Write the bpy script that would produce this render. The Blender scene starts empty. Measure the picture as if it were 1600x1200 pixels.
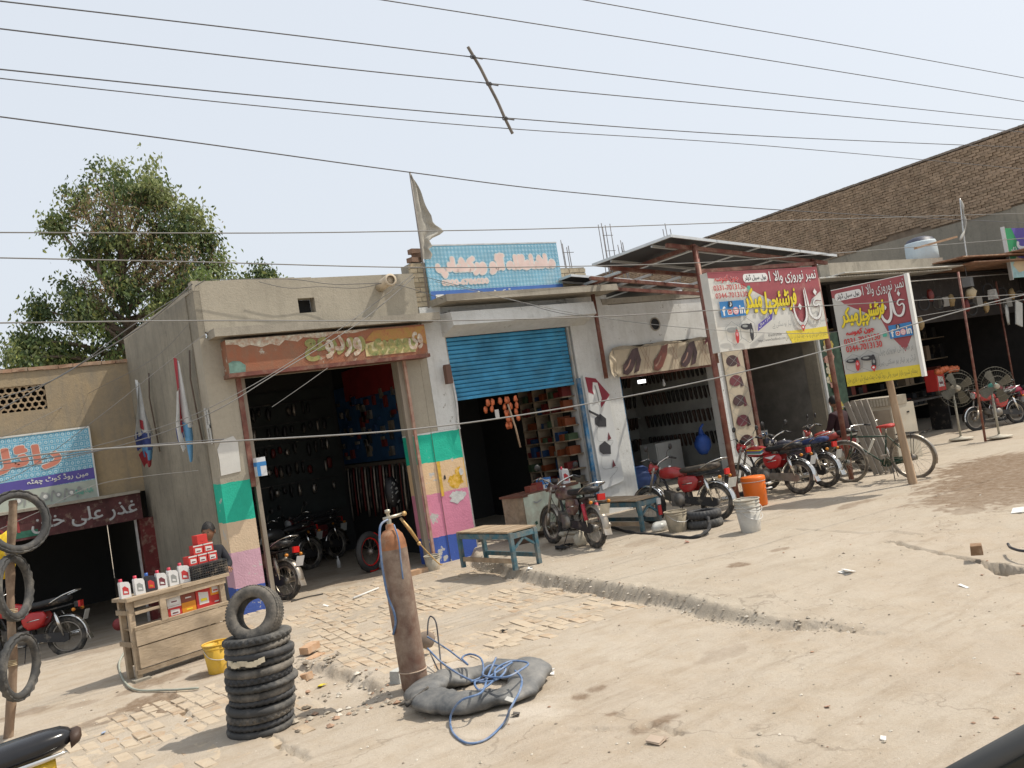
import bpy, bmesh, math, random, unicodedata
from mathutils import Vector, Matrix, noise
random.seed(7)
S = bpy.context.scene
# ------------------------------------------------------------------ camera
CAM_H = 2.12; FPX = 1380.0; ROLL = math.radians(9.05); VH = -55.0; ANG = math.radians(56)
_th = math.atan(-VH / FPX)
_F = Vector((math.cos(ANG), math.sin(ANG), 0)); _R = Vector((math.sin(ANG), -math.cos(ANG), 0)); _U = Vector((0, 0, 1))
FW = _F * math.cos(_th) + _U * math.sin(_th); UP = -_F * math.sin(_th) + _U * math.cos(_th)
CAM = Vector((0, 0, CAM_H))
cam_d = bpy.data.cameras.new('camera'); cam_d.sensor_width = 36; cam_d.lens = FPX / 1600 * 36
cam_d.clip_start = 0.05; cam_d.clip_end = 2000
cam = bpy.data.objects.new('camera', cam_d); S.collection.objects.link(cam); S.camera = cam
_rt = _R * math.cos(ROLL) - UP * math.sin(ROLL); _up = _R * math.sin(ROLL) + UP * math.cos(ROLL)
cam.matrix_world = Matrix(((_rt.x, _up.x, -FW.x, CAM.x), (_rt.y, _up.y, -FW.y, CAM.y), (_rt.z, _up.z, -FW.z, CAM.z), (0, 0, 0, 1)))
# ------------------------------------------------------------------ light
SUN_DIR = Vector((1.0, -0.40, 1.62)).normalized()      # towards the sun
W = bpy.data.worlds.new('World'); S.world = W; W.use_nodes = True
nt = W.node_tree; bg = nt.nodes['Background']
sky = nt.nodes.new('ShaderNodeTexSky'); sky.sky_type = 'NISHITA'; sky.sun_disc = False
sky.sun_elevation = math.asin(SUN_DIR.z); sky.sun_rotation = math.atan2(SUN_DIR.x, SUN_DIR.y)
sky.air_density = 1.0; sky.dust_density = 7.0; sky.ozone_density = 1.2; sky.altitude = 100
hz = nt.nodes.new('ShaderNodeMix'); hz.data_type = 'RGBA'; hz.inputs[0].default_value = 0.72
hz.inputs[7].default_value = (8.1, 8.6, 9.2, 1)     # hazy white veil of a dusty sky
nt.links.new(sky.outputs[0], hz.inputs[6]); nt.links.new(hz.outputs[2], bg.inputs[0])
bg.inputs[1].default_value = 0.118
sd = bpy.data.lights.new('sun', 'SUN'); sd.energy = 4.3; sd.angle = math.radians(0.6); sd.color = (1.0, 0.93, 0.82)
so = bpy.data.objects.new('sun', sd); S.collection.objects.link(so); so.location = (10, -10, 30)
so.rotation_euler = SUN_DIR.to_track_quat('Z', 'Y').to_euler()
S.view_settings.view_transform = 'Standard'; S.view_settings.look = 'None'
S.view_settings.exposure = 0.0; S.view_settings.gamma = 1; S.view_settings.use_curve_mapping = False

# ------------------------------------------------------------------ measuring helpers: a point of the survey photo on a real plane
def ray(px, py):
    dx, dy = px - 800, py - 600
    u = dx * math.cos(ROLL) - dy * math.sin(ROLL); v = -dx * math.sin(ROLL) - dy * math.cos(ROLL)
    return FW * FPX + _R * u + UP * v
def PG(px, py, z=0.0): d = ray(px, py); return CAM + d * ((z - CAM_H) / d.z)
def PY(px, py, y): d = ray(px, py); return CAM + d * (y / d.y)
def PX(px, py, x): d = ray(px, py); return CAM + d * (x / d.x)
def PL(px, py, p0, n): d = ray(px, py); n = Vector(n); return CAM + d * ((Vector(p0) - CAM).dot(n) / d.dot(n))

# ------------------------------------------------------------------ materials
def lin(c):
    if isinstance(c, str):
        c = [int(c[i:i + 2], 16) / 255 for i in (0, 2, 4)]
        return tuple(x / 12.92 if x <= .04045 else ((x + .055) / 1.055) ** 2.4 for x in c)
    return tuple(c)
MATS = {}
def mat(name, col, rough=.7, var=.12, scale=3.0, metal=0.0, bump=.15, bscale=60, dust=0.0, dcol=(.40, .33, .24), emit=0, alpha=1, trans=0, spec=.4, dscale=6, stretch=None, rand=0.0):
    if name in MATS: return MATS[name]
    m = bpy.data.materials.new(name); m.use_nodes = True; MATS[name] = m
    n = m.node_tree; b = n.nodes['Principled BSDF']; L = n.links.new
    c = lin(col)
    tc = n.nodes.new('ShaderNodeTexCoord'); vec = tc.outputs['Object']
    if stretch:
        mp = n.nodes.new('ShaderNodeMapping'); mp.inputs['Scale'].default_value = stretch; L(vec, mp.inputs[0]); vec = mp.outputs[0]
    nz = n.nodes.new('ShaderNodeTexNoise'); nz.inputs['Scale'].default_value = scale; nz.inputs['Detail'].default_value = 5; nz.inputs['Roughness'].default_value = .6
    L(vec, nz.inputs['Vector'])
    mr = n.nodes.new('ShaderNodeMapRange'); mr.inputs[1].default_value = .3; mr.inputs[2].default_value = .7; mr.inputs[3].default_value = 1 - var; mr.inputs[4].default_value = 1 + var
    L(nz.outputs[0], mr.inputs[0])
    hs = n.nodes.new('ShaderNodeHueSaturation'); hs.inputs['Color'].default_value = (*c, 1); L(mr.outputs[0], hs.inputs['Value'])
    out = hs.outputs[0]
    if rand:
        oi = n.nodes.new('ShaderNodeObjectInfo'); r2 = n.nodes.new('ShaderNodeMapRange'); r2.inputs[3].default_value = 1 - rand; r2.inputs[4].default_value = 1 + rand
        L(oi.outputs['Random'], r2.inputs[0]); h2 = n.nodes.new('ShaderNodeHueSaturation'); L(out, h2.inputs['Color']); L(r2.outputs[0], h2.inputs['Value']); out = h2.outputs[0]
    if dust > 0:
        nd = n.nodes.new('ShaderNodeTexNoise'); nd.inputs['Scale'].default_value = dscale; nd.inputs['Detail'].default_value = 8; nd.inputs['Roughness'].default_value = .7
        L(tc.outputs['Object'], nd.inputs['Vector'])
        rr = n.nodes.new('ShaderNodeMapRange'); rr.inputs[1].default_value = .62 - dust * .45; rr.inputs[2].default_value = .75 - dust * .2; rr.inputs[3].default_value = 0; rr.inputs[4].default_value = min(1, .35 + dust)
        L(nd.outputs[0], rr.inputs[0])
        mx = n.nodes.new('ShaderNodeMix'); mx.data_type = 'RGBA'; mx.inputs[7].default_value = (*lin(dcol), 1)
        L(rr.outputs[0], mx.inputs[0]); L(out, mx.inputs[6]); out = mx.outputs[2]
    L(out, b.inputs['Base Color'])
    b.inputs['Roughness'].default_value = rough; b.inputs['Metallic'].default_value = metal
    b.inputs['Specular IOR Level'].default_value = spec
    if trans: b.inputs['Transmission Weight'].default_value = trans
    if alpha < 1: b.inputs['Alpha'].default_value = alpha
    if emit: b.inputs['Emission Color'].default_value = (*c, 1); b.inputs['Emission Strength'].default_value = emit
    if bump:
        nb = n.nodes.new('ShaderNodeTexNoise'); nb.inputs['Scale'].default_value = bscale; nb.inputs['Detail'].default_value = 6
        L(vec, nb.inputs['Vector'])
        bp = n.nodes.new('ShaderNodeBump'); bp.inputs['Strength'].default_value = bump; bp.inputs['Distance'].default_value = .01
        L(nb.outputs[0], bp.inputs['Height']); L(bp.outputs[0], b.inputs['Normal'])
    return m

def wall_mat(name, base, dirt, amt=.5, scale=1.3, streak=True, chips=None, bump=.35, chipamt=.6):
    """plaster / limewash: large blotches, vertical streaks, fine grain and chipped spots that show the render below"""
    m = bpy.data.materials.new(name); m.use_nodes = True; MATS[name] = m
    n = m.node_tree; b = n.nodes['Principled BSDF']; L = n.links.new
    g = n.nodes.new('ShaderNodeNewGeometry')
    def nz(sc, det=6, rough=.6, mp=None):
        t = n.nodes.new('ShaderNodeTexNoise'); t.inputs['Scale'].default_value = sc; t.inputs['Detail'].default_value = det; t.inputs['Roughness'].default_value = rough
        if mp:
            k = n.nodes.new('ShaderNodeMapping'); k.inputs['Scale'].default_value = mp; L(g.outputs['Position'], k.inputs[0]); L(k.outputs[0], t.inputs['Vector'])
        else: L(g.outputs['Position'], t.inputs['Vector'])
        return t.outputs[0]
    def rng(s, a, c_, lo=0, hi=1):
        r = n.nodes.new('ShaderNodeMapRange'); r.inputs[1].default_value = a; r.inputs[2].default_value = c_; r.inputs[3].default_value = lo; r.inputs[4].default_value = hi; L(s, r.inputs[0]); return r.outputs[0]
    def mix(f, a, c_):
        x = n.nodes.new('ShaderNodeMix'); x.data_type = 'RGBA'
        L(f, x.inputs[0])
        for v, s in ((a, x.inputs[6]), (c_, x.inputs[7])):
            if isinstance(v, tuple): s.default_value = (*v, 1)
            else: L(v, s)
        return x.outputs[2]
    base, dirt = lin(base), lin(dirt)
    c = mix(rng(nz(scale, 8, .65), .38, .68, 0, amt), base, dirt)
    if streak: c = mix(rng(nz(2.2, 6, .6, (4, 4, .35)), .5, .75, 0, amt * .8), c, dirt)
    c = mix(rng(nz(14, 5, .7), .45, .8, 0, amt * .5), c, tuple(x * .72 for x in dirt)); c = mix(rng(nz(1.6, 9, .75, (1, 1, .6)), .60, .66, 0, amt * .55), c, tuple(x * .62 for x in dirt))
    if chips: c = mix(rng(nz(5.0, 8, .75), chipamt, chipamt + .02), c, lin(chips))
    L(c, b.inputs['Base Color']); b.inputs['Roughness'].default_value = .9; b.inputs['Specular IOR Level'].default_value = .2
    bp = n.nodes.new('ShaderNodeBump'); bp.inputs['Strength'].default_value = bump; bp.inputs['Distance'].default_value = .02
    L(nz(38, 8, .7), bp.inputs['Height']); L(bp.outputs[0], b.inputs['Normal'])
    return m

def band_mat(name, stops, wob=.05, chips=(.50, .49, .46)):
    """painted colour bands by height (metres) with wobbly brushed borders and flaked spots"""
    m = bpy.data.materials.new(name); m.use_nodes = True; MATS[name] = m
    n = m.node_tree; b = n.nodes['Principled BSDF']; L = n.links.new
    g = n.nodes.new('ShaderNodeNewGeometry'); sp = n.nodes.new('ShaderNodeSeparateXYZ'); L(g.outputs['Position'], sp.inputs[0])
    t = n.nodes.new('ShaderNodeTexNoise'); t.inputs['Scale'].default_value = 7; t.inputs['Detail'].default_value = 4; L(g.outputs['Position'], t.inputs['Vector'])
    ma = n.nodes.new('ShaderNodeMath'); ma.operation = 'MULTIPLY_ADD'; ma.inputs[1].default_value = wob; L(t.outputs[0], ma.inputs[0]); L(sp.outputs[2], ma.inputs[2])
    dv = n.nodes.new('ShaderNodeMath'); dv.operation = 'MULTIPLY'; dv.inputs[1].default_value = .2; L(ma.outputs[0], dv.inputs[0])
    cr = n.nodes.new('ShaderNodeValToRGB'); cr.color_ramp.interpolation = 'CONSTANT'; L(dv.outputs[0], cr.inputs[0])
    e = cr.color_ramp.elements
    for i, (z, c) in enumerate(stops):
        p = (z + wob / 2) / 5
        el = e[i] if i < 2 else e.new(p)
        el.position = max(0, p); el.color = (*lin(c), 1)
    t2 = n.nodes.new('ShaderNodeTexNoise'); t2.inputs['Scale'].default_value = 3; t2.inputs['Detail'].default_value = 9; t2.inputs['Roughness'].default_value = .7; L(g.outputs['Position'], t2.inputs['Vector'])
    r = n.nodes.new('ShaderNodeMapRange'); r.inputs[1].default_value = .62; r.inputs[2].default_value = .635; L(t2.outputs[0], r.inputs[0])
    r3 = n.nodes.new('ShaderNodeMapRange'); r3.inputs[1].default_value = .3; r3.inputs[2].default_value = .7; r3.inputs[3].default_value = .84; r3.inputs[4].default_value = 1.08; L(t2.outputs[0], r3.inputs[0])
    hs = n.nodes.new('ShaderNodeHueSaturation'); L(cr.outputs[0], hs.inputs['Color']); L(r3.outputs[0], hs.inputs['Value'])
    mx = n.nodes.new('ShaderNodeMix'); mx.data_type = 'RGBA'; mx.inputs[7].default_value = (*chips, 1); L(r.outputs[0], mx.inputs[0]); L(hs.outputs[0], mx.inputs[6])
    L(mx.outputs[2], b.inputs['Base Color']); b.inputs['Roughness'].default_value = .8
    bp = n.nodes.new('ShaderNodeBump'); bp.inputs['Strength'].default_value = .3; bp.inputs['Distance'].default_value = .02; t3 = n.nodes.new('ShaderNodeTexNoise'); t3.inputs['Scale'].default_value = 40; t3.inputs['Detail'].default_value = 6
    L(g.outputs['Position'], t3.inputs['Vector']); L(t3.outputs[0], bp.inputs['Height']); L(bp.outputs[0], b.inputs['Normal'])
    return m

# ------------------------------------------------------------------ mesh builder
def basis(z, x=None):
    z = Vector(z).normalized()
    if x is None: x = Vector((1, 0, 0)) if abs(z.x) < .9 else Vector((0, 1, 0))
    x = Vector(x); x = (x - z * x.dot(z)).normalized(); y = z.cross(x)
    return x, y, z
class MB:
    def __init__(s): s.v = []; s.f = []; s.m = []; s.s = []
    def _a(s, vs, fs, m=0, sm=False):
        o = len(s.v); s.v.extend(tuple(p) for p in vs)
        for f in fs: s.f.append(tuple(i + o for i in f)); s.m.append(m); s.s.append(sm)
        return s
    def box(s, x0, y0, z0, x1, y1, z1, m=0, j=0):
        vs = [(x, y, z) for z in (z0, z1) for y in (y0, y1) for x in (x0, x1)]
        if j: vs = [tuple(c + random.uniform(-j, j) for c in p) for p in vs]
        return s._a(vs, [(0, 2, 3, 1), (4, 5, 7, 6), (0, 1, 5, 4), (2, 6, 7, 3), (0, 4, 6, 2), (1, 3, 7, 5)], m)
    def obox(s, c, sz, R=None, m=0, taper=1.0):
        """box of size sz centred at c; R = (x,y,z) axes or euler tuple"""
        if R is None: ax = (Vector((1, 0, 0)), Vector((0, 1, 0)), Vector((0, 0, 1)))
        elif isinstance(R, (int, float)): ax = (Vector((math.cos(R), math.sin(R), 0)), Vector((-math.sin(R), math.cos(R), 0)), Vector((0, 0, 1)))
        else: ax = R
        vs = []
        for k in (-.5, .5):
            t = 1 if k < 0 else taper
            for j in (-.5, .5):
                for i in (-.5, .5): vs.append(Vector(c) + ax[0] * i * sz[0] * t + ax[1] * j * sz[1] * t + ax[2] * k * sz[2])
        return s._a(vs, [(0, 2, 3, 1), (4, 5, 7, 6), (0, 1, 5, 4), (2, 6, 7, 3), (0, 4, 6, 2), (1, 3, 7, 5)], m)
    def bar(s, p0, p1, w, h=None, m=0, up=(0, 0, 1)):
        p0, p1 = Vector(p0), Vector(p1); d = p1 - p0; x, y, z = basis(d, up)
        return s.obox((p0 + p1) / 2, (h or w, w, d.length), (x, y, z), m)
    def tube(s, pts, r, n=8, m=0, closed=False, cap=True, sm=True):
        pts = [Vector(p) for p in pts]; k = len(pts)
        rs = r if isinstance(r, (list, tuple)) else [r] * k
        vs = []; prev = None
        for i, p in enumerate(pts):
            if closed: d = pts[(i + 1) % k] - pts[i - 1]
            else: d = pts[min(i + 1, k - 1)] - pts[max(i - 1, 0)]
            if d.length < 1e-7: d = Vector((0, 0, 1))
            x, y, z = basis(d, prev if prev is not None and abs(prev.dot(d.normalized())) < .98 else None); prev = x
            for a in range(n):
                t = 2 * math.pi * a / n; vs.append(p + (x * math.cos(t) + y * math.sin(t)) * rs[i])
        fs = []
        for i in range(k if closed else k - 1):
            for a in range(n):
                b = (a + 1) % n; i2 = (i + 1) % k
                fs.append((i * n + a, i * n + b, i2 * n + b, i2 * n + a))
        if not closed and cap: fs.append(tuple(range(n - 1, -1, -1))); fs.append(tuple((k - 1) * n + a for a in range(n)))
        return s._a(vs, fs, m, sm)
    def lathe(s, prof, c=(0, 0, 0), axis=(0, 0, 1), n=20, m=0, sm=True, a0=0, a1=2 * math.pi, sx=1, sy=1, xd=None):
        x, y, z = basis(axis, xd); c = Vector(c); full = abs(a1 - a0 - 2 * math.pi) < 1e-6; vs = []; k = n if full else n + 1
        for (r, h) in prof:
            for a in range(k):
                t = a0 + (a1 - a0) * a / n; vs.append(c + x * r * sx * math.cos(t) + y * r * sy * math.sin(t) + z * h)
        fs = []
        for i in range(len(prof) - 1):
            for a in range(n):
                b = (a + 1) % k; fs.append((i * k + a, i * k + b, (i + 1) * k + b, (i + 1) * k + a))
        return s._a(vs, fs, m, sm)
    def torus(s, c, axis, R, r, n=28, k=8, m=0, flat=1.0, a0=0, a1=2 * math.pi, bumpy=0):
        x, y, z = basis(axis); c = Vector(c); full = abs(a1 - a0 - 2 * math.pi) < 1e-6; nn = n if full else n + 1; vs = []
        for i in range(nn):
            t = a0 + (a1 - a0) * i / n; d = x * math.cos(t) + y * math.sin(t)
            for j in range(k):
                q = 2 * math.pi * j / k; rr = r * (1 + (bumpy if (i + j) % 2 else 0))
                vs.append(c + d * (R + rr * math.cos(q)) + z * rr * flat * math.sin(q))
        fs = [(i * k + j, ((i + 1) % nn) * k + j, ((i + 1) % nn) * k + (j + 1) % k, i * k + (j + 1) % k) for i in range(n) for j in range(k)]
        return s._a(vs, fs, m, True)
    def ell(s, c, r, R=None, n=12, k=8, m=0, jit=0):
        ax = R or (Vector((1, 0, 0)), Vector((0, 1, 0)), Vector((0, 0, 1))); c = Vector(c)
        if isinstance(r, (int, float)): r = (r, r, r)
        vs = [c + ax[2] * r[2]]
        for i in range(1, k):
            p = math.pi * i / k
            for a in range(n):
                t = 2 * math.pi * a / n; q = 1 + (random.uniform(-jit, jit) if jit else 0)
                vs.append(c + (ax[0] * r[0] * math.sin(p) * math.cos(t) + ax[1] * r[1] * math.sin(p) * math.sin(t) + ax[2] * r[2] * math.cos(p)) * q)
        vs.append(c - ax[2] * r[2]); fs = [(0, 1 + a, 1 + (a + 1) % n) for a in range(n)]
        for i in range(k - 2):
            for a in range(n): b = (a + 1) % n; fs.append((1 + i * n + a, 1 + (i + 1) * n + a, 1 + (i + 1) * n + b, 1 + i * n + b))
        o = 1 + (k - 2) * n; fs += [(o + a, len(vs) - 1, o + (a + 1) % n) for a in range(n)]
        return s._a(vs, fs, m, True)
    def prism(s, poly, fn, d, m=0):
        """poly: 2-D outline, fn(u,v,w) -> 3-D; extruded from w=0 to w=d"""
        k = len(poly); vs = [fn(u, v, 0) for u, v in poly] + [fn(u, v, d) for u, v in poly]
        return s._a(vs, [tuple(range(k - 1, -1, -1)), tuple(range(k, 2 * k))] + [(i, (i + 1) % k, k + (i + 1) % k, k + i) for i in range(k)], m)
    def quad(s, a, b, c, d, m=0): return s._a([a, b, c, d], [(0, 1, 2, 3)], m)
    def add(s, o, M=None, dm=0):
        vs = [M @ Vector(p) for p in o.v] if M else o.v
        k = len(s.v); s.v.extend(tuple(p) for p in vs)
        for f, m, q in zip(o.f, o.m, o.s): s.f.append(tuple(i + k for i in f)); s.m.append(m + dm); s.s.append(q)
        return s
def mesh(name, mb, mats, inv=None):
    me = bpy.data.meshes.new(name); vs = [tuple(inv @ Vector(p)) for p in mb.v] if inv else mb.v
    me.from_pydata(vs, [], mb.f)
    if not isinstance(mats, (list, tuple)): mats = [mats]
    for m in mats: me.materials.append(m)
    me.polygons.foreach_set('material_index', mb.m); me.polygons.foreach_set('use_smooth', mb.s); me.update()
    return me
COL = S.collection
def props(o, label=None, cat=None, group=None, kind=None):
    if label: o['label'] = label
    if cat: o['category'] = cat
    if group: o['group'] = group
    if kind: o['kind'] = kind
    return o
def thing(name, label, cat, loc=(0, 0, 0), rz=0.0, group=None, tilt=None):
    o = bpy.data.objects.new(name, None); o.empty_display_size = .2; COL.objects.link(o)
    M = Matrix.Translation(Vector(loc)) @ Matrix.Rotation(rz, 4, 'Z')
    if tilt: M = M @ Matrix.Rotation(tilt[0], 4, tilt[1])
    o.matrix_world = M; o['_'] = 1; del o['_']
    WM[o.name] = M
    return props(o, label, cat, group)
WM = {}
def part(name, mb, mats, parent, local=False, label=None, kind=None):
    """one mesh object, child of parent; mb in world coordinates unless local (coordinates of the thing)"""
    M = WM.get(parent.name, Matrix.Identity(4))
    me = mesh(name, mb, mats, None if local else M.inverted())
    o = bpy.data.objects.new(name, me); COL.objects.link(o); o.parent = parent; WM[o.name] = M
    return props(o, label, None, None, kind)
def child(name, me, parent, M):
    """share a mesh datablock as another part placed by local matrix M"""
    o = bpy.data.objects.new(name, me); COL.objects.link(o); o.parent = parent; o.matrix_local = M; return o
def solo(name, mb, mats, label=None, cat=None, group=None, kind=None, loc=None):
    if loc is None and mb.v and not kind:
        loc = (sum(p[0] for p in mb.v) / len(mb.v), sum(p[1] for p in mb.v) / len(mb.v), min(p[2] for p in mb.v))
    loc = Vector(loc or (0, 0, 0)); me = mesh(name, mb, mats, Matrix.Translation(-loc)); o = bpy.data.objects.new(name, me); o.location = loc; COL.objects.link(o)
    WM[o.name] = Matrix.Translation(loc)
    return props(o, label, cat, group, kind)
def copy_tree(o, parent=None, depth=0):
    c = o.copy(); COL.objects.link(c)
    if parent: c.parent = parent; c.matrix_parent_inverse = o.matrix_parent_inverse.copy(); c.matrix_local = o.matrix_local.copy()
    for ch in KIDS.get(o.name, []): copy_tree(ch, c)
    return c
KIDS = {}
def index_kids(root, all_objs):
    for x in all_objs:
        if x.parent: KIDS.setdefault(x.parent.name, []).append(x)

# ------------------------------------------------------------------ lettering
_F4 = {}
for _c in list(range(0xFB50, 0xFE00)) + list(range(0xFE70, 0xFEFD)):
    _d = unicodedata.decomposition(chr(_c)).split()
    if len(_d) == 2 and _d[0] in ('<isolated>', '<initial>', '<medial>', '<final>'):
        _F4.setdefault(chr(int(_d[1], 16)), {})[_d[0][1:-1]] = chr(_c)
    elif len(_d) == 3 and int(_d[1], 16) == 0x644 and _d[0] in ('<isolated>', '<final>'):
        _F4.setdefault('L' + chr(int(_d[2], 16)), {})[_d[0][1:-1]] = chr(_c)
def shape(s):
    """join the letters of an Urdu string and put them in visual order; digits and Latin runs keep theirs"""
    out = []; i = 0; t = []
    while i < len(s):
        if s[i] == '\u0644' and i + 1 < len(s) and ('L' + s[i + 1]) in _F4: t.append('L' + s[i + 1]); i += 2
        else: t.append(s[i]); i += 1
    for i, c in enumerate(t):
        f = _F4.get(c)
        if not f: out.append(c); continue
        pj = i > 0 and 'initial' in _F4.get(t[i - 1], {}); nj = i + 1 < len(t) and t[i + 1] in _F4 and 'initial' in f and ('final' in _F4[t[i + 1]])
        pj = pj and 'final' in f
        k = 'medial' if pj and nj and 'medial' in f else 'final' if pj else 'initial' if nj else 'isolated'
        out.append(f.get(k, c[-1]))
    out.reverse(); r = []; run = []
    for c in out:
        if c.isascii() and c not in ' ': run.append(c)
        else: r += run[::-1]; run = []; r.append(c)
    return ''.join(r + run[::-1])
_TC = {}
def text_polys(s, bold=0.0, urdu=False, font=None):
    key = (s, bold)
    if key in _TC: return _TC[key]
    cu = bpy.data.curves.new('lettering', 'FONT'); cu.body = shape(s) if urdu else s; cu.size = 1; cu.offset = bold; cu.resolution_u = 3
    o = bpy.data.objects.new('lettering', cu); COL.objects.link(o); bpy.context.view_layer.update()
    me = bpy.data.meshes.new_from_object(o.evaluated_get(bpy.context.evaluated_depsgraph_get()))
    vs = [(v.co.x, v.co.y) for v in me.vertices]; fs = [tuple(p.vertices) for p in me.polygons]
    bpy.data.objects.remove(o); bpy.data.curves.remove(cu); bpy.data.meshes.remove(me)
    x0 = min(p[0] for p in vs); x1 = max(p[0] for p in vs); y0 = min(p[1] for p in vs); y1 = max(p[1] for p in vs)
    _TC[key] = (vs, fs, x0, y0, x1, y1); return _TC[key]
class Board:
    """flat print on a board: O = bottom-left corner, U/V unit axes, N normal towards the reader; w, h metres. Coordinates of marks are 0..1"""
    def __init__(s, O, U, V, w, h): s.O = Vector(O); s.U = Vector(U).normalized(); s.V = Vector(V).normalized(); s.N = s.U.cross(s.V).normalized(); s.w = w; s.h = h; s.k = 0; s.mb = MB(); s.mats = []
    def mi(s, m):
        if m not in s.mats: s.mats.append(m)
        return s.mats.index(m)
    def P(s, u, v, off): return s.O + s.U * (u * s.w) + s.V * (v * s.h) + s.N * off
    def poly(s, pts, m):
        s.k += 1; o = .0012 * s.k; s.mb._a([s.P(u, v, o) for u, v in pts], [tuple(range(len(pts)))], s.mi(m)); return s
    def rect(s, u0, v0, u1, v1, m): return s.poly([(u0, v0), (u1, v0), (u1, v1), (u0, v1)], m)
    def oval(s, cu, cv, ru, rv, m, n=24, rot=0):
        pts = []
        for i in range(n):
            t = 2 * math.pi * i / n; a, b = ru * s.w * math.cos(t), rv * s.h * math.sin(t)
            pts.append((cu + (a * math.cos(rot) - b * math.sin(rot)) / s.w, cv + (a * math.sin(rot) + b * math.cos(rot)) / s.h))
        return s.poly(pts, m)
    def rrect(s, u0, v0, u1, v1, r, m):
        ru, rv = r / s.w, r / s.h; pts = []
        for cx, cy, a in ((u1 - ru, v0 + rv, -90), (u1 - ru, v1 - rv, 0), (u0 + ru, v1 - rv, 90), (u0 + ru, v0 + rv, 180)):
            for k in range(6): t = math.radians(a + 18 * k); pts.append((cx + ru * math.cos(t), cy + rv * math.sin(t)))
        return s.poly(pts, m)
    def ribbon(s, pts, wid, m, close=False):
        """brush stroke; wid metres (one or per point)"""
        s.k += 1; o = .0012 * s.k; q = [(u * s.w, v * s.h) for u, v in pts]; q = smooth2(q, close); n = len(q)
        ws = wid if isinstance(wid, (list, tuple)) else [wid] * len(pts); L = []
        for i in range(n):
            a = q[max(i - 1, 0)]; b = q[min(i + 1, n - 1)]; dx, dy = b[0] - a[0], b[1] - a[1]; l = math.hypot(dx, dy) or 1
            t = i / (n - 1) * (len(ws) - 1); k = min(int(t), len(ws) - 2); wv = ws[k] + (ws[k + 1] - ws[k]) * (t - k) if len(ws) > 1 else ws[0]
            nx, ny = -dy / l * wv / 2, dx / l * wv / 2; L.append((q[i][0] + nx, q[i][1] + ny)); L.append((q[i][0] - nx, q[i][1] - ny))
        s.mb._a([s.O + s.U * x + s.V * y + s.N * o for x, y in L], [(2 * i, 2 * i + 1, 2 * i + 3, 2 * i + 2) for i in range(n - 1)], s.mi(m)); return s
    def text(s, t, u0, v0, u1, v1, m, urdu=False, bold=0.0, outline=None, shear=0, rot=0, ow=.02):
        if outline is not None: s.text(t, u0, v0, u1, v1, outline, urdu, bold + ow, None, shear, rot)
        vs, fs, x0, y0, x1, y1 = text_polys(t, 0.0, urdu); fat = bold
        s.k += 1; o = .0012 * s.k; W_, H_ = (u1 - u0) * s.w, (v1 - v0) * s.h; cr, sr = math.cos(rot), math.sin(rot); pts = []
        nk = 0 if fat < .004 else 6 if fat < .04 else 12
        for q in range(nk + 1):
            ox = oy = 0.0
            if q: ox, oy = fat * math.cos(q * 6.2832 / nk) * H_ / (y1 - y0), fat * math.sin(q * 6.2832 / nk) * H_ / (y1 - y0)
            pts = []
            for x, y in vs:
                a = (x - x0) / (x1 - x0) * W_ + ox; b = (y - y0) / (y1 - y0) * H_ + oy; a += shear * b
                pts.append(s.O + s.U * (u0 * s.w + a * cr - b * sr) + s.V * (v0 * s.h + a * sr + b * cr) + s.N * (o + .00006 * q))
            s.mb._a(pts, fs, s.mi(m))
        return s
    def done(s, parent, name='printed_face'): return part(name, s.mb, s.mats, parent)
def smooth2(q, close=False, n=6):
    if len(q) < 3: return q
    out = []; k = len(q)
    for i in range(k - 1):
        p0, p1, p2, p3 = q[max(i - 1, 0)], q[i], q[i + 1], q[min(i + 2, k - 1)]
        for j in range(n):
            t = j / n; out.append(tuple(.5 * ((2 * p1[d]) + (-p0[d] + p2[d]) * t + (2 * p0[d] - 5 * p1[d] + 4 * p2[d] - p3[d]) * t * t + (-p0[d] + 3 * p1[d] - 3 * p2[d] + p3[d]) * t ** 3) for d in range(len(p1))))
    out.append(tuple(q[-1])); return out
def curve3(pts, n=6): return [Vector(p) for p in smooth2([tuple(p) for p in pts], n=n)]
def fbm(x, y, z=0.0, o=4):
    return noise.fractal(Vector((x, y, z)), 1.0, 2.0, o)
# ================================================================== GROUND
def sstep(a, b, t): t = max(0, min(1, (t - a) / (b - a))); return t * t * (3 - 2 * t)
def lerp_pts(pts, y):
    for (y0, x0), (y1, x1) in zip(pts, pts[1:]):
        if y0 <= y <= y1: return x0 + (x1 - x0) * (y - y0) / (y1 - y0)
    return pts[0][1] if y < pts[0][0] else pts[-1][1]
EDGE = [(4.4, 6.15), (5.5, 5.84), (7.3, 6.12), (10.25, 6.42), (12.06, 6.86), (12.9, 7.35)]
def edge_x(y): return lerp_pts(EDGE, y) + .05 * fbm(y * 1.7, 3.1) + .02 * fbm(y * 7, 9)
CRACKS = [([(1385, 858), (1400, 857), (1440, 866), (1500, 873), (1540, 881), (1562, 888)], .035, .06), ([(1555, 884), (1570, 892), (1592, 889)], .10, .30),
          ([(1175, 982), (1230, 975), (1300, 975), (1345, 985), (1380, 984)], .03, .03), ([(1005, 1127), (1035, 1128), (1055, 1140)], .03, .035),
          ([(880, 1133), (930, 1131), (985, 1129)], .03, .03), ([(1145, 1163), (1175, 1172), (1190, 1185), (1220, 1187)], .03, .035), ([(1140, 1031), (1165, 1028), (1188, 1020)], .015, .012),
          ([(1240, 838), (1350, 845), (1395, 842), (1440, 845)], .04, .02), ([(260, 1080), (285, 1105), (300, 1118)], .03, .04), ([(420, 1143), (440, 1160), (470, 1172), (475, 1185)], .03, .05)]
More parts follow.
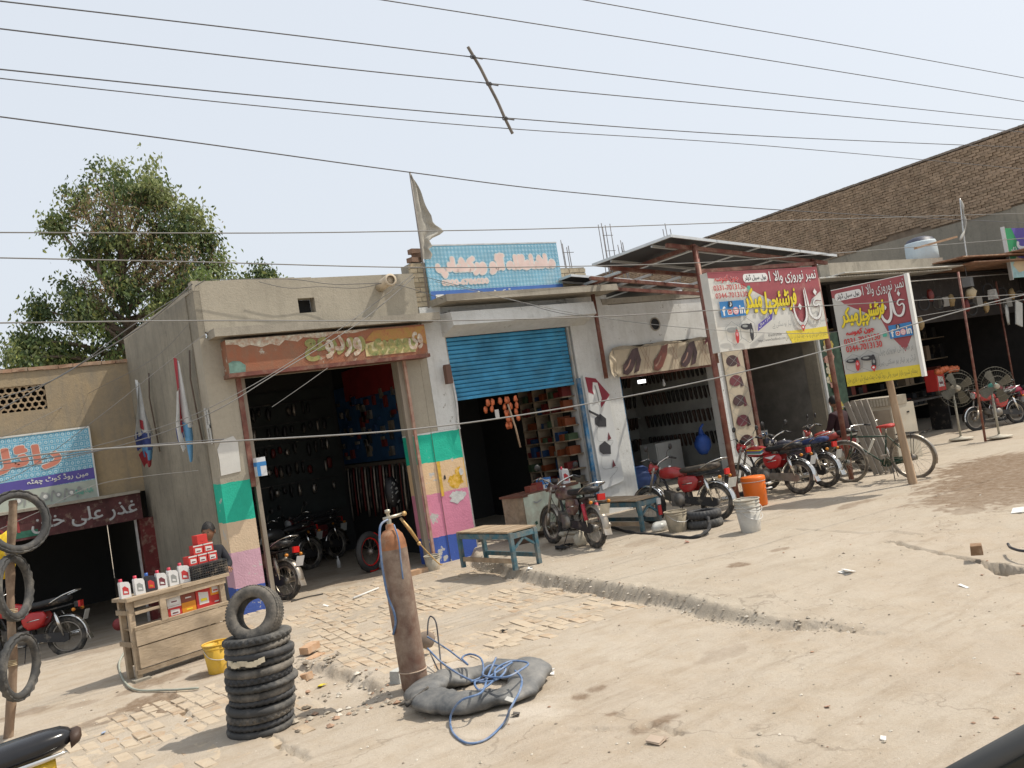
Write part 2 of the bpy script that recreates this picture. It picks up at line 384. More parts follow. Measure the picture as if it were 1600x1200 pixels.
CR = [([tuple(PG(x, y, .03)) for x, y in p], w, d) for p, w, d in CRACKS]
def seg_d(x, y, a, b):
    dx, dy = b[0] - a[0], b[1] - a[1]; t = max(0, min(1, ((x - a[0]) * dx + (y - a[1]) * dy) / (dx * dx + dy * dy + 1e-9)))
    return math.hypot(x - a[0] - dx * t, y - a[1] - dy * t)
CRB = [(min(q[0] for q in p) - .2, max(q[0] for q in p) + .2, min(q[1] for q in p) - .2, max(q[1] for q in p) + .2) for p, _, _ in CR]
HOL = [tuple(PG(x, y, 0))[:2] for x, y in [(462, 1040), (500, 1035), (560, 1052), (600, 1072), (575, 1098), (520, 1112), (470, 1085)]]
def in_poly(x, y, P):
    c = False; j = len(P) - 1
    for i in range(len(P)):
        if (P[i][1] > y) != (P[j][1] > y) and x < (P[j][0] - P[i][0]) * (y - P[i][1]) / (P[j][1] - P[i][1]) + P[i][0]: c = not c
        j = i
    return c
def poly_d(x, y, P): return min(seg_d(x, y, P[i - 1], P[i]) for i in range(len(P)))
def H0(x, y):
    """ground level without small relief"""
    z = 0.0
    if x < 3.3 and y > 12.4: z -= .45 * sstep(12.4, 17.0, y) * sstep(3.50, 3.40, x)
    if x > 5: z += .12 * sstep(4.0, 6.6, y) * sstep(edge_x(y) - .01, edge_x(y) + .11, x)
    if x > 12: z -= .05 * sstep(12, 20, x)
    return z
def H(x, y):
    z = H0(x, y); e = edge_x(y)
    z += .014 * fbm(x * .5, y * .5, 2) + .007 * fbm(x * 2.3, y * 2.3, 5)
    z += .0035 * fbm(x * 11, y * 11, 8)
    rub = sstep(e - .3, e - .02, x) * sstep(e + .55, e + .1, x) * sstep(4.3, 6, y) * sstep(12.7, 12, y)
    if rub > 0: z += rub * (.014 * fbm(x * 9, y * 9, 1) + .010 * fbm(x * 24, y * 24, 4))
    dd = abs(x - (e - .04))
    if dd < .05 and 4.6 < y < 12.4: z -= .06 * (1 - dd / .05) * max(0, .6 + 1.2 * fbm(y * 2, 1.5))
    for (p, w, d), (a, b, c, f) in zip(CR, CRB):
        if a < x < b and c < y < f:
            xx = x + .05 * fbm(x * 6, y * 6, 3); yy = y + .05 * fbm(x * 6, y * 6, 13)
            q = min(seg_d(xx, yy, p[i], p[i + 1]) for i in range(len(p) - 1)); w2 = w * (1 + .5 * fbm(x * 3, y * 3, 1))
            if q < w2: z -= d * (1 - (q / w2) ** 2)
            elif q < w2 * 3: z += .012 * (1 - (q - w2) / (2 * w2)) * (1 if y > p[0][1] else .3)
    if 2.0 < x < 4.2 and 6.0 < y < 9.5:
        xx = x + .10 * fbm(x * 4, y * 4, 3); yy = y + .10 * fbm(x * 4, y * 4, 7)
        q = poly_d(xx, yy, HOL) * (1 if in_poly(xx, yy, HOL) else -1); z -= .085 * sstep(-.02, .06, q)
    if y < 6.2: z += .010 * fbm(x * 1.3, y * 1.3, 21)
    return z
# stains and tints that belong to the ground: (pixel outline centre, radius x, radius y in m, darkness)
STAINS = [(235, 1097, .33, .2, .8), (250, 1107, .18, .12, .7), (150, 1128, .35, .12, .5), (205, 1080, .2, .08, .5), (330, 1100, .12, .08, .7), (130, 1100, .2, .08, .4), (40, 1115, .3, .1, .5), (245, 1063, .35, .14, .65), (330, 1052, .3, .15, .5), (160, 1010, .5, .3, .4),
          (1155, 885, .16, .10, .75), (1220, 861, .14, .05, .6), (1000, 1115, .1, .05, .6), (1035, 1100, .13, .05, .7), (905, 1066, .08, .06, .7), (928, 1056, .1, .04, .6), (950, 1092, .05, .03, .7), (1335, 790, .5, .1, .55), (1415, 793, .2, .06, .5), (1510, 800, .3, .14, .5), (1550, 775, 1.2, .6, .75), (1590, 748, 1.7, .9, .85), (1600, 722, 2.0, .9, .85),
          (920, 1020, .2, .05, .2), (1450, 770, .5, .12, .45), (1130, 1000, .3, .1, .25), (880, 850, .5, .2, .4), (1000, 850, .4, .12, .3), (760, 1110, .1, .1, .1), (790, 950, .2, .05, .35), (480, 905, .6, .3, .3), (560, 905, .6, .3, .35)]
ST = [(PG(x, y, .1 if x > 750 else 0), a, b, k) for x, y, a, b, k in STAINS]
PALE = [(690, 1040, .55, .35, .8), (820, 1110, .5, .3, .75), (800, 1075, .35, .2, .6), (740, 1150, .5, .12, .4), (560, 1060, .5, .2, .45), (1280, 870, 1.2, .5, .25), (1000, 1000, .7, .3, .2)]
PA = [(PG(x, y, 0), a, b, k) for x, y, a, b, k in PALE]
def spots(L, x, y, wob=.35, soft=.72):
    s = 0
    for c, a, b, k in L:
        if abs(x - c.x) > a * 2 or abs(y - c.y) > b * 3.5: continue
        q = math.hypot((x - c.x) / a, (y - c.y) / (b * 1.6)) + wob * fbm(x * 5, y * 5, 31) + .2 * fbm(x * 14, y * 14, 3)
        s = max(s, k * sstep(1.0, soft, q))
    return s
GM = bpy.data.materials.new('dusty_ground'); GM.use_nodes = True
def _gm(m):
    n = m.node_tree; b = n.nodes['Principled BSDF']; L = n.links.new
    g = n.nodes.new('ShaderNodeNewGeometry')
    def nz(sc, det=6, rough=.6, mp=None):
        t = n.nodes.new('ShaderNodeTexNoise'); t.inputs['Scale'].default_value = sc; t.inputs['Detail'].default_value = det; t.inputs['Roughness'].default_value = rough
        if mp: k = n.nodes.new('ShaderNodeMapping'); k.inputs['Scale'].default_value = mp; L(g.outputs['Position'], k.inputs[0]); L(k.outputs[0], t.inputs['Vector'])
        else: L(g.outputs['Position'], t.inputs['Vector'])
        return t.outputs[0]
    def rng(s, a, c, lo=0, hi=1): r = n.nodes.new('ShaderNodeMapRange'); r.inputs[1].default_value = a; r.inputs[2].default_value = c; r.inputs[3].default_value = lo; r.inputs[4].default_value = hi; L(s, r.inputs[0]); return r.outputs[0]
    def mix(f, a, c, mode='MIX'):
        x = n.nodes.new('ShaderNodeMix'); x.data_type = 'RGBA'; x.blend_type = mode
        if isinstance(f, float): x.inputs[0].default_value = f
        else: L(f, x.inputs[0])
        for v, s in ((a, x.inputs[6]), (c, x.inputs[7])):
            if isinstance(v, tuple): s.default_value = (*v, 1)
            else: L(v, s)
        return x.outputs[2]
    c = mix(rng(nz(.7, 8, .62), .35, .68), (.425, .362, .288), (.465, .408, .332))
    c = mix(rng(nz(2.6, 8, .7), .45, .72, 0, .55), c, (.36, .28, .19))
    c = mix(rng(nz(3.2, 9, .72, (.35, 1.6, 1)), .50, .78, 0, .75), c, (.285, .225, .16)); c = mix(rng(nz(1.1, 9, .75, (.5, 1.4, 1)), .56, .62, 0, .28), c, (.30, .25, .19)); c = mix(rng(nz(2.1, 9, .8), .63, .66, 0, .5), c, (.26, .20, .145))
    at = n.nodes.new('ShaderNodeAttribute'); at.attribute_name = 'tint'; sp = n.nodes.new('ShaderNodeSeparateColor'); L(at.outputs['Color'], sp.inputs[0])
    c = mix(sp.outputs[1], c, mix(rng(nz(3, 8, .7), .35, .7), (.45, .40, .325), (.385, .335, .265)))   # concrete
    # hairline cracks in the cemented part
    vo = n.nodes.new('ShaderNodeTexVoronoi'); vo.feature = 'DISTANCE_TO_EDGE'; vo.inputs['Scale'].default_value = .55; wd = n.nodes.new('ShaderNodeTexNoise'); wd.inputs['Scale'].default_value = 2.5; wd.inputs['Detail'].default_value = 6; L(g.outputs['Position'], wd.inputs['Vector'])
    mm = n.nodes.new('ShaderNodeVectorMath'); mm.operation = 'MULTIPLY_ADD'; mm.inputs[1].default_value = (1.1, 1.1, 0); L(wd.outputs[1], mm.inputs[0]); L(g.outputs['Position'], mm.inputs[2]); L(mm.outputs[0], vo.inputs['Vector'])
    ck = n.nodes.new('ShaderNodeMath'); ck.operation = 'MULTIPLY'; L(rng(vo.outputs['Distance'], 0, .007, .42, 0), ck.inputs[0]); L(rng(nz(.9, 4), .45, .6), ck.inputs[1]); c = mix(ck.outputs[0], c, (.10, .08, .06))
    c = mix(sp.outputs[2], c, (.56, .50, .42))                                            # spilt lime / pale dust
    st = n.nodes.new('ShaderNodeMath'); st.operation = 'MULTIPLY'; L(sp.outputs[0], st.inputs[0]); L(rng(nz(9, 6, .7), .3, .6, .5, 1), st.inputs[1])
    c = mix(st.outputs[0], c, (.135, .080, .043))
    c = mix(rng(nz(60, 5, .8), .30, .72, .22, 0), c, (.16, .12, .085))
    c = mix(rng(nz(28, 4, .6), .66, .70, 0, .5), c, (.20, .15, .11))
    c = mix(rng(nz(33, 3, .6), .70, .73, 0, .7), c, (.66, .60, .51))
    L(c, b.inputs['Base Color']); b.inputs['Roughness'].default_value = .95; b.inputs['Specular IOR Level'].default_value = .12
    bp = n.nodes.new('ShaderNodeBump'); bp.inputs['Strength'].default_value = .55; bp.inputs['Distance'].default_value = .02; L(nz(26, 10, .72), bp.inputs['Height'])
    b2 = n.nodes.new('ShaderNodeBump'); b2.inputs['Strength'].default_value = .5; b2.inputs['Distance'].default_value = .008; L(nz(130, 5, .7), b2.inputs['Height']); L(bp.outputs[0], b2.inputs['Normal'])
    L(b2.outputs[0], b.inputs['Normal'])
_gm(GM)
def brickzone(x, y):
    """how clearly the brick paving shows (0 = buried in dust)"""
    q = sstep(3.0, 3.4, x) * sstep(6.75, 6.3, x) * sstep(6.9, 7.6, y) * sstep(13.1, 12.6, y)
    q2 = sstep(.2, .6, x) * sstep(2.6, 2.2, x) * sstep(6.6, 7.1, y) * sstep(9.6, 9.0, y)
    return max(q, q2 * .7) * max(0, min(1, .95 + .9 * fbm(x * .7 + 3, y * .7, 55)))
def grid(xs, ys):
    nx, ny = len(xs), len(ys); V = []; T = []
    for y in ys:
        e = edge_x(y)
        for x in xs:
            z = H(x, y); bz = brickzone(x, y)
            if bz > 0: z -= bz * (-.005 + .016 * max(0, min(1, .62 + 1.5 * fbm(x * .9, y * .9, 17))))
            V.append((x, y, z))
            con = sstep(e - .1, e + .2, x) * (.35 + .5 * fbm(x * .6, y * .6, 40)) * sstep(3.6, 6, y) if x > 5 else 0
            rb = sstep(e - .1, e + .05, x) * sstep(e + .45, e + .2, x) * sstep(4.3, 6, y)
            T.append((spots(ST, x, y), max(0, min(1, max(con, rb * .75))), spots(PA, x, y, .3, .0), 1))
    Fc = [(j * nx + i, j * nx + i + 1, (j + 1) * nx + i + 1, (j + 1) * nx + i) for j in range(ny - 1) for i in range(nx - 1)]
    return V, Fc, T
def ground_mesh(name, xs, ys):
    V, Fc, T = grid(xs, ys); me = bpy.data.meshes.new(name); me.from_pydata(V, [], Fc); me.materials.append(GM)
    a = me.color_attributes.new('tint', 'FLOAT_COLOR', 'POINT'); a.data.foreach_set('color', [c for t in T for c in t])
    me.polygons.foreach_set('use_smooth', [True] * len(Fc)); me.update(); return me
def frange(a, b, s): n = int(round((b - a) / s)); return [a + (b - a) * i / n for i in range(n + 1)]
xs = [-60, -30, -12, -6, -3] + frange(-1.5, 10.5, .032) + frange(10.56, 16, .06) + frange(16.2, 34, .3) + [45, 80, 150]
ys = [-30, -5, 0, 1.5] + frange(2.4, 10.5, .032) + frange(10.54, 14, .05) + frange(14.2, 22, .3) + [30, 60, 150, 400]
go = bpy.data.objects.new('ground', ground_mesh('ground', xs, ys)); COL.objects.link(go); props(go, 'dusty beige broken ground in front of the workshops', None, None, 'structure')

# brick paving: rows run away from the street, bricks on stretcher bond
BRM = [mat('paving_brick_a', (.43, .335, .235), .95, .2, 6, bump=.5, bscale=45, dust=.75, dcol=(.45, .375, .28), dscale=5, rand=.12), mat('paving_brick_b', (.38, .27, .175), .95, .2, 6, bump=.5, bscale=45, dust=.6, dcol=(.45, .375, .28), dscale=5, rand=.12)]
pv = thing('brick_paving', 'worn brick paving half buried in dust', None, (4.8, 10, 0)); pv['kind'] = 'structure'; del pv['label']
def brick_mesh(sx, sy, sz, j=.004, ch=.006):
    mb = MB(); a, b = sx / 2, sy / 2
    vs = [(-a, -b, -sz), (a, -b, -sz), (a, b, -sz), (-a, b, -sz), (-a, -b, -ch), (a, -b, -ch), (a, b, -ch), (-a, b, -ch), (-a + ch, -b + ch, 0), (a - ch, -b + ch, 0), (a - ch, b - ch, 0), (-a + ch, b - ch, 0)]
    vs = [tuple(c + random.uniform(-j, j) for c in p) for p in vs]
    return mb._a(vs, [(0, 1, 5, 4), (1, 2, 6, 5), (2, 3, 7, 6), (3, 0, 4, 7), (4, 5, 9, 8), (5, 6, 10, 9), (6, 7, 11, 10), (7, 4, 8, 11), (8, 9, 10, 11)])
BMS = []
for i in range(10):
    b_ = brick_mesh(.112 * random.uniform(.95, 1.03), .225 * random.uniform(.93, 1.02), .07, .005); BMS.append(mesh('brick', b_, BRM[i % 3 == 0]))
cand = []
for zone, (x0, x1, y0, y1, rot) in enumerate([(3.05, 6.75, 6.9, 13.0, -.08), (.3, 2.5, 6.8, 9.4, .05)]):
    cx, cy = (x0 + x1) / 2, (y0 + y1) / 2; c_, s_ = math.cos(rot), math.sin(rot)
    for i in range(-20, 21):
        for j in range(-16, 17):
            lx = i * .126 + .012 * fbm(j * .3, i * .9); ly = j * .243 + (.12 if i % 2 else 0)
            x = cx + lx * c_ - ly * s_ + .03 * fbm(ly, i * .05, 3); y = cy + lx * s_ + ly * c_
            if not (x0 < x < min(x1, edge_x(y) - .08) and y0 < y < y1): continue
            bz = brickzone(x, y)
            if bz < .25 or (2.0 < x < 4.2 and y < 9.5 and in_poly(x, y, HOL)): continue
            hid = .62 + 1.5 * fbm(x * .9, y * .9, 17)
            cand.append((zone, x, y, rot, H(x, y) + random.uniform(-.006, .007) - .003, hid))
cand.sort(key=lambda c: (c[0] != 0, -c[5]))
sb = MB()
for k, (zone, x, y, rot, z, hid) in enumerate(cand):
    M = Matrix.Translation((x, y, z)) @ Matrix.Rotation(rot + random.uniform(-.03, .03), 4, 'Z') @ Matrix.Rotation(random.uniform(-.022, .022), 4, 'X') @ Matrix.Rotation(random.uniform(-.03, .03), 4, 'Y')
    if k < 300: child('brick', BMS[k % 10], pv, Matrix.Translation((-4.8, -10, 0)) @ M)
    else: sb.add(brick_mesh(.11, .222, .07), M, 1 if random.random() < .3 else 0)
if sb.v: part('bricks_in_dust', sb, BRM, pv, kind='stuff')
# rubble along the broken edge of the slab, pebbles and litter specks
rb = MB()
STN = [mat('rubble', (.36, .315, .25), .95, .25, 8, bump=.4), mat('rubble_dark', (.20, .165, .125), .95, .25, 8, bump=.4), mat('rubble_pale', (.55, .50, .42), .95, .2, 8, bump=.4), mat('brick_crumb', (.34, .22, .15), .95, .2, 8, bump=.4)]
def pebble(mb, x, y, r, m):
    n = 5; z = H(x, y); c = Vector((x, y, z + r * .25)); vs = [c + Vector((0, 0, r * .55))]
    a0 = random.random() * 6
    for i in range(n): a = a0 + 6.283 * i / n; q = r * random.uniform(.7, 1.25); vs.append(c + Vector((math.cos(a) * q, math.sin(a) * q, random.uniform(-.2, .25) * r)))
    vs.append(c - Vector((0, 0, r * .5)))
    mb._a(vs, [(0, 1 + i, 1 + (i + 1) % n) for i in range(n)] + [(6, 1 + (i + 1) % n, 1 + i) for i in range(n)], m)
for i in range(900):
    y = random.uniform(4.6, 12.2); x = edge_x(y) + random.gauss(.0, .07)
    pebble(rb, x, y, abs(random.gauss(.003, .007)) + .003, random.choice((0, 0, 0, 1, 2)))
for i in range(1500):
    y = 2.6 + 9 * random.random() ** 1.3; x = random.uniform(-.5, 4 + y * 1.2)
    pebble(rb, x, y, min(.03, abs(random.gauss(.003, .005)) + .003), random.choice((0, 0, 1, 2, 2, 0, 3)))
for i in range(230):
    a = random.choice(HOL); pebble(rb, a[0] + random.gauss(0, .15), a[1] + random.gauss(0, .15), abs(random.gauss(.01, .012)) + .004, random.choice((0, 0, 0, 1, 2, 3)))
solo('loose_gravel', rb, STN, 'crumbs of stone scattered over the dusty ground', None, None, 'stuff')

# ================================================================== BUILDINGS
PLG = wall_mat('grey_plaster', (.405, .365, .29), (.27, .245, .195), .5, 1.0)
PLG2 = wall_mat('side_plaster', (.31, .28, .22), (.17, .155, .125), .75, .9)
PLT = wall_mat('tan_plaster', (.40, .305, .185), (.22, .20, .165), .7, .8, chipamt=.64, chips=(.25, .2, .15))
PLW = wall_mat('white_plaster', (.70, .71, .69), (.42, .41, .37), .45, 1.2, chips=(.30, .28, .24), chipamt=.63)
PLC = wall_mat('bare_concrete', (.39, .355, .29), (.22, .20, .165), .7, 1.4)
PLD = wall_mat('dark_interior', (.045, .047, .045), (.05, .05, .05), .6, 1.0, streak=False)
CEI = wall_mat('dark_ceiling', (.06, .055, .05), (.06, .055, .05), .6, 1.0, streak=False)  # one near-black brown tone over the whole ceiling
BND = band_mat('banded_paint', [(0, (.05, .10, .36)), (.36, (.58, .35, .43)), (.86, (.62, .48, .33)), (1.30, (.015, .44, .30)), (1.86, (.37, .335, .265))])
BND2 = band_mat('banded_paint_bright', [(0, (.05, .11, .42)), (.42, (.66, .24, .35)), (1.12, (.70, .50, .30)), (1.62, (.012, .46, .31)), (2.10, (.68, .69, .67))])
BND3 = band_mat('banded_paint_jamb', [(0, (.05, .11, .42)), (.42, (.66, .27, .38)), (1.12, (.72, .42, .05)), (1.62, (.012, .46, .31)), (2.10, (.68, .69, .67))], .12)
RED = mat('maroon_steel', (.16, .055, .04), .55, .3, 5, metal=.2, dust=.35, dcol=(.30, .2, .14))
REDD = mat('dull_red_paint', (.30, .045, .04), .7, .3, 5, dust=.3)
DK = mat('near_black', (.02, .02, .02), .9, .2)  # near-black colour, also put into openings as the shade inside them
BLUEP = mat('blue_frame_paint', (.02, .13, .27), .6, .35, 5, dust=.35, dcol=(.3, .3, .27))
STEEL = mat('galvanised', (.55, .55, .54), .45, .2, 8, metal=.6)
Y0 = 12.85
# ---- grey workshop (building with the painted lintel)
ws = thing('workshop_building', 'grey plastered workshop with a tall dark doorway and a worn painted lintel panel', 'building', (5.1, 12.85, 0))
w = MB(); w.box(3.46, Y0, -.3, 3.88, 13.25, 1.95); part('painted_pillar', w, BND, ws, label='door pillar painted in green, beige and pink bands')
w = MB(); w.box(3.46, Y0, 1.95, 3.88, 13.25, 3.97); part('wall', w, PLG, ws)
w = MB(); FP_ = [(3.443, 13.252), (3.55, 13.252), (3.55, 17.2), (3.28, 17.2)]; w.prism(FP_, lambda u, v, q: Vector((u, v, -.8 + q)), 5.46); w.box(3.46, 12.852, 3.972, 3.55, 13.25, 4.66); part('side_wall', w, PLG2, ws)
w = MB(); hx0, hx1, hz0, hz1 = 5.0, 5.27, 4.24, 4.47
w.box(3.552, 12.85, 4.06, hx0, 13.05, 4.80); w.box(hx1, 12.85, 4.06, 7.05, 13.05, 4.78); w.box(hx0, 12.85, 4.06, hx1, 13.05, hz0); w.box(hx0, 12.85, hz1, hx1, 13.05, 4.79); w.box(3.46, 12.85, 4.662, 3.55, 13.05, 4.81)
w.prism([(3.45, 13.052), (3.55, 13.052), (3.55, 17.2), (3.28, 17.2)], lambda u, v, q: Vector((u, v, 4.662 + q)), .06); part('parapet', w, PLG, ws)
w = MB(); w.box(hx0, 13.052, hz0, hx1, 13.3, hz1); part('drain_hole_shade', w, DK, ws)  # near-black block behind the opening, coloured as the shade within
w = MB(); w.box(3.58, 12.50, 3.93, 7.24, 12.848, 4.05); w.box(3.88, 12.86, 3.90, 7.04, 18, 4.04); part('slab', w, PLC, ws)
w = MB(); w.box(6.93, Y0, -.3, 7.06, 13.25, 3.90); w.box(6.56, 12.90, 3.50, 6.928, 13.2, 3.90); w.box(3.882, 12.92, 3.36, 6.56, 13.2, 3.898); part('door_surround', w, PLG, ws)
w = MB(); w.box(6.60, Y0 + .004, 2.13, 6.928, 13.25, 3.498); part('jamb_wall', w, PLG, ws)
w = MB(); w.box(6.60, Y0 + .004, -.3, 6.928, 13.25, 2.128); w.box(6.932, Y0 - .012, -.3, 7.44, 12.849, 2.128, 0); part('painted_jamb', w, BND2, ws, label='jamb painted in green, beige, pink and blue bands')
w = MB(); w.box(3.882, 12.83, 2.0 - .25, 3.955, 12.95, 3.42); part('door_post', w, RED, ws, label='maroon steel door post')
w = MB(); w.box(3.958, 12.87, 0, 4.02, 12.97, 3.42); w.box(6.52, 12.87, 0, 6.60, 12.97, 3.42); w.box(4.02, 12.88, 3.36, 6.52, 12.96, 3.42); part('door_frame', w, mat('grey_wood', (.28, .24, .19), .8, .3, 4, stretch=(1, 1, .2)), ws)
B = Board((6.935, 12.837, 0), (1, 0, 0), (0, 0, 1), .5, 2.12); _ys = mat('smear_yellow', (.62, .36, .02), .8, .4, 14, dust=.3, dcol=(.7, .5, .3), dscale=14); _wf = mat('flaked_plaster', (.55, .55, .53), .9, .2, 9, bump=.5)
def blot(B, cu, cv, ru, rv, m, n=22, seed=1):
    r = random.Random(seed); B.poly([(cu + ru * math.cos(6.283 * i / n) * r.uniform(.7, 1.15), cv + rv * math.sin(6.283 * i / n) * r.uniform(.7, 1.15)) for i in range(n)], m)
blot(B, .62, .60, .30, .055, _ys, 22, 3); blot(B, .78, .66, .14, .05, _ys, 18, 4); blot(B, .60, .475, .33, .05, _wf, 26, 5); blot(B, .86, .66, .08, .03, _wf, 14, 6); blot(B, .22, .64, .05, .02, mat('black_mark', (.03, .03, .03), .8), 9, 7); B.poly([(.0, .50), (.10, .50), (.12, .77), (.0, .77)], mat('stripe_yellow', (.58, .36, .05), .8, .3, 8)); B.done(ws, 'flaked_patches')
w = MB(); w.box(6.60, 12.80, 0, 6.645, 12.848, 3.46); part('rusty_channel', w, mat('rust_pink', (.40, .22, .17), .8, .4, 6, dust=.4), ws)
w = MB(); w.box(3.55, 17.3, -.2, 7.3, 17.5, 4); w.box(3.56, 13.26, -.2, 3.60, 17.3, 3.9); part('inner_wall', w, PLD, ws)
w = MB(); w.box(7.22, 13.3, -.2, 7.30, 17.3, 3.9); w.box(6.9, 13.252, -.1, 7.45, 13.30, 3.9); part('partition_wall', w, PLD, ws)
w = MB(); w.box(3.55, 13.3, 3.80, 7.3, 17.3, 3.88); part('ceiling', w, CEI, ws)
# painted lintel box
tl = Vector((3.74, 12.60, 3.86)); LW = 3.22
w = MB(); w.box(3.74, 12.60, 3.40, 6.97, 12.848, 3.88); part('lintel_box', w, wall_mat('lintel_paint', (.33, .125, .07), (.22, .17, .12), .6, 2.5, chips=(.44, .40, .33), chipamt=.60), ws, label='flaking red brown painted lintel panel')
w = MB(); w.box(3.72, 12.58, 3.34, 6.99, 12.85, 3.398); part('lintel_edge', w, RED, ws)
B = Board((3.74, 12.597, 3.40), (1, 0, 0), (0, 0, 1), 3.23, .48)
cW = mat('lettering_cream', (.55, .52, .42), .8, .3, 20, dust=.5, dscale=12, dcol=(.36, .16, .09)); cG = mat('lettering_olive', (.19, .22, .08), .8, .3, 20, dust=.5, dscale=14, dcol=(.4, .3, .12)); cO = mat('panel_ochre', (.42, .27, .07), .8, .3, 8, dust=.6, dscale=8, dcol=(.33, .13, .06)); cY = mat('panel_cream', (.56, .50, .28), .8, .3, 8, dust=.5, dcol=(.4, .26, .08), dscale=9)
B.poly([(0, 1), (0, .86), (.05, .84), (.07, .74), (.11, .80), (.16, .70), (.2, .78), (.24, .70), (.27, .86), (.33, .78), (.36, .9), (.45, .82), (.5, .93), (.62, .9), (.7, 1)], cW)
B.poly([(0, 0), (.07, 0), (.075, .2), (.05, .34), (.02, .36), (0, .3)], mat('teal_patch', (.14, .24, .20), .8, .3, 9))
B.poly([(.66, .1), (.93, .1), (.92, .55), (.86, .6), (.8, .5), (.72, .58), (.66, .5)], cY); B.poly([(.66, .6), (.8, .55), (.93, .6), (1, .3), (1, .95), (.72, .93)], cO)
B.text('ووررعع', .36, .15, .66, .82, cG, True, .05); B.text('وردو', .46, .18, .64, .86, cW, True, .03); B.text('ووووری', .68, .14, .94, .62, cG, True, .05); B.text('وی', .90, .2, .975, .75, cW, True, .03)
B.done(ws)
w = MB(); w.tube([(6.42, 12.86, 4.58), (6.40, 12.45, 4.62)], .085, 14); w.lathe([(.085, 0), (.10, .0), (.10, .05), (.07, .05)], (6.40, 12.45, 4.60), (-.05, -1, .05), 14); part('drain_spout', w, mat('terracotta_pipe', (.52, .44, .33), .8, .2), ws)
# ---- roof pier
def brick_pier(name, label, x0, x1, y0, y1, z0, z1, mm, cap=None):
    t = thing(name, label, 'brick pier', ((x0 + x1) / 2, y0, z0)); c = MB(); c.box(x0 + .015, y0 + .015, z0, x1 - .015, y1 - .015, z1 - .01); part('mortar_core', c, PLC, t)
    n = int((z1 - z0) / .082); mesh_c = {}
    for i in range(n):
        z = z0 + .082 * i; xs_ = [x0]
        off = .115 if i % 2 else .0
        x = x0 + (.115 if i % 2 else .235)
        while x < x1 - .05: xs_.append(x); x += .235
        xs_.append(x1)
        for a, b in zip(xs_, xs_[1:]):
            q = MB(); q.box(a + .006, y0, z + .006, b - .006, y0 + .1, z + .074, 0, .004); part('brick', q, mm, t)
    return t
PB = [mat('cream_brick', (.50, .42, .29), .9, .25, 7, dust=.3, dcol=(.30, .2, .12), rand=.15)]
brick_pier('roof_pier', 'cream brick pier standing left of the blue roof sign', 7.06, 7.50, 12.9, 13.3, 4.22, 4.98, PB)
brick_pier('roof_pier', 'cream brick pier standing right of the blue roof sign', 10.15, 10.78, 12.9, 13.3, 4.34, 4.78, PB)
w = MB(); [w.obox((7.25 + dx, 13.0, 5.05 + dz), (.24, .13, .08), a) for dx, dz, a in ((-.05, -.02, .3), (.05, .06, -.4), (.0, .13, .1))]; solo('loose_brick', w, mat('red_brick_loose', (.22, .14, .10), .9, .3), 'pile of dark loose bricks on top of the roof pier', 'bricks')

# ---- shutter shop
sh = thing('shutter_shop_building', 'whitewashed shop with a half raised blue roller shutter', 'building', (8.7, 12.85, 0))
w = MB(); w.box(7.062, Y0, -.3, 7.46, 13.25, 2.11); part('painted_pillar', w, BND3, sh, label='shop pillar painted in green, orange and pink bands')
w = MB(); w.box(7.062, Y0 - .01, 2.13, 7.46, 13.25, 4.2); w.box(10.16, Y0, 0, 11.14, 13.25, 4.2); w.box(7.46, 12.9, 3.72, 10.16, 13.25, 4.2); part('wall', w, PLW, sh)
w = MB(); w.prism([(12.42, 3.80), (12.849, 3.66), (12.849, 4.06), (12.46, 4.03)], lambda u, v, q: Vector((7.42 + q, u, v)), 3.05); part('hood', w, PLW, sh, label='whitewashed concrete hood over the shutter')
w = MB(); w.box(7.30, 12.30, 4.18, 10.98, 13.3, 4.30, j=.01); part('slab', w, PLC, sh)
SL = mat('shutter_blue', (.05, .27, .47), .45, .35, 2.5, metal=.1, dust=.22, dcol=(.10, .30, .42), dscale=2)
for i in range(14):
    z = 3.66 - i * .0735; y = 12.93 - .0; w = MB()
    w.prism([(0, 0), (-.014, -.012), (-.016, -.035), (-.010, -.058), (0, -.066), (.012, -.066), (.012, 0)], lambda u, v, q, z=z: Vector((7.462 + q, y + u, z + v)), 2.61); part('shutter_slat', w, SL, sh)
w = MB(); w.box(7.462, 12.90, 2.58, 10.072, 12.95, 2.63); part('shutter_bottom_rail', w, SL, sh)
for a_, y_ in ((7.455, 12.875), (10.075, 12.86)): w = MB(); w.box(a_, y_, 0, a_ + .045, 12.90, 3.66); part('shutter_guide', w, mat('guide_steel', (.40, .40, .38), .6, .3, 5, metal=.3, dust=.3), sh)
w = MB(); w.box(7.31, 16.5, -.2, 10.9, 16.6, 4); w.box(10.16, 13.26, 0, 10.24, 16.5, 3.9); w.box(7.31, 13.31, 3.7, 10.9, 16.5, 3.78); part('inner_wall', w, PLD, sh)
w = MB(); w.box(10.085, 12.80, 0.1, 10.16, 12.848, 2.68); part('blue_post', w, BLUEP, sh, label='chipped blue door post')
w = MB(); w.obox((7.33, 12.70, 3.02), (.10, .10, .30), 0); w.lathe([(.06, 0), (.06, .02), (0, .02)], (7.33, 12.7, 3.17), n=10); part('lamp_box', w, mat('brown_box', (.13, .07, .05), .6), sh)
w = MB(); w.tube(curve3([(7.45, 12.8, 3.0), (7.46, 12.78, 2.6), (7.44, 12.8, 2.2), (7.45, 12.8, 2.1)]), .02, 8); part('conduit', w, STEEL, sh)
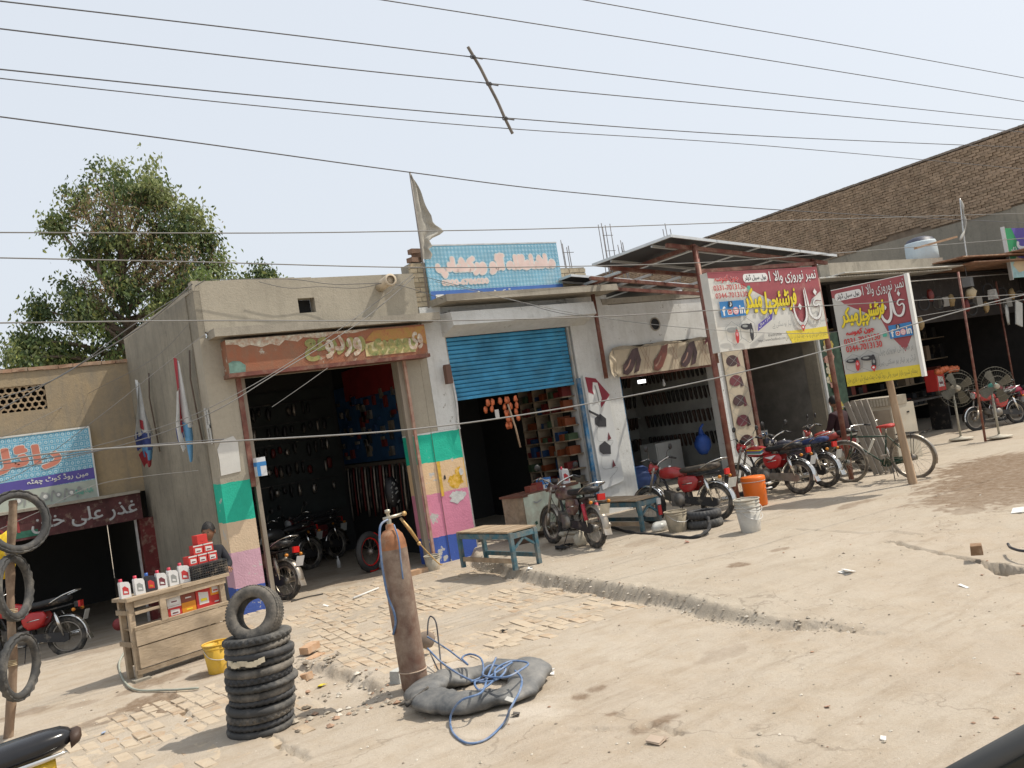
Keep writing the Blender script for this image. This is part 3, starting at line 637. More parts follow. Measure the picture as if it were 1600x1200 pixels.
# ---- shoe shop
sp = thing('shoe_shop_building', 'shoe shop with rows of sandals under a torn printed shoe banner', 'building', (12.9, 12.85, .12))
w = MB(); w.box(11.12, Y0 + .004, 3.18, 13.95, 13.1, 4.0); part('wall', w, PLW, sp)
w = MB(); n = 28; cx, cz, r = 12.28, 3.55, .115; w.lathe([(r, 0), (r + .02, 0), (r + .02, -.012), (r, -.012), (r * .96, .004)], (cx, Y0 + .0, cz), (0, 1, 0), n); part('vent_rim', w, PLC, sp)
w = MB(); w.lathe([(0, 0), (r, 0)], (cx, Y0 - .003, cz), (0, -1, 0), n); part('vent_hole_shade', w, DK, sp)  # flat black disc on the wall, painted as the shade inside a hole
w = MB(); w.box(11.0, 12.82, 4.0, 17.6, 13.2, 4.12, j=.02); part('parapet', w, PLC, sp)
w = MB(); w.box(11.10, 12.86, 0, 11.165, 12.93, 2.62); part('blue_post', w, BLUEP, sp, label='blue painted door post')
w = MB(); w.box(13.85, Y0, 0, 14.66, 13.2, 3.1); w.box(13.95, Y0 + .01, 3.1, 17.6, 13.2, 4.0); part('pillar_wall', w, PLW, sp)
w = MB(); w.box(14.665, 12.80, .1, 14.76, 12.95, 3.0); w.box(13.72, 12.83, 0, 13.80, 12.90, 3.1); part('red_post', w, RED, sp)
w = MB(); w.box(11.17, 12.84, 2.56, 13.72, 12.95, 2.60); part('door_head', w, RED, sp)
SHW = mat('shoe_shop_wall', (.30, .30, .28), .9, .2)
w = MB(); w.box(11.1, 16.0, -.1, 14.3, 16.1, 3.9); w.box(11.08, 13.25, 0, 11.16, 16, 3.9); w.box(14.2, 13.22, 0, 14.3, 16, 3.9); w.box(11.1, 13.22, 2.95, 14.3, 16, 3.05); part('inner_wall', w, SHW, sp)
w = MB(); w.box(11.17, 12.87, .0, 13.8, 16.0, .30); part('plinth', w, PLC, sp)
# ---- corner shop beyond (goods shop with floral panel)
cs = thing('goods_shop_building', 'small dim goods shop behind the row of parked motorcycles', 'building', (16.2, 12.85, .12))
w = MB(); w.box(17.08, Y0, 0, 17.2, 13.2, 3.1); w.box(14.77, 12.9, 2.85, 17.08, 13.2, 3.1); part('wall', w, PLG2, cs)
w = MB(); w.box(14.3, 15.6, 0, 18.3, 15.7, 3.9); w.box(17.1, 13.21, 0, 17.2, 15.6, 3.9); w.box(14.3, 13.22, 3.02, 17.1, 15.6, 3.08); w.box(14.305, 13.21, 0, 14.36, 15.6, 3.0); part('inner_wall', w, mat('dim_plaster', (.20, .19, .17), .9, .25), cs)
w = MB(); w.box(17.2, 12.83, .1, 17.95, 12.9, 2.95); part('floral_panel', w, mat('panel_dark_green', (.05, .09, .06), .7, .5, 5), cs)
w = MB(); w.box(17.16, 12.80, .1, 17.22, 12.9, 3.0); part('jamb', w, PLW, cs)
fc = [mat('flower_yellow', (.55, .42, .10), .7, .3, 20), mat('flower_pink', (.5, .28, .22), .7, .3, 20), mat('flower_cream', (.55, .5, .36), .7, .3, 20), mat('leaf_green_print', (.05, .20, .09), .7, .3, 20)]
for i in range(26):
    u, v = random.uniform(.15, .85), random.uniform(.05, .95); B = Board((17.25, 12.828 - .0012 * i, 1.1), (1, 0, 0), (0, 0, 1), .45, 1.8)
    for k in range(5): B.oval(u + .10 * math.cos(k * 1.256), v + .03 * math.sin(k * 1.256), .09, .022, fc[i % 4], 8, k * 1.256)
    B.done(cs, 'painted_flower')
# ---- roofs behind, so that nothing shows through
rf = thing('rear_roof', 'flat concrete roofs behind the shop parapets', 'roof', (10, 16, 3.9))
w = MB(); w.box(3.56, 13.32, 3.89, 8.7, 19, 3.97); w.box(8.72, 13.32, 4.0, 17.5, 19, 4.06); part('slab', w, PLC, rf)

# ---- left low building (mechanic shed set back from the street)
lb = thing('mechanic_shop_building', 'low tan plastered shop set back on the left with a dark open front', 'building', (0, 17.2, -.45))
yl = 17.2; gx0, gx1, gz0, gz1 = .6, 1.90, 3.58, 4.02
w = MB(); w.box(-8, yl, 1.9, gx0, yl + .25, 4.26); w.box(gx1, yl, 1.9, 3.298, yl + .25, 4.26); w.box(gx0, yl, 1.9, gx1, yl + .25, gz0); w.box(gx0, yl, gz1, gx1, yl + .25, 4.26); part('wall', w, PLT, lb)
w = MB(); x = -8
while x < 3.2: w.box(x, yl - .03, 4.262, min(x + .23, 3.29), yl + .22, 4.325, j=.006); x += .236
part('brick_coping', w, mat('coping_brick', (.33, .20, .13), .9, .3, 5, dust=.4), lb)
w = MB(); seen = set(); hr = .062
for i in range(-1, 14):
    for k in range(-1, 7):
        cx_, cz_ = gx0 + (i + (k % 2) * .5) * hr * 1.732, gz0 + k * hr * 1.5 + .01
        pts = [(cx_ + hr * math.cos(math.radians(a)), cz_ + hr * math.sin(math.radians(a))) for a in range(30, 390, 60)]
        for (a, b), (c, d) in zip(pts, pts[1:] + pts[:1]):
            key = (round((a + c) * 50), round((b + d) * 50))
            if key in seen or not (gz0 - .01 < (b + d) / 2 < gz1 + .01 and gx0 - .01 < (a + c) / 2 < gx1 + .01): continue
            seen.add(key); q = random.uniform(0, .012); w.bar((a, yl + .05 + q, b), (c, yl + .05 + q, d), .028, .07, up=(0, 1, 0))
part('vent_grille', w, mat('clay_grille', (.36, .27, .17), .9, .2), lb)
w = MB(); w.box(gx0, yl + .26, gz0 - .1, gx1, yl + .3, gz1 + .1); part('vent_shade_sheet', w, DK, lb)  # near-black sheet behind the grille, standing in for the shade inside
w = MB(); w.box(-8, yl - .35, 1.42, 3.12, yl + .0, 1.88); part('beam', w, mat('beam_dark_red', (.085, .03, .03), .8, .4, 4, dust=.2), lb, label='dark red beam with painted lettering')
w = MB(); w.box(-8, yl - .40, 1.883, 3.12, yl - .0, 1.93); part('ledge', w, PLC, lb)
w = MB(); w.box(3.06, yl - .3, -.6, 3.297, yl + .1, 1.418); part('jamb', w, mat('red_jamb', (.13, .022, .02), .8, .4, 4, dust=.25), lb)
w = MB(); w.box(2.99, yl - .2, -.6, 3.03, yl - .16, 1.418); part('post', w, STEEL, lb)
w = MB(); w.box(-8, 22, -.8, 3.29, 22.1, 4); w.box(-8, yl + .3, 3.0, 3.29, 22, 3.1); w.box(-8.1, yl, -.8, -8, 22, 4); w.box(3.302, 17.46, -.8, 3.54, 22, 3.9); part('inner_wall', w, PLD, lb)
w = MB(); w.box(-8, 17.46, 4.16, 3.29, 22, 4.24); part('roof', w, PLC, lb)
B = Board((-1.2, yl - .351, 1.46), (1, 0, 0), (0, 0, 1), 4.3, .36)
LWH = mat('lettering_grey_white', (.42, .43, .43), .8, .2, 20); LRD = mat('lettering_dull_red', (.3, .05, .05), .8, .2, 20)
B.rect(0, 0, .62, .3, mat('beam_green', (.03, .12, .08), .8, .3, 8)); B.text('غذر علی خان', .60, .08, .985, .92, LWH, True, .015, rot=0); B.text('آٹو ورکس', .2, .1, .57, .9, LRD, True, .02); B.done(lb)

# ---- big brick warehouse, its long side wall running away from the street
wh = thing('warehouse_building', 'huge bare brick side wall rising behind the shops', 'building', (27, 12, 0))
XW = 27.0; BRW = [mat('warehouse_brick_a', (.30, .215, .145), .95, .3, 4, bump=.3, dust=.3, dcol=(.30, .235, .16), dscale=1.5, rand=.18), mat('warehouse_brick_b', (.35, .255, .175), .95, .3, 4, bump=.3, dust=.3, dcol=(.2, .14, .1), dscale=1.5, rand=.18)]
w = MB(); w.box(XW, 9.5, 0, XW + .3, 34, 5.95); part('plastered_wall', w, wall_mat('grey_render', (.33, .295, .235), (.19, .175, .145), .7, .5), wh)
w = MB(); w.box(XW + .03, 9.5, 5.95, XW + .3, 34, 8.1); part('mortar_wall', w, mat('mortar_dark', (.19, .145, .105), .95, .3, 3), wh)
bl = []
for r in range(26):
    z = 5.96 + r * .083
    for k in range(104):
        y = 9.6 + k * .236 + (.118 if r % 2 else 0)
        if y > 34: break
        bl.append((y, z, r))
bl.sort(key=lambda b: b[0] if b[0] > 11.6 else b[0] + 50)
BW = []
for i in range(6): q = MB(); q.box(-.03, -.111, -.036, .03, .111, .036, j=.006); BW.append(mesh('brick', q, BRW[i % 2]))
sb = MB(); nn = 0
for (y, z, r) in bl:
    low = z < 6.02 + .25 * fbm(y * .4, 0, 6)
    if low: continue
    M = Matrix.Translation((XW + random.uniform(-.012, .014), y, z)) @ Matrix.Rotation(random.uniform(-.04, .04), 4, 'X')
    if nn < 300: child('brick', BW[nn % 6], wh, Matrix.Translation((-27, -12, 0)) @ M); nn += 1
    else: q = MB(); q.box(-.03, -.111, -.036, .03, .111, .036, j=.005); sb.add(q, M, random.random() < .4)
part('far_bricks', sb, BRW, wh, kind='stuff')
w = MB(); y = 9.6
while y < 34: w.box(XW - .05, y, 8.105, XW + .3, y + .11, 8.17, j=.006); y += .118
part('coping', w, mat('coping_grey', (.21, .175, .145), .9, .3), wh)

# ---- fan shop: open fronted shed on the right
fs = thing('fan_shop_building', 'open fronted repair shed with a deep dark interior and tin roof', 'building', (21, 12, 0))
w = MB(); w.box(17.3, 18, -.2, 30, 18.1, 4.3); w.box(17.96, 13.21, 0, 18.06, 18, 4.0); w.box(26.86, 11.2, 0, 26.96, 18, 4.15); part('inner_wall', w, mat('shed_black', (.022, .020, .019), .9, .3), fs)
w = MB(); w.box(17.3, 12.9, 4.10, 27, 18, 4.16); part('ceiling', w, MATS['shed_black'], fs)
w = MB()
for i in range(62):
    x = 15.8 + i * .1
    w.prism([(0, 0), (.025, .022), (.05, .03), (.075, .022), (.1, 0), (.1, -.004), (.0, -.004)], lambda u, v, q, x=x: Vector((x + u, 12.1 + q, 4.12 + v + q * .05)), 1.5)
part('corrugated_sheet', w, mat('zinc_sheet', (.55, .54, .50), .5, .3, 4, metal=.5, dust=.3), fs)
w = MB(); w.box(17.3, 11.9, 4.17, 22.2, 13.4, 4.195); part('roof_edge', w, mat('pale_sheet', (.55, .53, .48), .6, .2), fs)
w = MB(); w.box(17.4, 12.35, 4.215, 22.1, 12.6, 4.50, j=.01); w.box(22.1, 12.35, 4.215, 25.6, 12.6, 4.42, j=.01); part('parapet', w, PLC, fs)
w = MB(); w.obox((24.6, 12.4, 4.20), (4.9, 1.6, .03), 0); w.obox((23.5, 12.0, 4.34), (3.8, .9, .03), 0); w.obox((26.2, 11.7, 4.40), (4.4, .9, .03), 0); part('rusty_sheet', w, mat('rusty_sheet', (.25, .13, .08), .8, .4, 3, dust=.3), fs)
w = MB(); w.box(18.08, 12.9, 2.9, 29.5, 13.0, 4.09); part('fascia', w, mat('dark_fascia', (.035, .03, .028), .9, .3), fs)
# ================================================================== CANOPY OF SOLAR PANELS
cp = thing('solar_canopy', 'maroon steel frame carrying tilted solar panels over the shoe shop', 'canopy', (12, 11, .12))
def zc(x): return 4.50 - .105 * (x - 9.9)
for (x, y, top) in ((10.50, 9.81, 4.40), (13.46, 9.84, 4.08), (10.62, 12.62, 4.30), (13.6, 12.62, 4.0)):
    w = MB(); w.tube([(x, y, .02 if y < 12 else 2.6), (x + .0, y, top)], .048 if y < 12 else .04, 10); part('post', w, RED, cp)
for (a, b) in (((10.5, 9.81, 3.98), (13.46, 9.84, 4.02)), ((10.5, 9.81, 4.40), (10.62, 12.7, 4.38)), ((13.46, 9.84, 4.08), (13.6, 12.7, 4.0)), ((10.2, 12.4, 4.3), (13.9, 12.4, 3.95)), ((9.98, 9.9, 4.44), (13.9, 9.9, 4.03)), ((10.0, 11.3, 4.40), (13.9, 11.3, 4.0)), ((10.1, 12.0, 4.38), (13.9, 12.0, 3.97))):
    w = MB(); w.bar(a, b, .06, .06); part('beam', w, RED, cp)
PB_ = mat('panel_back', (.030, .031, .036), .5, .1, 3, bump=0); PF = mat('panel_frame', (.62, .63, .62), .35, .1, 5, metal=.5, bump=0); PC = mat('panel_cells', (.015, .02, .05), .15, .1, 5, bump=0); PV = mat('panel_backsheet', (.60, .62, .64), .5, .05, 3, bump=0)
xa = Vector((1, 0, -.105)).normalized(); za = Vector((.105, 0, 1)).normalized(); ya = Vector((0, 1, 0))
for r, (y0, y1, xs0, cnt) in enumerate(((9.70, 11.66, 9.90, 4), (12.42, 14.3, 10.02, 3))):
    for i in range(cnt):
        wd = 1.0; x0 = xs0 + i * 1.02; c = Vector((x0 + wd / 2, (y0 + y1) / 2, zc(x0 + wd / 2) + .045)); R = (xa, ya, za)
        t = part('solar_panel', MB().obox(c, (wd - .03, y1 - y0 - .03, .018), R, 0), PB_, cp)
        q = MB(); q.obox(c + za * .0125, (wd - .05, y1 - y0 - .05, .004), R); sp_ = part('cells', q, PC, t)
        q = MB()
        for s_ in (-1, 1):
            q.obox(c + xa * s_ * (wd / 2 - .012) + za * .0, (.024, y1 - y0, .044), R); q.obox(c + ya * s_ * ((y1 - y0) / 2 - .012), (wd - .05, .024, .043), R)
        part('frame', q, PF, t)
    for yy in ((y0 + .5, y1 - .45) if r == 0 else (y0 + .4,)):
        w = MB(); w.bar((9.95, yy, zc(9.95) + .01), (xs0 + cnt * 1.02 + .05, yy, zc(xs0 + cnt * 1.02 + .05) + .01), .04, .04); part('rail', w, PF, cp)
for i in range(6):
    x = 10.45 + i * .72; w = MB(); w.bar((x, 11.55, zc(x) - .06), (x, 12.6, zc(x) - .06), .045, .035, up=(1, 0, 0)); part('rail', w, PF, cp)

# ================================================================== SIGNS
WHT = mat('sign_white', (.62, .61, .56), .5, .06, 4, bump=.03, dust=.12, dscale=2); MAR = mat('sign_maroon', (.32, .075, .085), .5, .08, 4, bump=.03, dust=.08, dscale=3); YEL = mat('sign_yellow', (.72, .58, .05), .5, .08, 4, bump=0)
SW = mat('print_white', (.72, .72, .70), .5, .03, 4, bump=0); SK = mat('print_black', (.04, .04, .045), .5, .05, 4, bump=0); SR = mat('print_red', (.50, .04, .04), .5, .05, 4, bump=0); SY = mat('print_yellow', (.78, .62, .03), .5, .05, 4, bump=0)
SB = mat('print_blue', (.04, .20, .46), .5, .06, 4, bump=0); SG = mat('print_grey', (.28, .29, .28), .5, .05, 4, bump=0); SP = mat('print_purple', (.10, .08, .32), .5, .05, 4, bump=0); SOL = mat('print_olive', (.22, .19, .05), .5, .05, 4, bump=0); SPK = mat('print_pink', (.70, .30, .32), .5, .05, 4, bump=0); SGN = mat('print_green', (.08, .40, .30), .5, .05, 4, bump=0)
SMR = mat('print_dark_maroon', (.16, .04, .05), .5, .05, 4, bump=0)
def khan(B, u, v, s, m, shd=None, xs=1.0):
    """the big brushed word, drawn as pen strokes; u,v lower left, s = height in board heights, r = height/width ratio"""
    r = B.h / B.w
    def Q(p): return [(u + x * s * r * xs, v + y * s) for x, y in p]
    K = s * B.h * .8
    for mm, dx, ex in (((shd, .02, .012),) if shd else ()) + ((m, 0, 0),):
        f = lambda p: [(a + dx * s * r, b - dx * s) for a, b in Q(p)]
        B.ribbon(f([(.02, .60), (.0, .38), (.10, .12), (.30, .02), (.48, .16), (.55, .42), (.56, .95)]), [.03 * K, .07 * K, .10 * K, .13 * K, .10 * K, .09 * K, .03 * K], mm)      # noon bowl rising to alif
        B.ribbon(f([(.62, 1.0), (.66, .6), (.70, .30), (.80, .17)]), [.02 * K, .09 * K, .10 * K, .06 * K], mm)          # alif
        B.ribbon(f([(.80, .17), (.95, .14), (1.10, .20), (1.22, .40), (1.16, .52), (1.0, .48), (.92, .56), (1.04, .66), (1.3, .62)]), [.06 * K, .09 * K, .10 * K, .07 * K, .05 * K, .05 * K, .06 * K, .06 * K, .015 * K], mm)
        for cx, cy in ((.27, .50), (1.06, .86)):
            d = .085; B.poly(f([(cx - d, cy), (cx, cy - d * 1.1), (cx + d, cy), (cx, cy + d * 1.1)]), mm)
def sandals(B, cu, cv, s, dark, tint):
    r = B.h / B.w
    hexa = [(cu + s * 1.25 * r * math.cos(math.radians(a)), cv + s * 1.25 * math.sin(math.radians(a))) for a in range(30, 391, 60)]
    for a, b in zip(hexa, hexa[1:]): B.ribbon([a, b], .008, SG)
    B.oval(cu - .15 * s * r, cv + .35 * s, .85 * s * r, .30 * s, dark, 18, -.05); B.oval(cu + .45 * s * r, cv - .35 * s, .28 * s * r, .75 * s, tint, 18, -.12)
    B.oval(cu - .35 * s * r, cv + .42 * s, .40 * s * r, .14 * s, SG, 14, -.05); B.oval(cu + .47 * s * r, cv - .15 * s, .15 * s * r, .22 * s, SPK if tint is SR else SG, 12)
    B.ribbon([(cu + .1 * s * r, cv + .30 * s), (cu + .5 * s * r, cv + .6 * s), (cu + .6 * s * r, cv + .3 * s)], .022, dark)
def socials(B, u0, v0, u1, v1):
    B.rect(u0, v0, u1, v1, SB); h = v1 - v0; W_ = u1 - u0; r = B.h / B.w
    B.text('f', u0 + .08 * W_, v0 + .12 * h, u0 + .2 * W_, v0 + .66 * h, SW, bold=.03)
    B.rrect(u0 + .27 * W_, v0 + .14 * h, u0 + .46 * W_, v0 + .5 * h, .02, SW); B.rrect(u0 + .30 * W_, v0 + .2 * h, u0 + .43 * W_, v0 + .44 * h, .012, SR); B.poly([(u0 + .34 * W_, v0 + .25 * h), (u0 + .40 * W_, v0 + .32 * h), (u0 + .34 * W_, v0 + .39 * h)], SW)
    B.oval(u0 + .60 * W_, v0 + .36 * h, .12 * W_, .24 * h, SPK, 20); B.oval(u0 + .60 * W_, v0 + .36 * h, .085 * W_, .17 * h, SW, 20); B.oval(u0 + .60 * W_, v0 + .36 * h, .06 * W_, .12 * h, SPK, 16); B.oval(u0 + .60 * W_, v0 + .36 * h, .03 * W_, .06 * h, SW, 12)
    B.text('in', u0 + .76 * W_, v0 + .16 * h, u0 + .96 * W_, v0 + .66 * h, SW, bold=.03)
    B.rrect(u0 + .34 * W_, v0 + .62 * h, u0 + .50 * W_, v0 + .98 * h, .015, SK); B.text('♪', u0 + .38 * W_, v0 + .66 * h, u0 + .46 * W_, v0 + .93 * h, SW, bold=.02)
def pin(B, u, v, s):
    r = B.h / B.w; B.poly([(u - .34 * s * r, v + .5 * s), (u, v - .1 * s), (u + .34 * s * r, v + .5 * s)], SR); B.oval(u, v + .65 * s, .42 * s * r, .38 * s, SR, 16); B.oval(u, v + .65 * s, .2 * s * r, .18 * s, SW, 12)
# --- wide sign under the canopy
s1 = thing('shop_sign', 'wide boxed shoe shop sign hanging between the two maroon canopy posts', 'sign', (11.85, 9.66, 2.65))
w = MB(); w.box(10.47, 9.62, 2.65, 13.20, 9.78, 3.92); part('sign_box', w, WHT, s1)
B = Board((10.47, 9.619, 2.65), (1, 0, 0), (0, 0, 1), 2.73, 1.27)
B.poly([(0, 1), (0, .93), (.12, .91), (.26, .84), (.40, .70), (.55, .56), (.66, .48), (.77, .24), (.83, .36), (.90, .56), (1, .66), (1, 1)], MAR)
B.poly([(.64, 0), (1, 0), (1, .17), (.80, .16), (.60, .165)], YEL); B.rect(0, .985, 1, 1, MAR)
B.rrect(.295, .845, .515, .955, .06, SW); B.text('ہول سیل ڈیلر', .31, .86, .50, .945, SK, True, .02)
B.text('نمبر نوروزی والا 1', .53, .80, .975, .975, SW, True, .01, outline=SMR)
B.text('جون کھوسہ', .05, .86, .25, .955, SR, True, .035, outline=SW)
B.text('0331-7013130', .03, .765, .30, .83, SR, bold=.01); B.text('0344-7013130', .035, .665, .31, .73, SR, bold=.01)
B.rrect(.315, .75, .34, .80, .01, SGN)
B.text('فرنٹیئر', .535, .44, .735, .72, SY, True, .025, outline=SOL, shear=.1, ow=.018); B.text('چپل', .395, .40, .555, .70, SY, True, .025, outline=SOL, shear=.1, ow=.018); B.text('میکر', .265, .44, .41, .76, SY, True, .025, outline=SOL, shear=.1, ow=.018)
khan(B, .70, .22, .50, SW, SMR, .92)
socials(B, .045, .42, .255, .62)
sandals(B, .115, .21, .12, SG, SR); sandals(B, .235, .23, .13, SK, SK)
B.poly([(.315, .20), (.46, .335), (.475, .42), (.33, .29)], SP); B.text('تازہ مال', .335, .235, .455, .28, SW, True, .01, rot=.43)
B.text('ہر قسم کی نوروزی چپل آرڈر پر تیار ہو سکتی ہے', .45, .20, .985, .315, SG, True, .0)
B.text('khanfrontier', .40, .115, .525, .155, SK, bold=.005); B.text('https://www.facebook.com', .30, .05, .55, .095, SK, bold=.0)
B.text('بمقام شیرو بازار سرور والی روڈ کوٹ چھٹہ ضلع ڈیرہ غازی خان', .55, .02, .985, .125, SOL, True, .0); pin(B, .73, .13, .09)
B.done(s1)
# --- square sign on the bamboo pole
d2 = Vector((12.87 - 12.55, 7.82 - 8.95, 0)).normalized(); o2 = Vector((12.55, 8.95, 1.79))
s2 = thing('shop_sign', 'tall square shoe shop sign turned side on above the parked bicycle', 'sign', (12.7, 8.4, 1.8))
nrm = d2.cross(Vector((0, 0, 1))); 
w = MB(); w.obox(o2 + d2 * .58 + Vector((0, 0, .80)) - nrm * .05, (1.16, .09, 1.60), (d2, -nrm, Vector((0, 0, 1)))); part('sign_box', w, WHT, s2)
w = MB(); w.obox(o2 + d2 * 1.19 + Vector((0, 0, .80)) - nrm * .02, (.05, .12, 1.62), (d2, -nrm, Vector((0, 0, 1)))); part('frame', w, mat('frame_white', (.7, .7, .66), .5, .05, 3), s2)
B = Board(o2 - nrm * .004, d2, (0, 0, 1), 1.16, 1.60)
B.rect(0, 0, 1, 1, mat('print_pale_grey', (.50, .50, .47), .5, .06, 3, bump=.02))
B.poly([(0, 1), (0, .92), (.10, .88), (.16, .83), (.6, .62), (.68, .45), (.85, .26), (.99, .44), (1, .48), (1, 1)], MAR); B.poly([(0, 0), (1, 0), (1, .115), (0, .125)], YEL)
B.rect(0, .993, 1, 1, SW)
B.rrect(.04, .875, .41, .955, .05, SW); B.text('ہول سیل ڈیلر', .07, .885, .38, .945, SK, True, .02)
B.text('نمبر نوروزی والا 1', .43, .85, .975, .98, SW, True, .0, outline=SMR)
khan(B, .62, .57, .30, SW, SMR, .62)
B.text('فرنٹیئر', .44, .62, .66, .80, SY, True, .025, outline=SOL, shear=.1, ow=.018); B.text('چپل', .28, .58, .45, .76, SY, True, .025, outline=SOL, shear=.1, ow=.018); B.text('میکر', .08, .60, .30, .79, SY, True, .025, outline=SOL, shear=.1, ow=.018)
B.text('جون کھوسہ', .12, .50, .50, .565, SR, True, .05); B.text('0331-7013130', .07, .42, .56, .48, SR, bold=.02); B.text('0344-7013130', .08, .345, .57, .405, SR, bold=.02); B.rrect(.60, .435, .655, .475, .01, SGN)
socials(B, .69, .405, .99, .535)
sandals(B, .16, .225, .075, SK, SR); sandals(B, .38, .225, .085, SK, SK)
B.text('ہر قسم کی نوروزی چپل', .52, .245, .97, .33, SG, True, .01); B.text('آرڈر پر تیار ہو سکتی ہیں', .50, .145, .98, .22, SG, True, .01)
B.text('بمقام شیرو بازار سرور والی روڈ کوٹ چھٹہ ضلع ڈیرہ غازی خان', .03, .015, .97, .095, SOL, True, .0); pin(B, .42, .115, .06)
B.done(s2)
wp = MB(); wp.tube(curve3([(12.93, 8.34, .05), (12.91, 8.36, .6), (12.89, 8.39, 1.2), (12.90, 8.42, 1.8), (12.93, 8.5, 3.0)]), [.075, .07, .068, .066, .064, .063, .062, .062, .06, .06, .06, .06, .06, .058, .055, .055, .055, .055, .055, .055, .055, .055, .055, .055, .05], 12)
WOOD = mat('pole_wood', (.36, .255, .165), .85, .4, 6, stretch=(1, 1, .12), bump=.5, bscale=20, dust=.15)
solo('wooden_post', wp, WOOD, 'rough pale wooden post holding up the square sign beside the bicycle', 'post')
# --- blue roof sign above the shutter
TEAL = mat('sign_teal', (.14, .40, .56), .6, .12, 2, bump=.03, dust=.15, dscale=1.5, dcol=(.5, .5, .45)); TE2 = mat('print_teal_pale', (.44, .62, .70), .6, .1, 4, bump=0); BLU = mat('sign_royal', (.06, .15, .42), .6, .1, 4, bump=0)
BP = mat('print_blush', (.70, .54, .49), .6, .1, 6, bump=0); BW_ = mat('print_offwhite', (.66, .66, .62), .6, .1, 6, bump=0); TDK = mat('print_teal_dark', (.05, .16, .21), .6, .1, 4, bump=0)
def dotgrid(B, nu, nv, dark=True):
    r = B.w / B.h
    for i in range(nu + 1): B.k -= 1; B.rect(i / nu - .0009, 0, i / nu + .0009, 1, TE2)
    for j in range(nv + 1): B.k -= 1; B.rect(0, j / nv - .004, 1, j / nv + .004, TE2)
    k0 = B.k + 1
    for i in range(nu):
        for j in range(nv):
            B.k = k0 - 1; B.oval((i + .5) / nu, (j + .5) / nv, .30 / nu, .30 / nv, TE2, 8); B.k = k0; B.oval((i + .5) / nu, (j + .5) / nv, .13 / nu, .13 / nv, TEAL, 6)
            if dark: B.k = k0 - 1; B.poly([(i / nu - .11 / nu, j / nv), (i / nu, j / nv - .11 / nv), (i / nu + .11 / nu, j / nv), (i / nu, j / nv + .11 / nv)], TDK)
    B.k = k0 + 2
bs = thing('shop_sign', 'faded blue patterned workshop sign standing on the roof above the shutter', 'sign', (8.7, 12.75, 4.3))
q0, q1, q2 = Vector((7.30, 12.80, 4.31)), Vector((10.12, 12.80, 4.33)), None
w = MB(); w.box(7.30, 12.80, 4.305, 10.10, 12.84, 5.22); part('sign_panel', w, TEAL, bs)
w = MB(); [w.box(x, 12.842, 4.3, x + .03, 12.875, 5.21) for x in (7.32, 8.7, 10.05)]; w.box(7.30, 12.795, 5.223, 10.11, 12.845, 5.245); part('frame', w, STEEL, bs)
B = Board((7.30, 12.799, 4.305), (1, 0, 0), (0, 0, 1), 2.80, .915)
dotgrid(B, 38, 12); B.rect(0, 0, 1, .16, BLU)
B.text('ماشاءاللہ آٹو ورکشاپ', .07, .42, .955, .80, BW_, True, .14, outline=None); B.text('ماشاءاللہ آٹو ورکشاپ', .07, .42, .955, .80, BP, True, .085)
B.text('0300-6786030', .09, .255, .42, .35, BW_, bold=.12); B.text('0300-6786030', .09, .255, .42, .35, BP, bold=.04)
B.text('مین روڈ کوٹ چھٹہ', .30, .015, .74, .135, BW_, True, .02); B.rect(.03, .0, .085, .09, BW_)
B.done(bs)
# --- left shop sign
ls = thing('shop_sign', 'faded teal shop sign on the tan wall of the set back left shop', 'sign', (1, 17.1, 1.9))
w = MB(); w.box(-1.55, 17.08, 1.90, 2.47, 17.12, 3.15); part('sign_panel', w, TEAL, ls)
w = MB(); w.box(-1.57, 17.07, 3.152, 2.49, 17.13, 3.18); w.box(2.472, 17.07, 1.9, 2.495, 17.13, 3.15); part('frame', w, BW_, ls)
B = Board((-1.55, 17.079, 1.90), (1, 0, 0), (0, 0, 1), 4.02, 1.25)
dotgrid(B, 44, 12, False); B.poly([(0, .20), (.92, .28), (1, .285), (1, .44), (0, .34)], SP); B.rect(0, 0, 1, .27, mat('print_pale_olive', (.40, .44, .38), .6, .1, 4, bump=0))
B.text('رائل', .56, .53, .875, .86, BW_, True, .08); B.text('رائل', .56, .53, .875, .86, mat('print_brick_red', (.55, .20, .14), .6, .1, 6, bump=0), True, .055)
B.text('مین روڈ کوٹ چھٹہ', .74, .315, .975, .415, BW_, True, .02)
for u, s in ((.70, 1), (.76, .7), (.80, 1.1), (.85, .8), (.9, .9)):
    B.oval(u, .14, .016 * s, .05 * s, SG, 14); B.oval(u, .14, .008 * s, .026 * s, BW_, 10); B.ribbon([(u + .02, .06), (u + .03, .2), (u + .045, .12)], .03, SG)
B.text('بائیک رپیرنگ', .91, .09, .985, .17, SGN, True, .02)
B.done(ls)
# --- sign at the far right
rs = thing('shop_sign', 'green and purple shop sign above the open shed roof', 'sign', (24.6, 11.9, 3.7))
w = MB(); w.box(24.45, 11.86, 3.75, 28.2, 11.92, 5.10); part('sign_panel', w, mat('sign_green', (.04, .28, .12), .5, .1), rs)
w = MB(); w.box(24.40, 11.84, 3.70, 24.448, 11.93, 5.14); part('frame', w, PF, rs)
B = Board((24.45, 11.859, 3.75), (1, 0, 0), (0, 0, 1), 3.75, 1.35)
B.poly([(.10, 1), (.16, .7), (.11, .35), (.2, .3), (.5, .35), (1, .4), (1, 1)], mat('print_violet', (.13, .10, .36), .5, .1)); B.rect(0, 0, 1, .33, mat('print_aqua', (.35, .55, .58), .5, .2, 8)); B.poly([(.03, .25), (.10, .42), (.2, .36), (.25, .15), (.1, .1)], mat('print_sand', (.60, .48, .32), .5, .1))
B.text('گلاب', .14, .5, .7, .9, SW, True, .05); B.text('دی', .05, .5, .12, .62, SW, True, .03); B.done(rs)
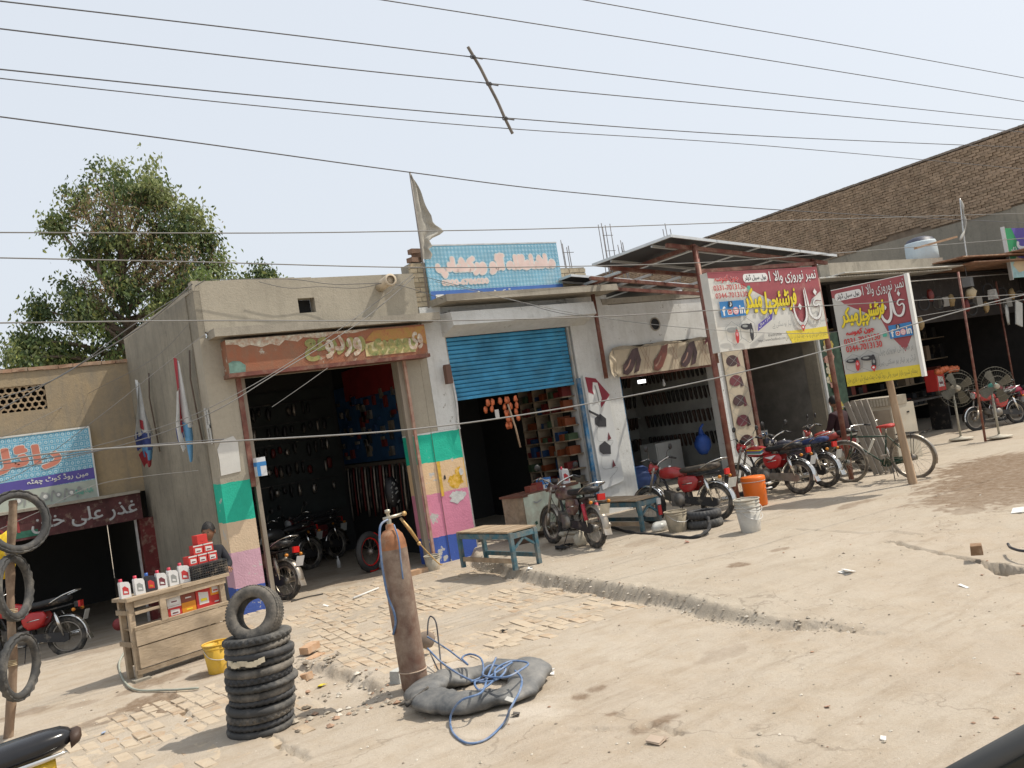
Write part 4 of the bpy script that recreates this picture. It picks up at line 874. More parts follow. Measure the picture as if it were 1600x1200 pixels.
# --- shoe banner
sbn = thing('shoe_banner', 'torn cream banner printed with leather shoes over the shoe shop opening', 'banner', (12.4, 12.8, 2.6))
CRM = mat('banner_cream', (.50, .43, .32), .7, .12, 4, bump=.2, bscale=14, dust=.15)
def sheet(name, cols, rows, fn, mm, parent, thick=.004, **k):
    mb = MB(); vs = [fn(i / cols, j / rows) for j in range(rows + 1) for i in range(cols + 1)]
    nn = [(0, thick, 0)] * 0
    mb._a(vs, [(j * (cols + 1) + i, j * (cols + 1) + i + 1, (j + 1) * (cols + 1) + i + 1, (j + 1) * (cols + 1) + i) for j in range(rows) for i in range(cols)], 0, True)
    mb._a([Vector(v) + Vector((0, thick, 0)) for v in vs], [(j * (cols + 1) + i, (j + 1) * (cols + 1) + i, (j + 1) * (cols + 1) + i + 1, j * (cols + 1) + i + 1) for j in range(rows) for i in range(cols)], 0, True)
    return part(name, mb, mm, parent, **k)
sheet('banner_cloth', 30, 8, lambda u, v: Vector((11.06 + 2.66 * u, 12.80 + .014 * math.sin(u * 30 + v * 4) * v, 2.60 + v * (.54 + .03 * math.sin(u * 23)))), CRM, sbn)
B = Board((11.06, 12.782, 2.60), (1, 0, 0), (0, 0, 1), 2.66, .55)
BRN = mat('shoe_print_brown', (.17, .05, .03), .35, .3, 9, bump=0); BRD = mat('shoe_print_dark', (.07, .035, .035), .35, .3, 9, bump=0); TAN = mat('shoe_print_shine', (.36, .22, .17), .5, .2)
for u, m_, k in ((.14, BRD, 1.2), (.44, BRN, 1), (.72, BRD, 1.1)):
    B.poly([(u - .09, .08), (u - .05, .02), (u + .0, .16), (u + .06, .55), (u + .09, .95), (u + .03, .9), (u - .02, .62), (u - .08, .38)], m_); B.ribbon([(u - .07, .2), (u - .03, .35), (u + .0, .55)], .03, TAN)
    if k != 1: B.poly([(u + .01, .06), (u + .06, .12), (u + .10, .5), (u + .085, .9), (u + .05, .4)], BRD)
for u in (.27, .30, .55, .58, .86, .89): B.ribbon([(u - .03, 0), (u + .05, 1)], .006, BRN); B.ribbon([(u + .05, 0), (u - .03, 1)], .006, BRN)
B.poly([(.9, .75), (1, 1), (.93, 1)], SMR); B.done(sbn)
sheet('torn_edge', 26, 4, lambda u, v: Vector((10.98 + 2.8 * u, 12.78 - .05 * v - .015 * math.sin(u * 40), 3.115 + .04 * v + .03 * math.sin(u * 17) * v)), mat('tarp_grey', (.34, .32, .28), .7, .3, 5), sbn)
sheet('folded_flap', 6, 6, lambda u, v: Vector((11.06 - .30 * u * (1 - .6 * abs(v - .5)), 12.79 - .14 * u + .03 * math.sin(v * 9), 2.66 + .48 * v - .06 * u)), CRM, sbn)
# pillar banners and the sandal board
def shoe_board(name, label, x0, x1, z0, z1, y, n, bgm, maroon=False):
    t = thing(name, label, 'banner', ((x0 + x1) / 2, y, z0)); w = MB(); w.box(x0, y, z0, x1, y + .015, z1); part('board', w, bgm, t)
    B = Board((x0, y - .001, z0), (1, 0, 0), (0, 0, 1), x1 - x0, z1 - z0)
    for i in range(n):
        v = 1 - (i + .6) / n; 
        B.oval(.42, v, .30, .28 / n, SMR if i % 2 else BRD, 16, .1); B.poly([(.62, v - .34 / n), (.80, v - .30 / n), (.72, v + .18 / n), (.66, v + .1 / n)], BRD if i % 2 else SMR)
        for a, b in (((.0, v - .5 / n), (1, v + .5 / n)), ((1, v - .5 / n), (0, v + .5 / n))): B.ribbon([a, b], .007, SG)
    B.done(t); return t
shoe_board('pillar_banner', 'cream pillar banner of brown sandals between the shoe shop and red post', 14.0, 14.62, .75, 2.87, 12.82, 5, CRM)
t = thing('sandal_board', 'white board with painted maroon diamond and dark sandals on the pillar', 'board', (10.5, 12.8, .6))
w = MB(); w.prism([(10.26, .58), (10.80, .66), (10.76, 2.1), (10.72, 2.72), (10.22, 2.72)], lambda u, v, q: Vector((u, 12.80 + q, v)), .03); part('board', w, mat('board_white', (.60, .61, .60), .6, .08, 3, dust=.1), t)
B = Board((10.22, 12.799, .58), (1, 0, 0), (0, 0, 1), .58, 2.14)
B.poly([(.08, .985), (.5, .96), (.98, .80), (.55, .70), (.5, .80), (.12, .85)], mat('print_crimson', (.26, .03, .05), .6, .1)); B.poly([(.36, .93), (.55, .92), (.62, .78), (.5, .72), (.36, .78), (.30, .86)], SW); B.ribbon([(.42, .90), (.46, .84), (.48, .76)], .03, SG)
for v in (.60, .36):
    B.poly([(.2, v + .02), (.45, v + .05), (.66, v), (.62, v - .07), (.3, v - .06), (.18, v - .03)], SK); B.poly([(.66, v - .12), (.74, v - .18), (.58, v - .19)], SMR); B.ribbon([(.25, v - .06), (.2, v - .18), (.8, v - .20), (.4, v - .28)], .006, SG)
B.poly([(.0, .70), (.55, .62), (.5, .60), (.0, .68)], SK); B.done(t)

# ================================================================== ROOF CLUTTER
def rebar(px, top, bot, lab, n=5):
    c = PY(px, top, 19.0); b = PY(px + 8, bot, 19.0); w = MB()
    for i in range(n):
        dx = (i - (n - 1) / 2) * .075 + random.uniform(-.01, .01); dy = random.uniform(-.1, .1)
        w.tube([(b.x + dx * .9, 19 + dy, 4.06), (c.x + dx, 19 + dy, c.z - random.uniform(0, .25))], .013, 5)
    for z in (c.z - .4, c.z - .85): w.box(b.x - .19, 18.9, z, b.x + .19, 18.915, z + .014)
    solo('starter_bars', w, mat('rebar', (.16, .15, .15), .7, .3), lab, 'rebar', 'rebar standing up from the roof columns')
rebar(880, 374, 415, 'rebar bunch rising just right of the blue roof sign', 4); rebar(944, 348, 402, 'tallest rebar bunch, left of the solar canopy peak'); rebar(970, 373, 398, 'short rebar bunch beside the tallest one', 4); rebar(1038, 349, 372, 'rebar bunch rising behind the canopy peak', 4)
t = thing('water_tank', 'pale blue wrapped water tank with dark lid on the shed roof', 'water tank', (22.6, 13.2, 4.5))
w = MB(); w.lathe([(0, 0), (.40, 0), (.41, .3), (.40, .58), (.385, .62), (0, .62)], (22.85, 13.3, 4.5), n=20); part('tank_body', w, mat('tank_blue_white', (.50, .57, .60), .6, .1, 3, dust=.1), t)
w = MB(); w.lathe([(.38, 0), (.32, .08), (.16, .14), (0, .15)], (22.85, 13.3, 5.122), n=18); part('lid', w, mat('tank_lid', (.03, .035, .06), .5), t)
t = thing('roof_pole', 'thin pole with a rag tied to its top on the shed roof', 'pole', (23.4, 12.5, 4.2))
w = MB(); w.tube(curve3([(23.55, 12.5, 4.2), (23.62, 12.5, 5.2), (23.75, 12.5, 6.1)]), .018, 6); part('pole', w, STEEL, t)
w = MB(); w.tube(curve3([(23.75, 12.48, 6.05), (23.72, 12.46, 5.7), (23.68, 12.46, 5.3), (23.3, 12.46, 4.95)]), [.012 + .032 * math.sin(i * .5) ** 2 for i in range(19)], 6); part('rag', w, mat('rag_pale', (.34, .33, .30), .9, .2), t)
w = MB(); w.bar((20.9, 12.3, 4.75), (23.2, 12.5, 5.05), .09, .05); solo('roof_plank', w, mat('plank_brown', (.28, .18, .11), .8, .3), 'brown plank leaning against the wrapped water tank', 'plank')
# ---- white flag
t = thing('white_flag', 'tattered off white flag drooping on a thin pole beside the roof sign', 'flag', (7.1, 12.6, 4.2))
w = MB(); w.tube([(7.12, 12.62, 4.15), (7.14, 12.6, 5.2), (7.15, 12.6, 6.43)], .017, 6); part('flagpole', w, mat('pole_grey', (.20, .18, .16), .7), t)
FLG = mat('flag_cloth', (.38, .36, .31), .9, .2, 5, bump=.3, bscale=12)
def drape(u, v):
    pr = [(0, .02), (.2, .14), (.42, .26), (.52, .24), (.60, .44), (.64, .42), (.68, .26), (.74, .17), (.80, .27), (.84, .14), (.92, .20), (1, .12)]
    wd = lerp_pts([(a, b) for a, b in pr], v); f = math.sin(u * 9 + v * 5) * .05 * u
    return Vector((7.15 + u * wd + (.03 * math.sin(v * 14)) * u, 12.60 + f, 6.38 - v * 1.42 - .10 * u * math.sin(v * 3)))
mb = MB(); cols, rows = 10, 26; vs = [drape(i / cols, j / rows) for j in range(rows + 1) for i in range(cols + 1)]
mb._a(vs, [(j * (cols + 1) + i, j * (cols + 1) + i + 1, (j + 1) * (cols + 1) + i + 1, (j + 1) * (cols + 1) + i) for j in range(rows) for i in range(cols)], 0, True); part('cloth', mb, FLG, t)
# ---- party flags on the side wall
def wall_flag(label, yc, ztop, zbot, wid, cols_):
    fx = 3.46 - .18 * (yc - 12.85) / 4.35 - 3.30
    t = thing('wall_flag', label, 'flag', (3.25, yc, zbot), 0, 'folded flags hanging on the side wall')
    w = MB(); w.tube([(3.27 + fx, yc, ztop + .12), (3.22 + fx, yc - .02, ztop - .3), (3.26 + fx, yc - .04, zbot + .2)], .012, 5); part('stick', w, mat('stick_dark', (.12, .09, .07), .8), t)
    for k, (v0, v1, a0, a1, m_) in enumerate(cols_):
        mb = MB(); C_, R_ = 6, 10; vs = []
        for j in range(R_ + 1):
            v = v0 + (v1 - v0) * j / R_; wd = wid * (lerp_pts([(0, .06), (.5, .75), (.62, 1), (.78, .9), (1, .35)], v))
            for i in range(C_ + 1):
                q = (a0 + (a1 - a0) * i / C_) - .5; vs.append(Vector((3.07 + fx - q * wd * .36 - .02 * math.sin(q * 11 + v * 3) - .006 * k, yc - q * wd * .15 + .05 * math.sin(q * 10), ztop + (zbot - ztop) * v + .04 * math.sin(q * 8))))
        mb._a(vs, [(j * (C_ + 1) + i, j * (C_ + 1) + i + 1, (j + 1) * (C_ + 1) + i + 1, (j + 1) * (C_ + 1) + i) for j in range(R_) for i in range(C_)], 0, True); part('cloth', mb, m_, t)
fw, fr, fb, fsky = mat('flag_white', (.52, .53, .52), .8, .12, 8), mat('flag_red', (.34, .04, .05), .8, .12, 8), mat('flag_navy', (.05, .07, .22), .8, .12, 8), mat('flag_skyblue', (.12, .30, .50), .8, .12, 8)
wall_flag('folded white and blue party flag, the deeper of two on the side wall', 15.7, 3.74, 2.32, .9, [(0, .66, 0, 1, fw), (.60, .80, .25, 1, fb), (.76, .92, 0, .8, fsky), (.84, 1, .1, 1, fr), (.45, .56, .4, .6, fr)])
wall_flag('folded red white and blue party flag, the one nearer the painted pillar', 13.3, 3.75, 2.28, .75, [(0, .66, 0, .6, fw), (0, .74, .55, .85, fr), (.3, .9, .8, 1, fw), (.62, 1, 0, .55, fsky), (.66, .8, .6, 1, fb)])
w = MB(); [w.box(3.434, y, 2.45 + dz, 3.448, y + .05, 2.95 + dz) for y, dz in ((12.42 + .48, .0), (12.42 + .6, .03))]; w.box(3.433, 12.9, 2.68, 3.449, 13.07, 2.73); solo('paper_poster', w, mat('poster_strip', (.55, .55, .52), .8), 'narrow torn paper strips glued near the wall corner', 'poster')
w = MB(); w.prism([(3.42, 1.98), (3.74, 2.0), (3.76, 2.42), (3.7, 2.52), (3.5, 2.48), (3.42, 2.36), (3.43, 2.2)], lambda u, v, q: Vector((u * .9 + .40, 12.843 - q, v)), .004); solo('paper_poster', w, mat('poster_paper', (.58, .57, .53), .8, .1), 'torn white poster above the green band of the door pillar', 'poster')
t = thing('meter_box', 'small blue and white can fixed beside the tall doorway', 'box', (4.0, 12.7, 1.9))
w = MB(); w.obox((4.02, 12.74, 2.02), (.13, .16, .27), None); part('case', w, mat('case_white', (.60, .62, .64), .5, .08), t)
w = MB(); w.obox((4.02, 12.74, 2.06), (.134, .164, .06)); w.obox((3.97, 12.655, 1.98), (.05, .006, .18)); part('blue_stripe', w, SB, t)
# ================================================================== TREE
def tree():
    t = thing('broadleaf_tree', 'leafy tree with drooping green foliage rising behind the low shop', 'tree', (4.2, 22, 0))
    BK = mat('bark', (.16, .12, .09), .9, .3, 6, bump=.6, bscale=14); rng = random.Random(5)
    LF = [mat('leaf_green', (.15, .205, .065), .55, .35, 2, bump=0, spec=.5), mat('leaf_olive', (.22, .25, .095), .55, .35, 2, bump=0, spec=.5), mat('leaf_dark', (.065, .10, .035), .55, .3, 2, bump=0, spec=.5), mat('leaf_dry', (.25, .175, .095), .7, .3, 2, bump=0), mat('leaf_yellowgreen', (.27, .29, .08), .55, .3, 2, bump=0)]
    w = MB(); base = Vector((4.2, 22, -.3)); top = Vector((4.4, 22, 5.2)); w.tube(curve3([base, (4.3, 22.1, 2), (4.25, 21.9, 3.8), top], 5), [.26 - .008 * i for i in range(16)], 10)
    tips = []
    # crown outline from measurements: (x centre, z centre, radius)
    blobs = [(4.35, 9.3, .8), (5.0, 9.05, .75), (4.0, 8.4, .9), (5.0, 8.2, 1.0), (5.8, 8.1, .7), (3.6, 7.7, .75), (4.6, 7.5, 1.1), (5.7, 7.3, 1.0), (6.5, 7.3, .6), (6.35, 7.9, .4), (3.3, 6.8, .7), (4.2, 6.6, 1.0), (5.3, 6.4, 1.1), (6.4, 6.6, .8), (7.1, 6.4, .6), (7.6, 6.3, .5), (7.75, 6.85, .35), (3.2, 5.9, .6), (4.1, 5.6, .9), (5.2, 5.4, 1.0), (6.2, 5.7, .9), (2.5, 5.3, .55), (1.9, 5.6, .45), (1.7, 5.15, .4), (3.2, 5.0, .7), (4.3, 4.7, .8), (3.4, 8.9, .35), (2.8, 8.35, .25), (3.0, 6.2, .4), (2.2, 6.35, .22), (5.35, 9.15, .45), (2.6, 4.8, .5), (2.2, 4.9, .4), (5.5, 4.6, .8)]
    br = w
    for x, z, r in blobs:
        y = 22 + rng.uniform(-1.0, 1.0) * min(1, r); c = Vector((4.75 + (x - 4.55) * .93, y, 4.3 + (z - 4.3) * .955)); r *= .92; a = Vector((4.3, 22, min(z - .8, 5.0 + (z - 5) * .45)))
        m1 = (a + c) / 2 + Vector((rng.uniform(-.3, .3), rng.uniform(-.3, .3), rng.uniform(-.1, .3))); br.tube(curve3([a, m1, c], 4), [.09, .08, .07, .06, .05, .04, .03, .025, .02], 6)
        for k in range(int(9 + 21 * r * r)):
            d = Vector((rng.gauss(0, 1), rng.gauss(0, 1), rng.gauss(0, 1))).normalized() * r * rng.random() ** .6; tips.append((c + d, c, r))
    for p, c, r in tips[::2]: br.tube([c, (c + p) / 2 + Vector((0, 0, .05)), p], [.018, .012, .006], 4)
    part('trunk', w, BK, t)
    lf = MB()
    for p, c, r in tips:
        tone = fbm(p.x * 1.1, p.z * 1.1, p.y) 
        dry = fbm(p.x * .8 + 9, p.z * .8, 4) > .0 and p.z < 8.7 and 3.5 < p.x < 6.6
        for k in range(74):
            q = p + Vector((rng.gauss(0, .155), rng.gauss(0, .155), rng.gauss(0, .14))); ln = rng.uniform(.085, .15) * (.7 if dry else 1); wd = ln * (.18 if dry else .24)
            d = Vector((rng.gauss(0, .7), rng.gauss(0, .7), -1 + rng.gauss(0, .45))).normalized(); s = d.cross(Vector((rng.gauss(0, 1), rng.gauss(0, 1), rng.gauss(0, .6)))).normalized(); n = d.cross(s) * wd * .35
            m = 3 if dry and rng.random() < .62 else 4 if rng.random() < .10 else (2 if tone < -.08 else 0 if tone < .15 else 1) if rng.random() < .75 else rng.randint(0, 2)
            lf._a([q, q + d * ln * .45 + s * wd + n, q + d * ln, q + d * ln * .45 - s * wd + n], [(0, 1, 2), (0, 2, 3)], m)
    for m_ in LF:          # thin leaves let some light through
        nn_ = m_.node_tree; b_ = nn_.nodes['Principled BSDF']; tr = nn_.nodes.new('ShaderNodeBsdfTranslucent'); ms = nn_.nodes.new('ShaderNodeMixShader'); ms.inputs[0].default_value = .35
        nn_.links.new(b_.inputs['Base Color'].links[0].from_socket, tr.inputs[0]); nn_.links.new(b_.outputs[0], ms.inputs[1]); nn_.links.new(tr.outputs[0], ms.inputs[2]); nn_.links.new(ms.outputs[0], nn_.nodes['Material Output'].inputs[0])
    part('crown', lf, LF, t, kind='stuff')
tree()
# ================================================================== OVERHEAD WIRES
WIR = mat('wire_black', (.10, .10, .105), .6, .1, bump=0); WIG = mat('wire_grey', (.20, .195, .185), .6, .1, bump=0)
def wire(label, pts, r=.011, m=WIR, group='wires strung across the view', n=8):
    """pts: (px, py, y plane) measured along the wire"""
    P_ = [PY(a, b, c) for a, b, c in pts]; w = MB(); w.tube(curve3(P_, n), r * .66, 5, cap=False); solo('overhead_wire', w, m, label, 'wire', group)
wire('topmost thin wire crossing the upper right corner of the sky', [(880, -6, 9), (1100, 33, 9), (1350, 76, 9), (1640, 129, 9)])
wire('second wire from the top right, sagging over the big brick wall', [(560, -6, 9), (900, 47, 9), (1250, 102, 9), (1640, 165, 9)])
wire('long wire tied to the upper end of the hanging stick', [(-40, -3, 9), (400, 48, 9), (738, 89, 9), (1200, 145, 9), (1640, 192, 9)])
wire('long wire tied to the middle of the hanging stick', [(-40, 40, 9), (400, 92, 9), (762, 130, 9), (1200, 171, 9), (1640, 210, 9)])
wire('long wire tied near the lower end of the hanging stick', [(-40, 104, 9), (400, 149, 9), (788, 184, 9), (1200, 213, 9), (1640, 232, 9)])
wire('long wire just below the hanging stick wires', [(-40, 118, 9), (400, 165, 9), (796, 201, 9), (1200, 228, 9), (1640, 268, 9)], .009)
wire('lone wire sloping past the tip of the white flag', [(-40, 177, 9), (300, 222, 9), (640, 269, 9), (900, 301, 9), (1250, 330, 9), (1640, 350, 9)])
wire('level wire crossing the middle of the tree crown', [(-40, 363, 8), (400, 364, 8), (650, 361, 8), (900, 356, 8), (1250, 344, 8), (1640, 332, 8)], .009, WIG)
wire('pale wire crossing the lower tree crown towards the roof sign', [(-40, 402, 8), (300, 409, 8), (700, 418, 8), (1080, 411, 8), (1300, 396, 8), (1640, 369, 8)], .009, WIG)
wire('black wire across the grey parapet and the white shop hood', [(-40, 505, 8), (320, 501, 8), (700, 501, 8), (950, 494, 8), (1130, 484, 8), (1300, 477, 8), (1640, 457, 8)], .010, WIG)
wire('thin wire crossing both shoe shop signs', [(680, 440, 12), (900, 490, 11), (1110, 515, 9.2), (1300, 519, 9), (1460, 490, 8.5), (1640, 462, 8)], .007, WIG)
wire('thick cable crossing the low doorways at chest height', [(-40, 728, 8), (100, 706, 8), (350, 690, 8), (640, 671, 8), (860, 641, 8), (1100, 595, 7.5), (1300, 545, 7), (1430, 506, 6.8), (1560, 470, 6.6), (1660, 448, 6.5)], .012, WIG, n=10)
wire('thin wire crossing the doorways just above the thick cable', [(-40, 730, 8.2), (80, 715, 8.2), (200, 698, 8.2), (350, 686, 8.2)], .007, WIR)
wire('pair of twisted wires running from the roof pier down to the left shop sign', [(648, 432, 12.7), (560, 505, 12.4), (430, 585, 12), (330, 645, 12), (210, 690, 13), (60, 725, 15), (-40, 742, 15)], .010, WIG)
wire('second twisted wire running down from the roof pier', [(646, 428, 12.7), (520, 522, 12.4), (380, 610, 12), (250, 668, 12.5), (60, 720, 14)], .008, WIG)
wire('steep wire bundle from the wall corner over the clay grille', [(300, 444, 12.7), (225, 508, 14), (110, 578, 16), (0, 640, 16.5), (-40, 660, 16.5)], .016, WIG)
wire('second steep wire beside the bundle over the clay grille', [(320, 438, 12.7), (205, 510, 14), (95, 588, 16), (0, 622, 16.5), (-30, 632, 16.5)], .012, WIG)
wire('slack wire crossing the two folded wall flags', [(330, 515, 12.6), (270, 560, 12.6), (150, 655, 13), (40, 735, 14), (-30, 765, 14)], .007, WIG)
wire('slack wire from the parapet down to the tan wall nail', [(300, 500, 12.7), (240, 560, 14), (145, 611, 17.1), (60, 655, 17), (-20, 695, 17)], .006, WIG)
wire('short wire stub hanging across the tall doorway', [(512, 575, 12.2), (470, 605, 12), (425, 636, 12)], .006, WIG)
wire('twin cable from the roof pier to the canopy', [(665, 433, 12.7), (720, 447, 12.6), (800, 468, 12.3), (880, 490, 12.2), (960, 494, 12), (1110, 484, 10)], .008, WIR)
wire('slack cable lying along the grey parapet', [(330, 437, 12.75), (450, 436, 12.7), (520, 444, 12.7), (600, 443, 12.6), (640, 450, 12.6), (700, 470, 12.4)], .008, WIR)
wire('curved cable under the drain spout', [(404, 440, 12.75), (450, 450, 12.75), (500, 448, 12.75), (560, 450, 12.7), (605, 440, 12.6)], .007, WIR)
wire('low wire crossing the dark left shop front', [(-30, 840, 13), (60, 800, 13), (160, 755, 13), (310, 735, 12.8)], .006, WIG)
for lab, L_ in (('tie knot where the stick meets the upper wire', (739, 89)), ('tie knot where the stick meets the middle wire', (764, 131)), ('tie knot where the stick meets the lower wire', (789, 185))):
    c = PY(L_[0], L_[1], 8.97); k_ = MB(); [k_.torus(c + Vector((dx, 0, 0)), (1, .2, .3), .022, .006, 12, 5) for dx in (-.02, 0, .02)]; k_.tube([c, c + Vector((.14, 0, -.01))], .010, 5); solo('wire_tie', k_, WIR, lab, 'wire tie')
sw = MB(); sw.tube(curve3([PY(731, 73, 8.98), PY(741, 90, 8.98), PY(751, 107, 8.98), PY(763, 131, 8.98), PY(777, 158, 8.98), PY(789, 185, 8.98), PY(801, 209, 8.98)]), .020, 7); solo('spacer_stick', sw, mat('stick_grey', (.17, .15, .13), .8, .3), 'crooked stick tied across the overhead wires', 'stick')
# ================================================================== MOTORCYCLES
RUB = mat('rubber', (.035, .034, .033), .85, .25, 8, bump=.25, bscale=50, dust=.35, dcol=(.26, .22, .17), dscale=7); RUBC = mat('rubber_clean', (.025, .025, .026), .8, .2, 8, bump=.2, dust=.12)
CHR = mat('chrome', (.62, .61, .58), .22, .15, 8, metal=1, bump=0); CHD = mat('dull_chrome', (.34, .31, .27), .42, .3, 8, metal=.8, dust=.3); ALU = mat('engine_metal', (.20, .19, .175), .5, .35, 10, metal=.6, dust=.3); BLK = mat('black_metal', (.025, .024, .024), .45, .2, 8, dust=.2); SEA = mat('seat_vinyl', (.020, .020, .021), .48, .2, 8, bump=.3, bscale=30, dust=.15); TLR = mat('tail_red', (.50, .015, .012), .25, .1, 5, bump=0); AMB = mat('amber', (.55, .20, .02), .3, .1, 5, bump=0); LNS = mat('headlamp_glass', (.55, .56, .56), .12, .1, 5, bump=0); PLT = mat('number_plate', (.50, .50, .46), .5, .1, 9)
def loft(mb, secs, n=14, m=0, p=2.5):
    vs = []
    for (x, zc_, hw, hh) in secs:
        for a in range(n):
            t = 2 * math.pi * a / n; c, s_ = math.cos(t), math.sin(t)
            vs.append((x, hw * math.copysign(abs(c) ** (2 / p), c), zc_ + hh * math.copysign(abs(s_) ** (2 / p), s_)))
    k = len(secs); mb._a(vs, [(i * n + a, i * n + (a + 1) % n, (i + 1) * n + (a + 1) % n, (i + 1) * n + a) for i in range(k - 1) for a in range(n)] + [tuple(range(n - 1, -1, -1)), tuple((k - 1) * n + a for a in range(n))], m, True)
def arc_strip(mb, c, R, w, a0, a1, n=14, th=.004, m=0, lip=.02):
    vs = []; c = Vector(c)
    for i in range(n + 1):
        a = math.radians(a0 + (a1 - a0) * i / n); d = Vector((math.cos(a), 0, math.sin(a)))
        for y, r in ((-w, R - lip), (-w * .8, R), (0, R + .006), (w * .8, R), (w, R - lip)): vs.append(c + d * r + Vector((0, y, 0)))
    k = 5; mb._a(vs, [(i * k + j, (i + 1) * k + j, (i + 1) * k + j + 1, i * k + j + 1) for i in range(n) for j in range(k - 1)], m, True)
def wheel(t, name, x, R=.285, spoke=CHD, tyre=RUB, y=0, tr=.036, rimc=CHD, ns=16):
    c = (x, y, R); w = MB(); w.torus(c, (0, 1, 0), R - tr, tr, 32, 10, bumpy=.0); w.torus(c, (0, 1, 0), R - .006, .010, 32, 6, flat=2.2, bumpy=.5)
    wt = part(name, w, tyre, t, local=True)
    w = MB(); w.torus(c, (0, 1, 0), R - 2 * tr - .004, .013, 28, 6, flat=1.5); part('rim', w, rimc, wt, local=True)
    w = MB(); w.lathe([(0, -.055), (.022, -.055), (.05, -.03), (.05, .03), (.022, .055), (0, .055)], c, (0, 1, 0), 12); part('hub', w, ALU, wt, local=True)
    w = MB(); rr = R - 2 * tr - .01
    for i in range(ns):
        a = 2 * math.pi * i / ns; b = a + (.35 if i % 2 else -.35); w.tube([(x + .045 * math.cos(b), y + (.03 if i % 2 else -.03), R + .045 * math.sin(b)), (x + rr * math.cos(a), y, R + rr * math.sin(a))], .0022, 3, cap=False)
    part('spokes', w, spoke, wt, local=True, kind='stuff'); return wt
def motorcycle(label, loc, heading, body=(.35, .02, .02), seat=SEA, lean=-4, steer=0, dusty=.2, decal=False, plate=PLT, rag=None, group='motorcycles parked outside the shops', fullplate=False, redshock=False, rimc=CHD, name='motorcycle', tyre=RUB, mirrors=True):
    t = thing(name, label, 'motorcycle', loc, math.radians(heading), group, (math.radians(lean), 'X'))
    PN = mat('bike_paint_%d_%d_%d_%d' % (body[0] * 100, body[1] * 100, body[2] * 100, dusty * 100), body, .28, .12, 6, bump=.04, dust=dusty, dcol=(.30, .22, .16), dscale=5, spec=.6)
    wheel(t, 'rear_wheel', -.60, tyre=tyre, rimc=rimc); wheel(t, 'front_wheel', .62, rimc=rimc, tyre=tyre)
    w = MB(); arc_strip(w, (-.60, 0, .285), .325, .06, 20, 192); w.bar((-.91, 0, .32), (-.955, 0, .20), .12, .006, up=(1, 0, 0)); part('rear_fender', w, CHR if dusty < .3 else CHD, t, local=True)
    w = MB(); arc_strip(w, (.62, 0, .285), .320, .055, -5, 150); part('front_fender', w, CHR if dusty < .3 else CHD, t, local=True)
    w = MB()
    for s_ in (-.085, .085): w.tube([(.62, s_, .285), (.47, s_, .70), (.41, s_, .88)], [.021, .021, .017], 8); w.tube([(.60, s_, .31), (.545, s_, .48)], .03, 8)
    w.obox((.43, 0, .82), (.06, .21, .03)); part('fork', w, CHD, t, local=True)
    w = MB(); w.tube(curve3([(.28, .36, 1.00), (.36, .30, 1.03), (.42, .12, .96), (.43, 0, .90), (.42, -.12, .96), (.36, -.30, 1.03), (.28, -.36, 1.00)], 5), .011, 7); hb = part('handlebar', w, CHR, t, local=True)
    for s_ in (-1, 1):
        w = MB(); w.tube([(.35, s_ * .29, 1.028), (.27, s_ * .375, .995)], .018, 8); part('grip', w, BLK, hb, local=True)
        w = MB(); w.tube([(.36, s_ * .30, 1.03), (.46, s_ * .36, 1.00)], .006, 5); part('lever', w, CHR, hb, local=True)
        if mirrors:
            w = MB(); w.tube(curve3([(.37, s_ * .24, 1.03), (.36, s_ * .27, 1.12), (.33, s_ * .32, 1.17)], 3), .005, 5); w.lathe([(0, 0), (.045, 0), (.05, .012), (.03, .022), (0, .024)], (.33, s_ * .34, 1.19), (1, 0, .1), 14); part('mirror', w, BLK, hb, local=True)
    w = MB(); w.tube(curve3([(.36, -.24, 1.0), (.5, -.1, .9), (.42, -.05, .7), (.2, -.06, .5)], 5), .006, 5); w.tube(curve3([(.36, .24, 1.0), (.52, .08, .86), (.44, .06, .66), (.25, .07, .5)], 5), .006, 5); part('cables', w, BLK, t, local=True)
    w = MB(); w.lathe([(0, -.12), (.05, -.11), (.085, -.04), (.092, 0), (.085, .005)], (.52, 0, .86), (1, 0, -.08), 18); hl = part('headlight', w, PN, t, local=True); w = MB(); w.lathe([(.084, .004), (.05, .018), (0, .022)], (.52, 0, .86), (1, 0, -.08), 18); part('lens', w, LNS, hl, local=True)
    w = MB(); w.lathe([(0, -.05), (.05, -.04), (.052, .01), (.0, .012)], (.43, 0, .98), (-.35, 0, .9), 14); part('speedometer', w, BLK, t, local=True)
    w = MB(); loft(w, [(.36, .76, .035, .04), (.33, .77, .075, .075), (.22, .775, .115, .10), (.08, .77, .12, .10), (-.04, .755, .09, .075), (-.10, .74, .05, .05)]); tk = part('tank', w, PN, t, local=True)
    w = MB(); w.lathe([(.028, 0), (.028, .018), (0, .02)], (.17, 0, .872), n=12); part('tank_cap', w, CHR, tk, local=True)
    if decal:
        for k, (mm, z0) in enumerate(((SY, .80), (SB, .775), (SGN, .755), (SW, .735))):
            w = MB()
            for s_ in (-1, 1): w._a([(.30, s_ * .113, z0), (.0, s_ * .123, z0 - .02), (-.06, s_ * .10, z0 + .03), (.02, s_ * .124, z0 - .002), (.29, s_ * .116, z0 + .012)], [(0, 1, 2, 3, 4)])
            part('decal_stripe', w, mm, tk, local=True)
    w = MB(); loft(w, [(-.03, .79, .06, .03), (-.10, .80, .115, .045), (-.25, .80, .135, .05), (-.45, .815, .13, .055), (-.64, .83, .11, .05), (-.70, .835, .08, .035)], p=3); part('seat', w, seat, t, local=True)
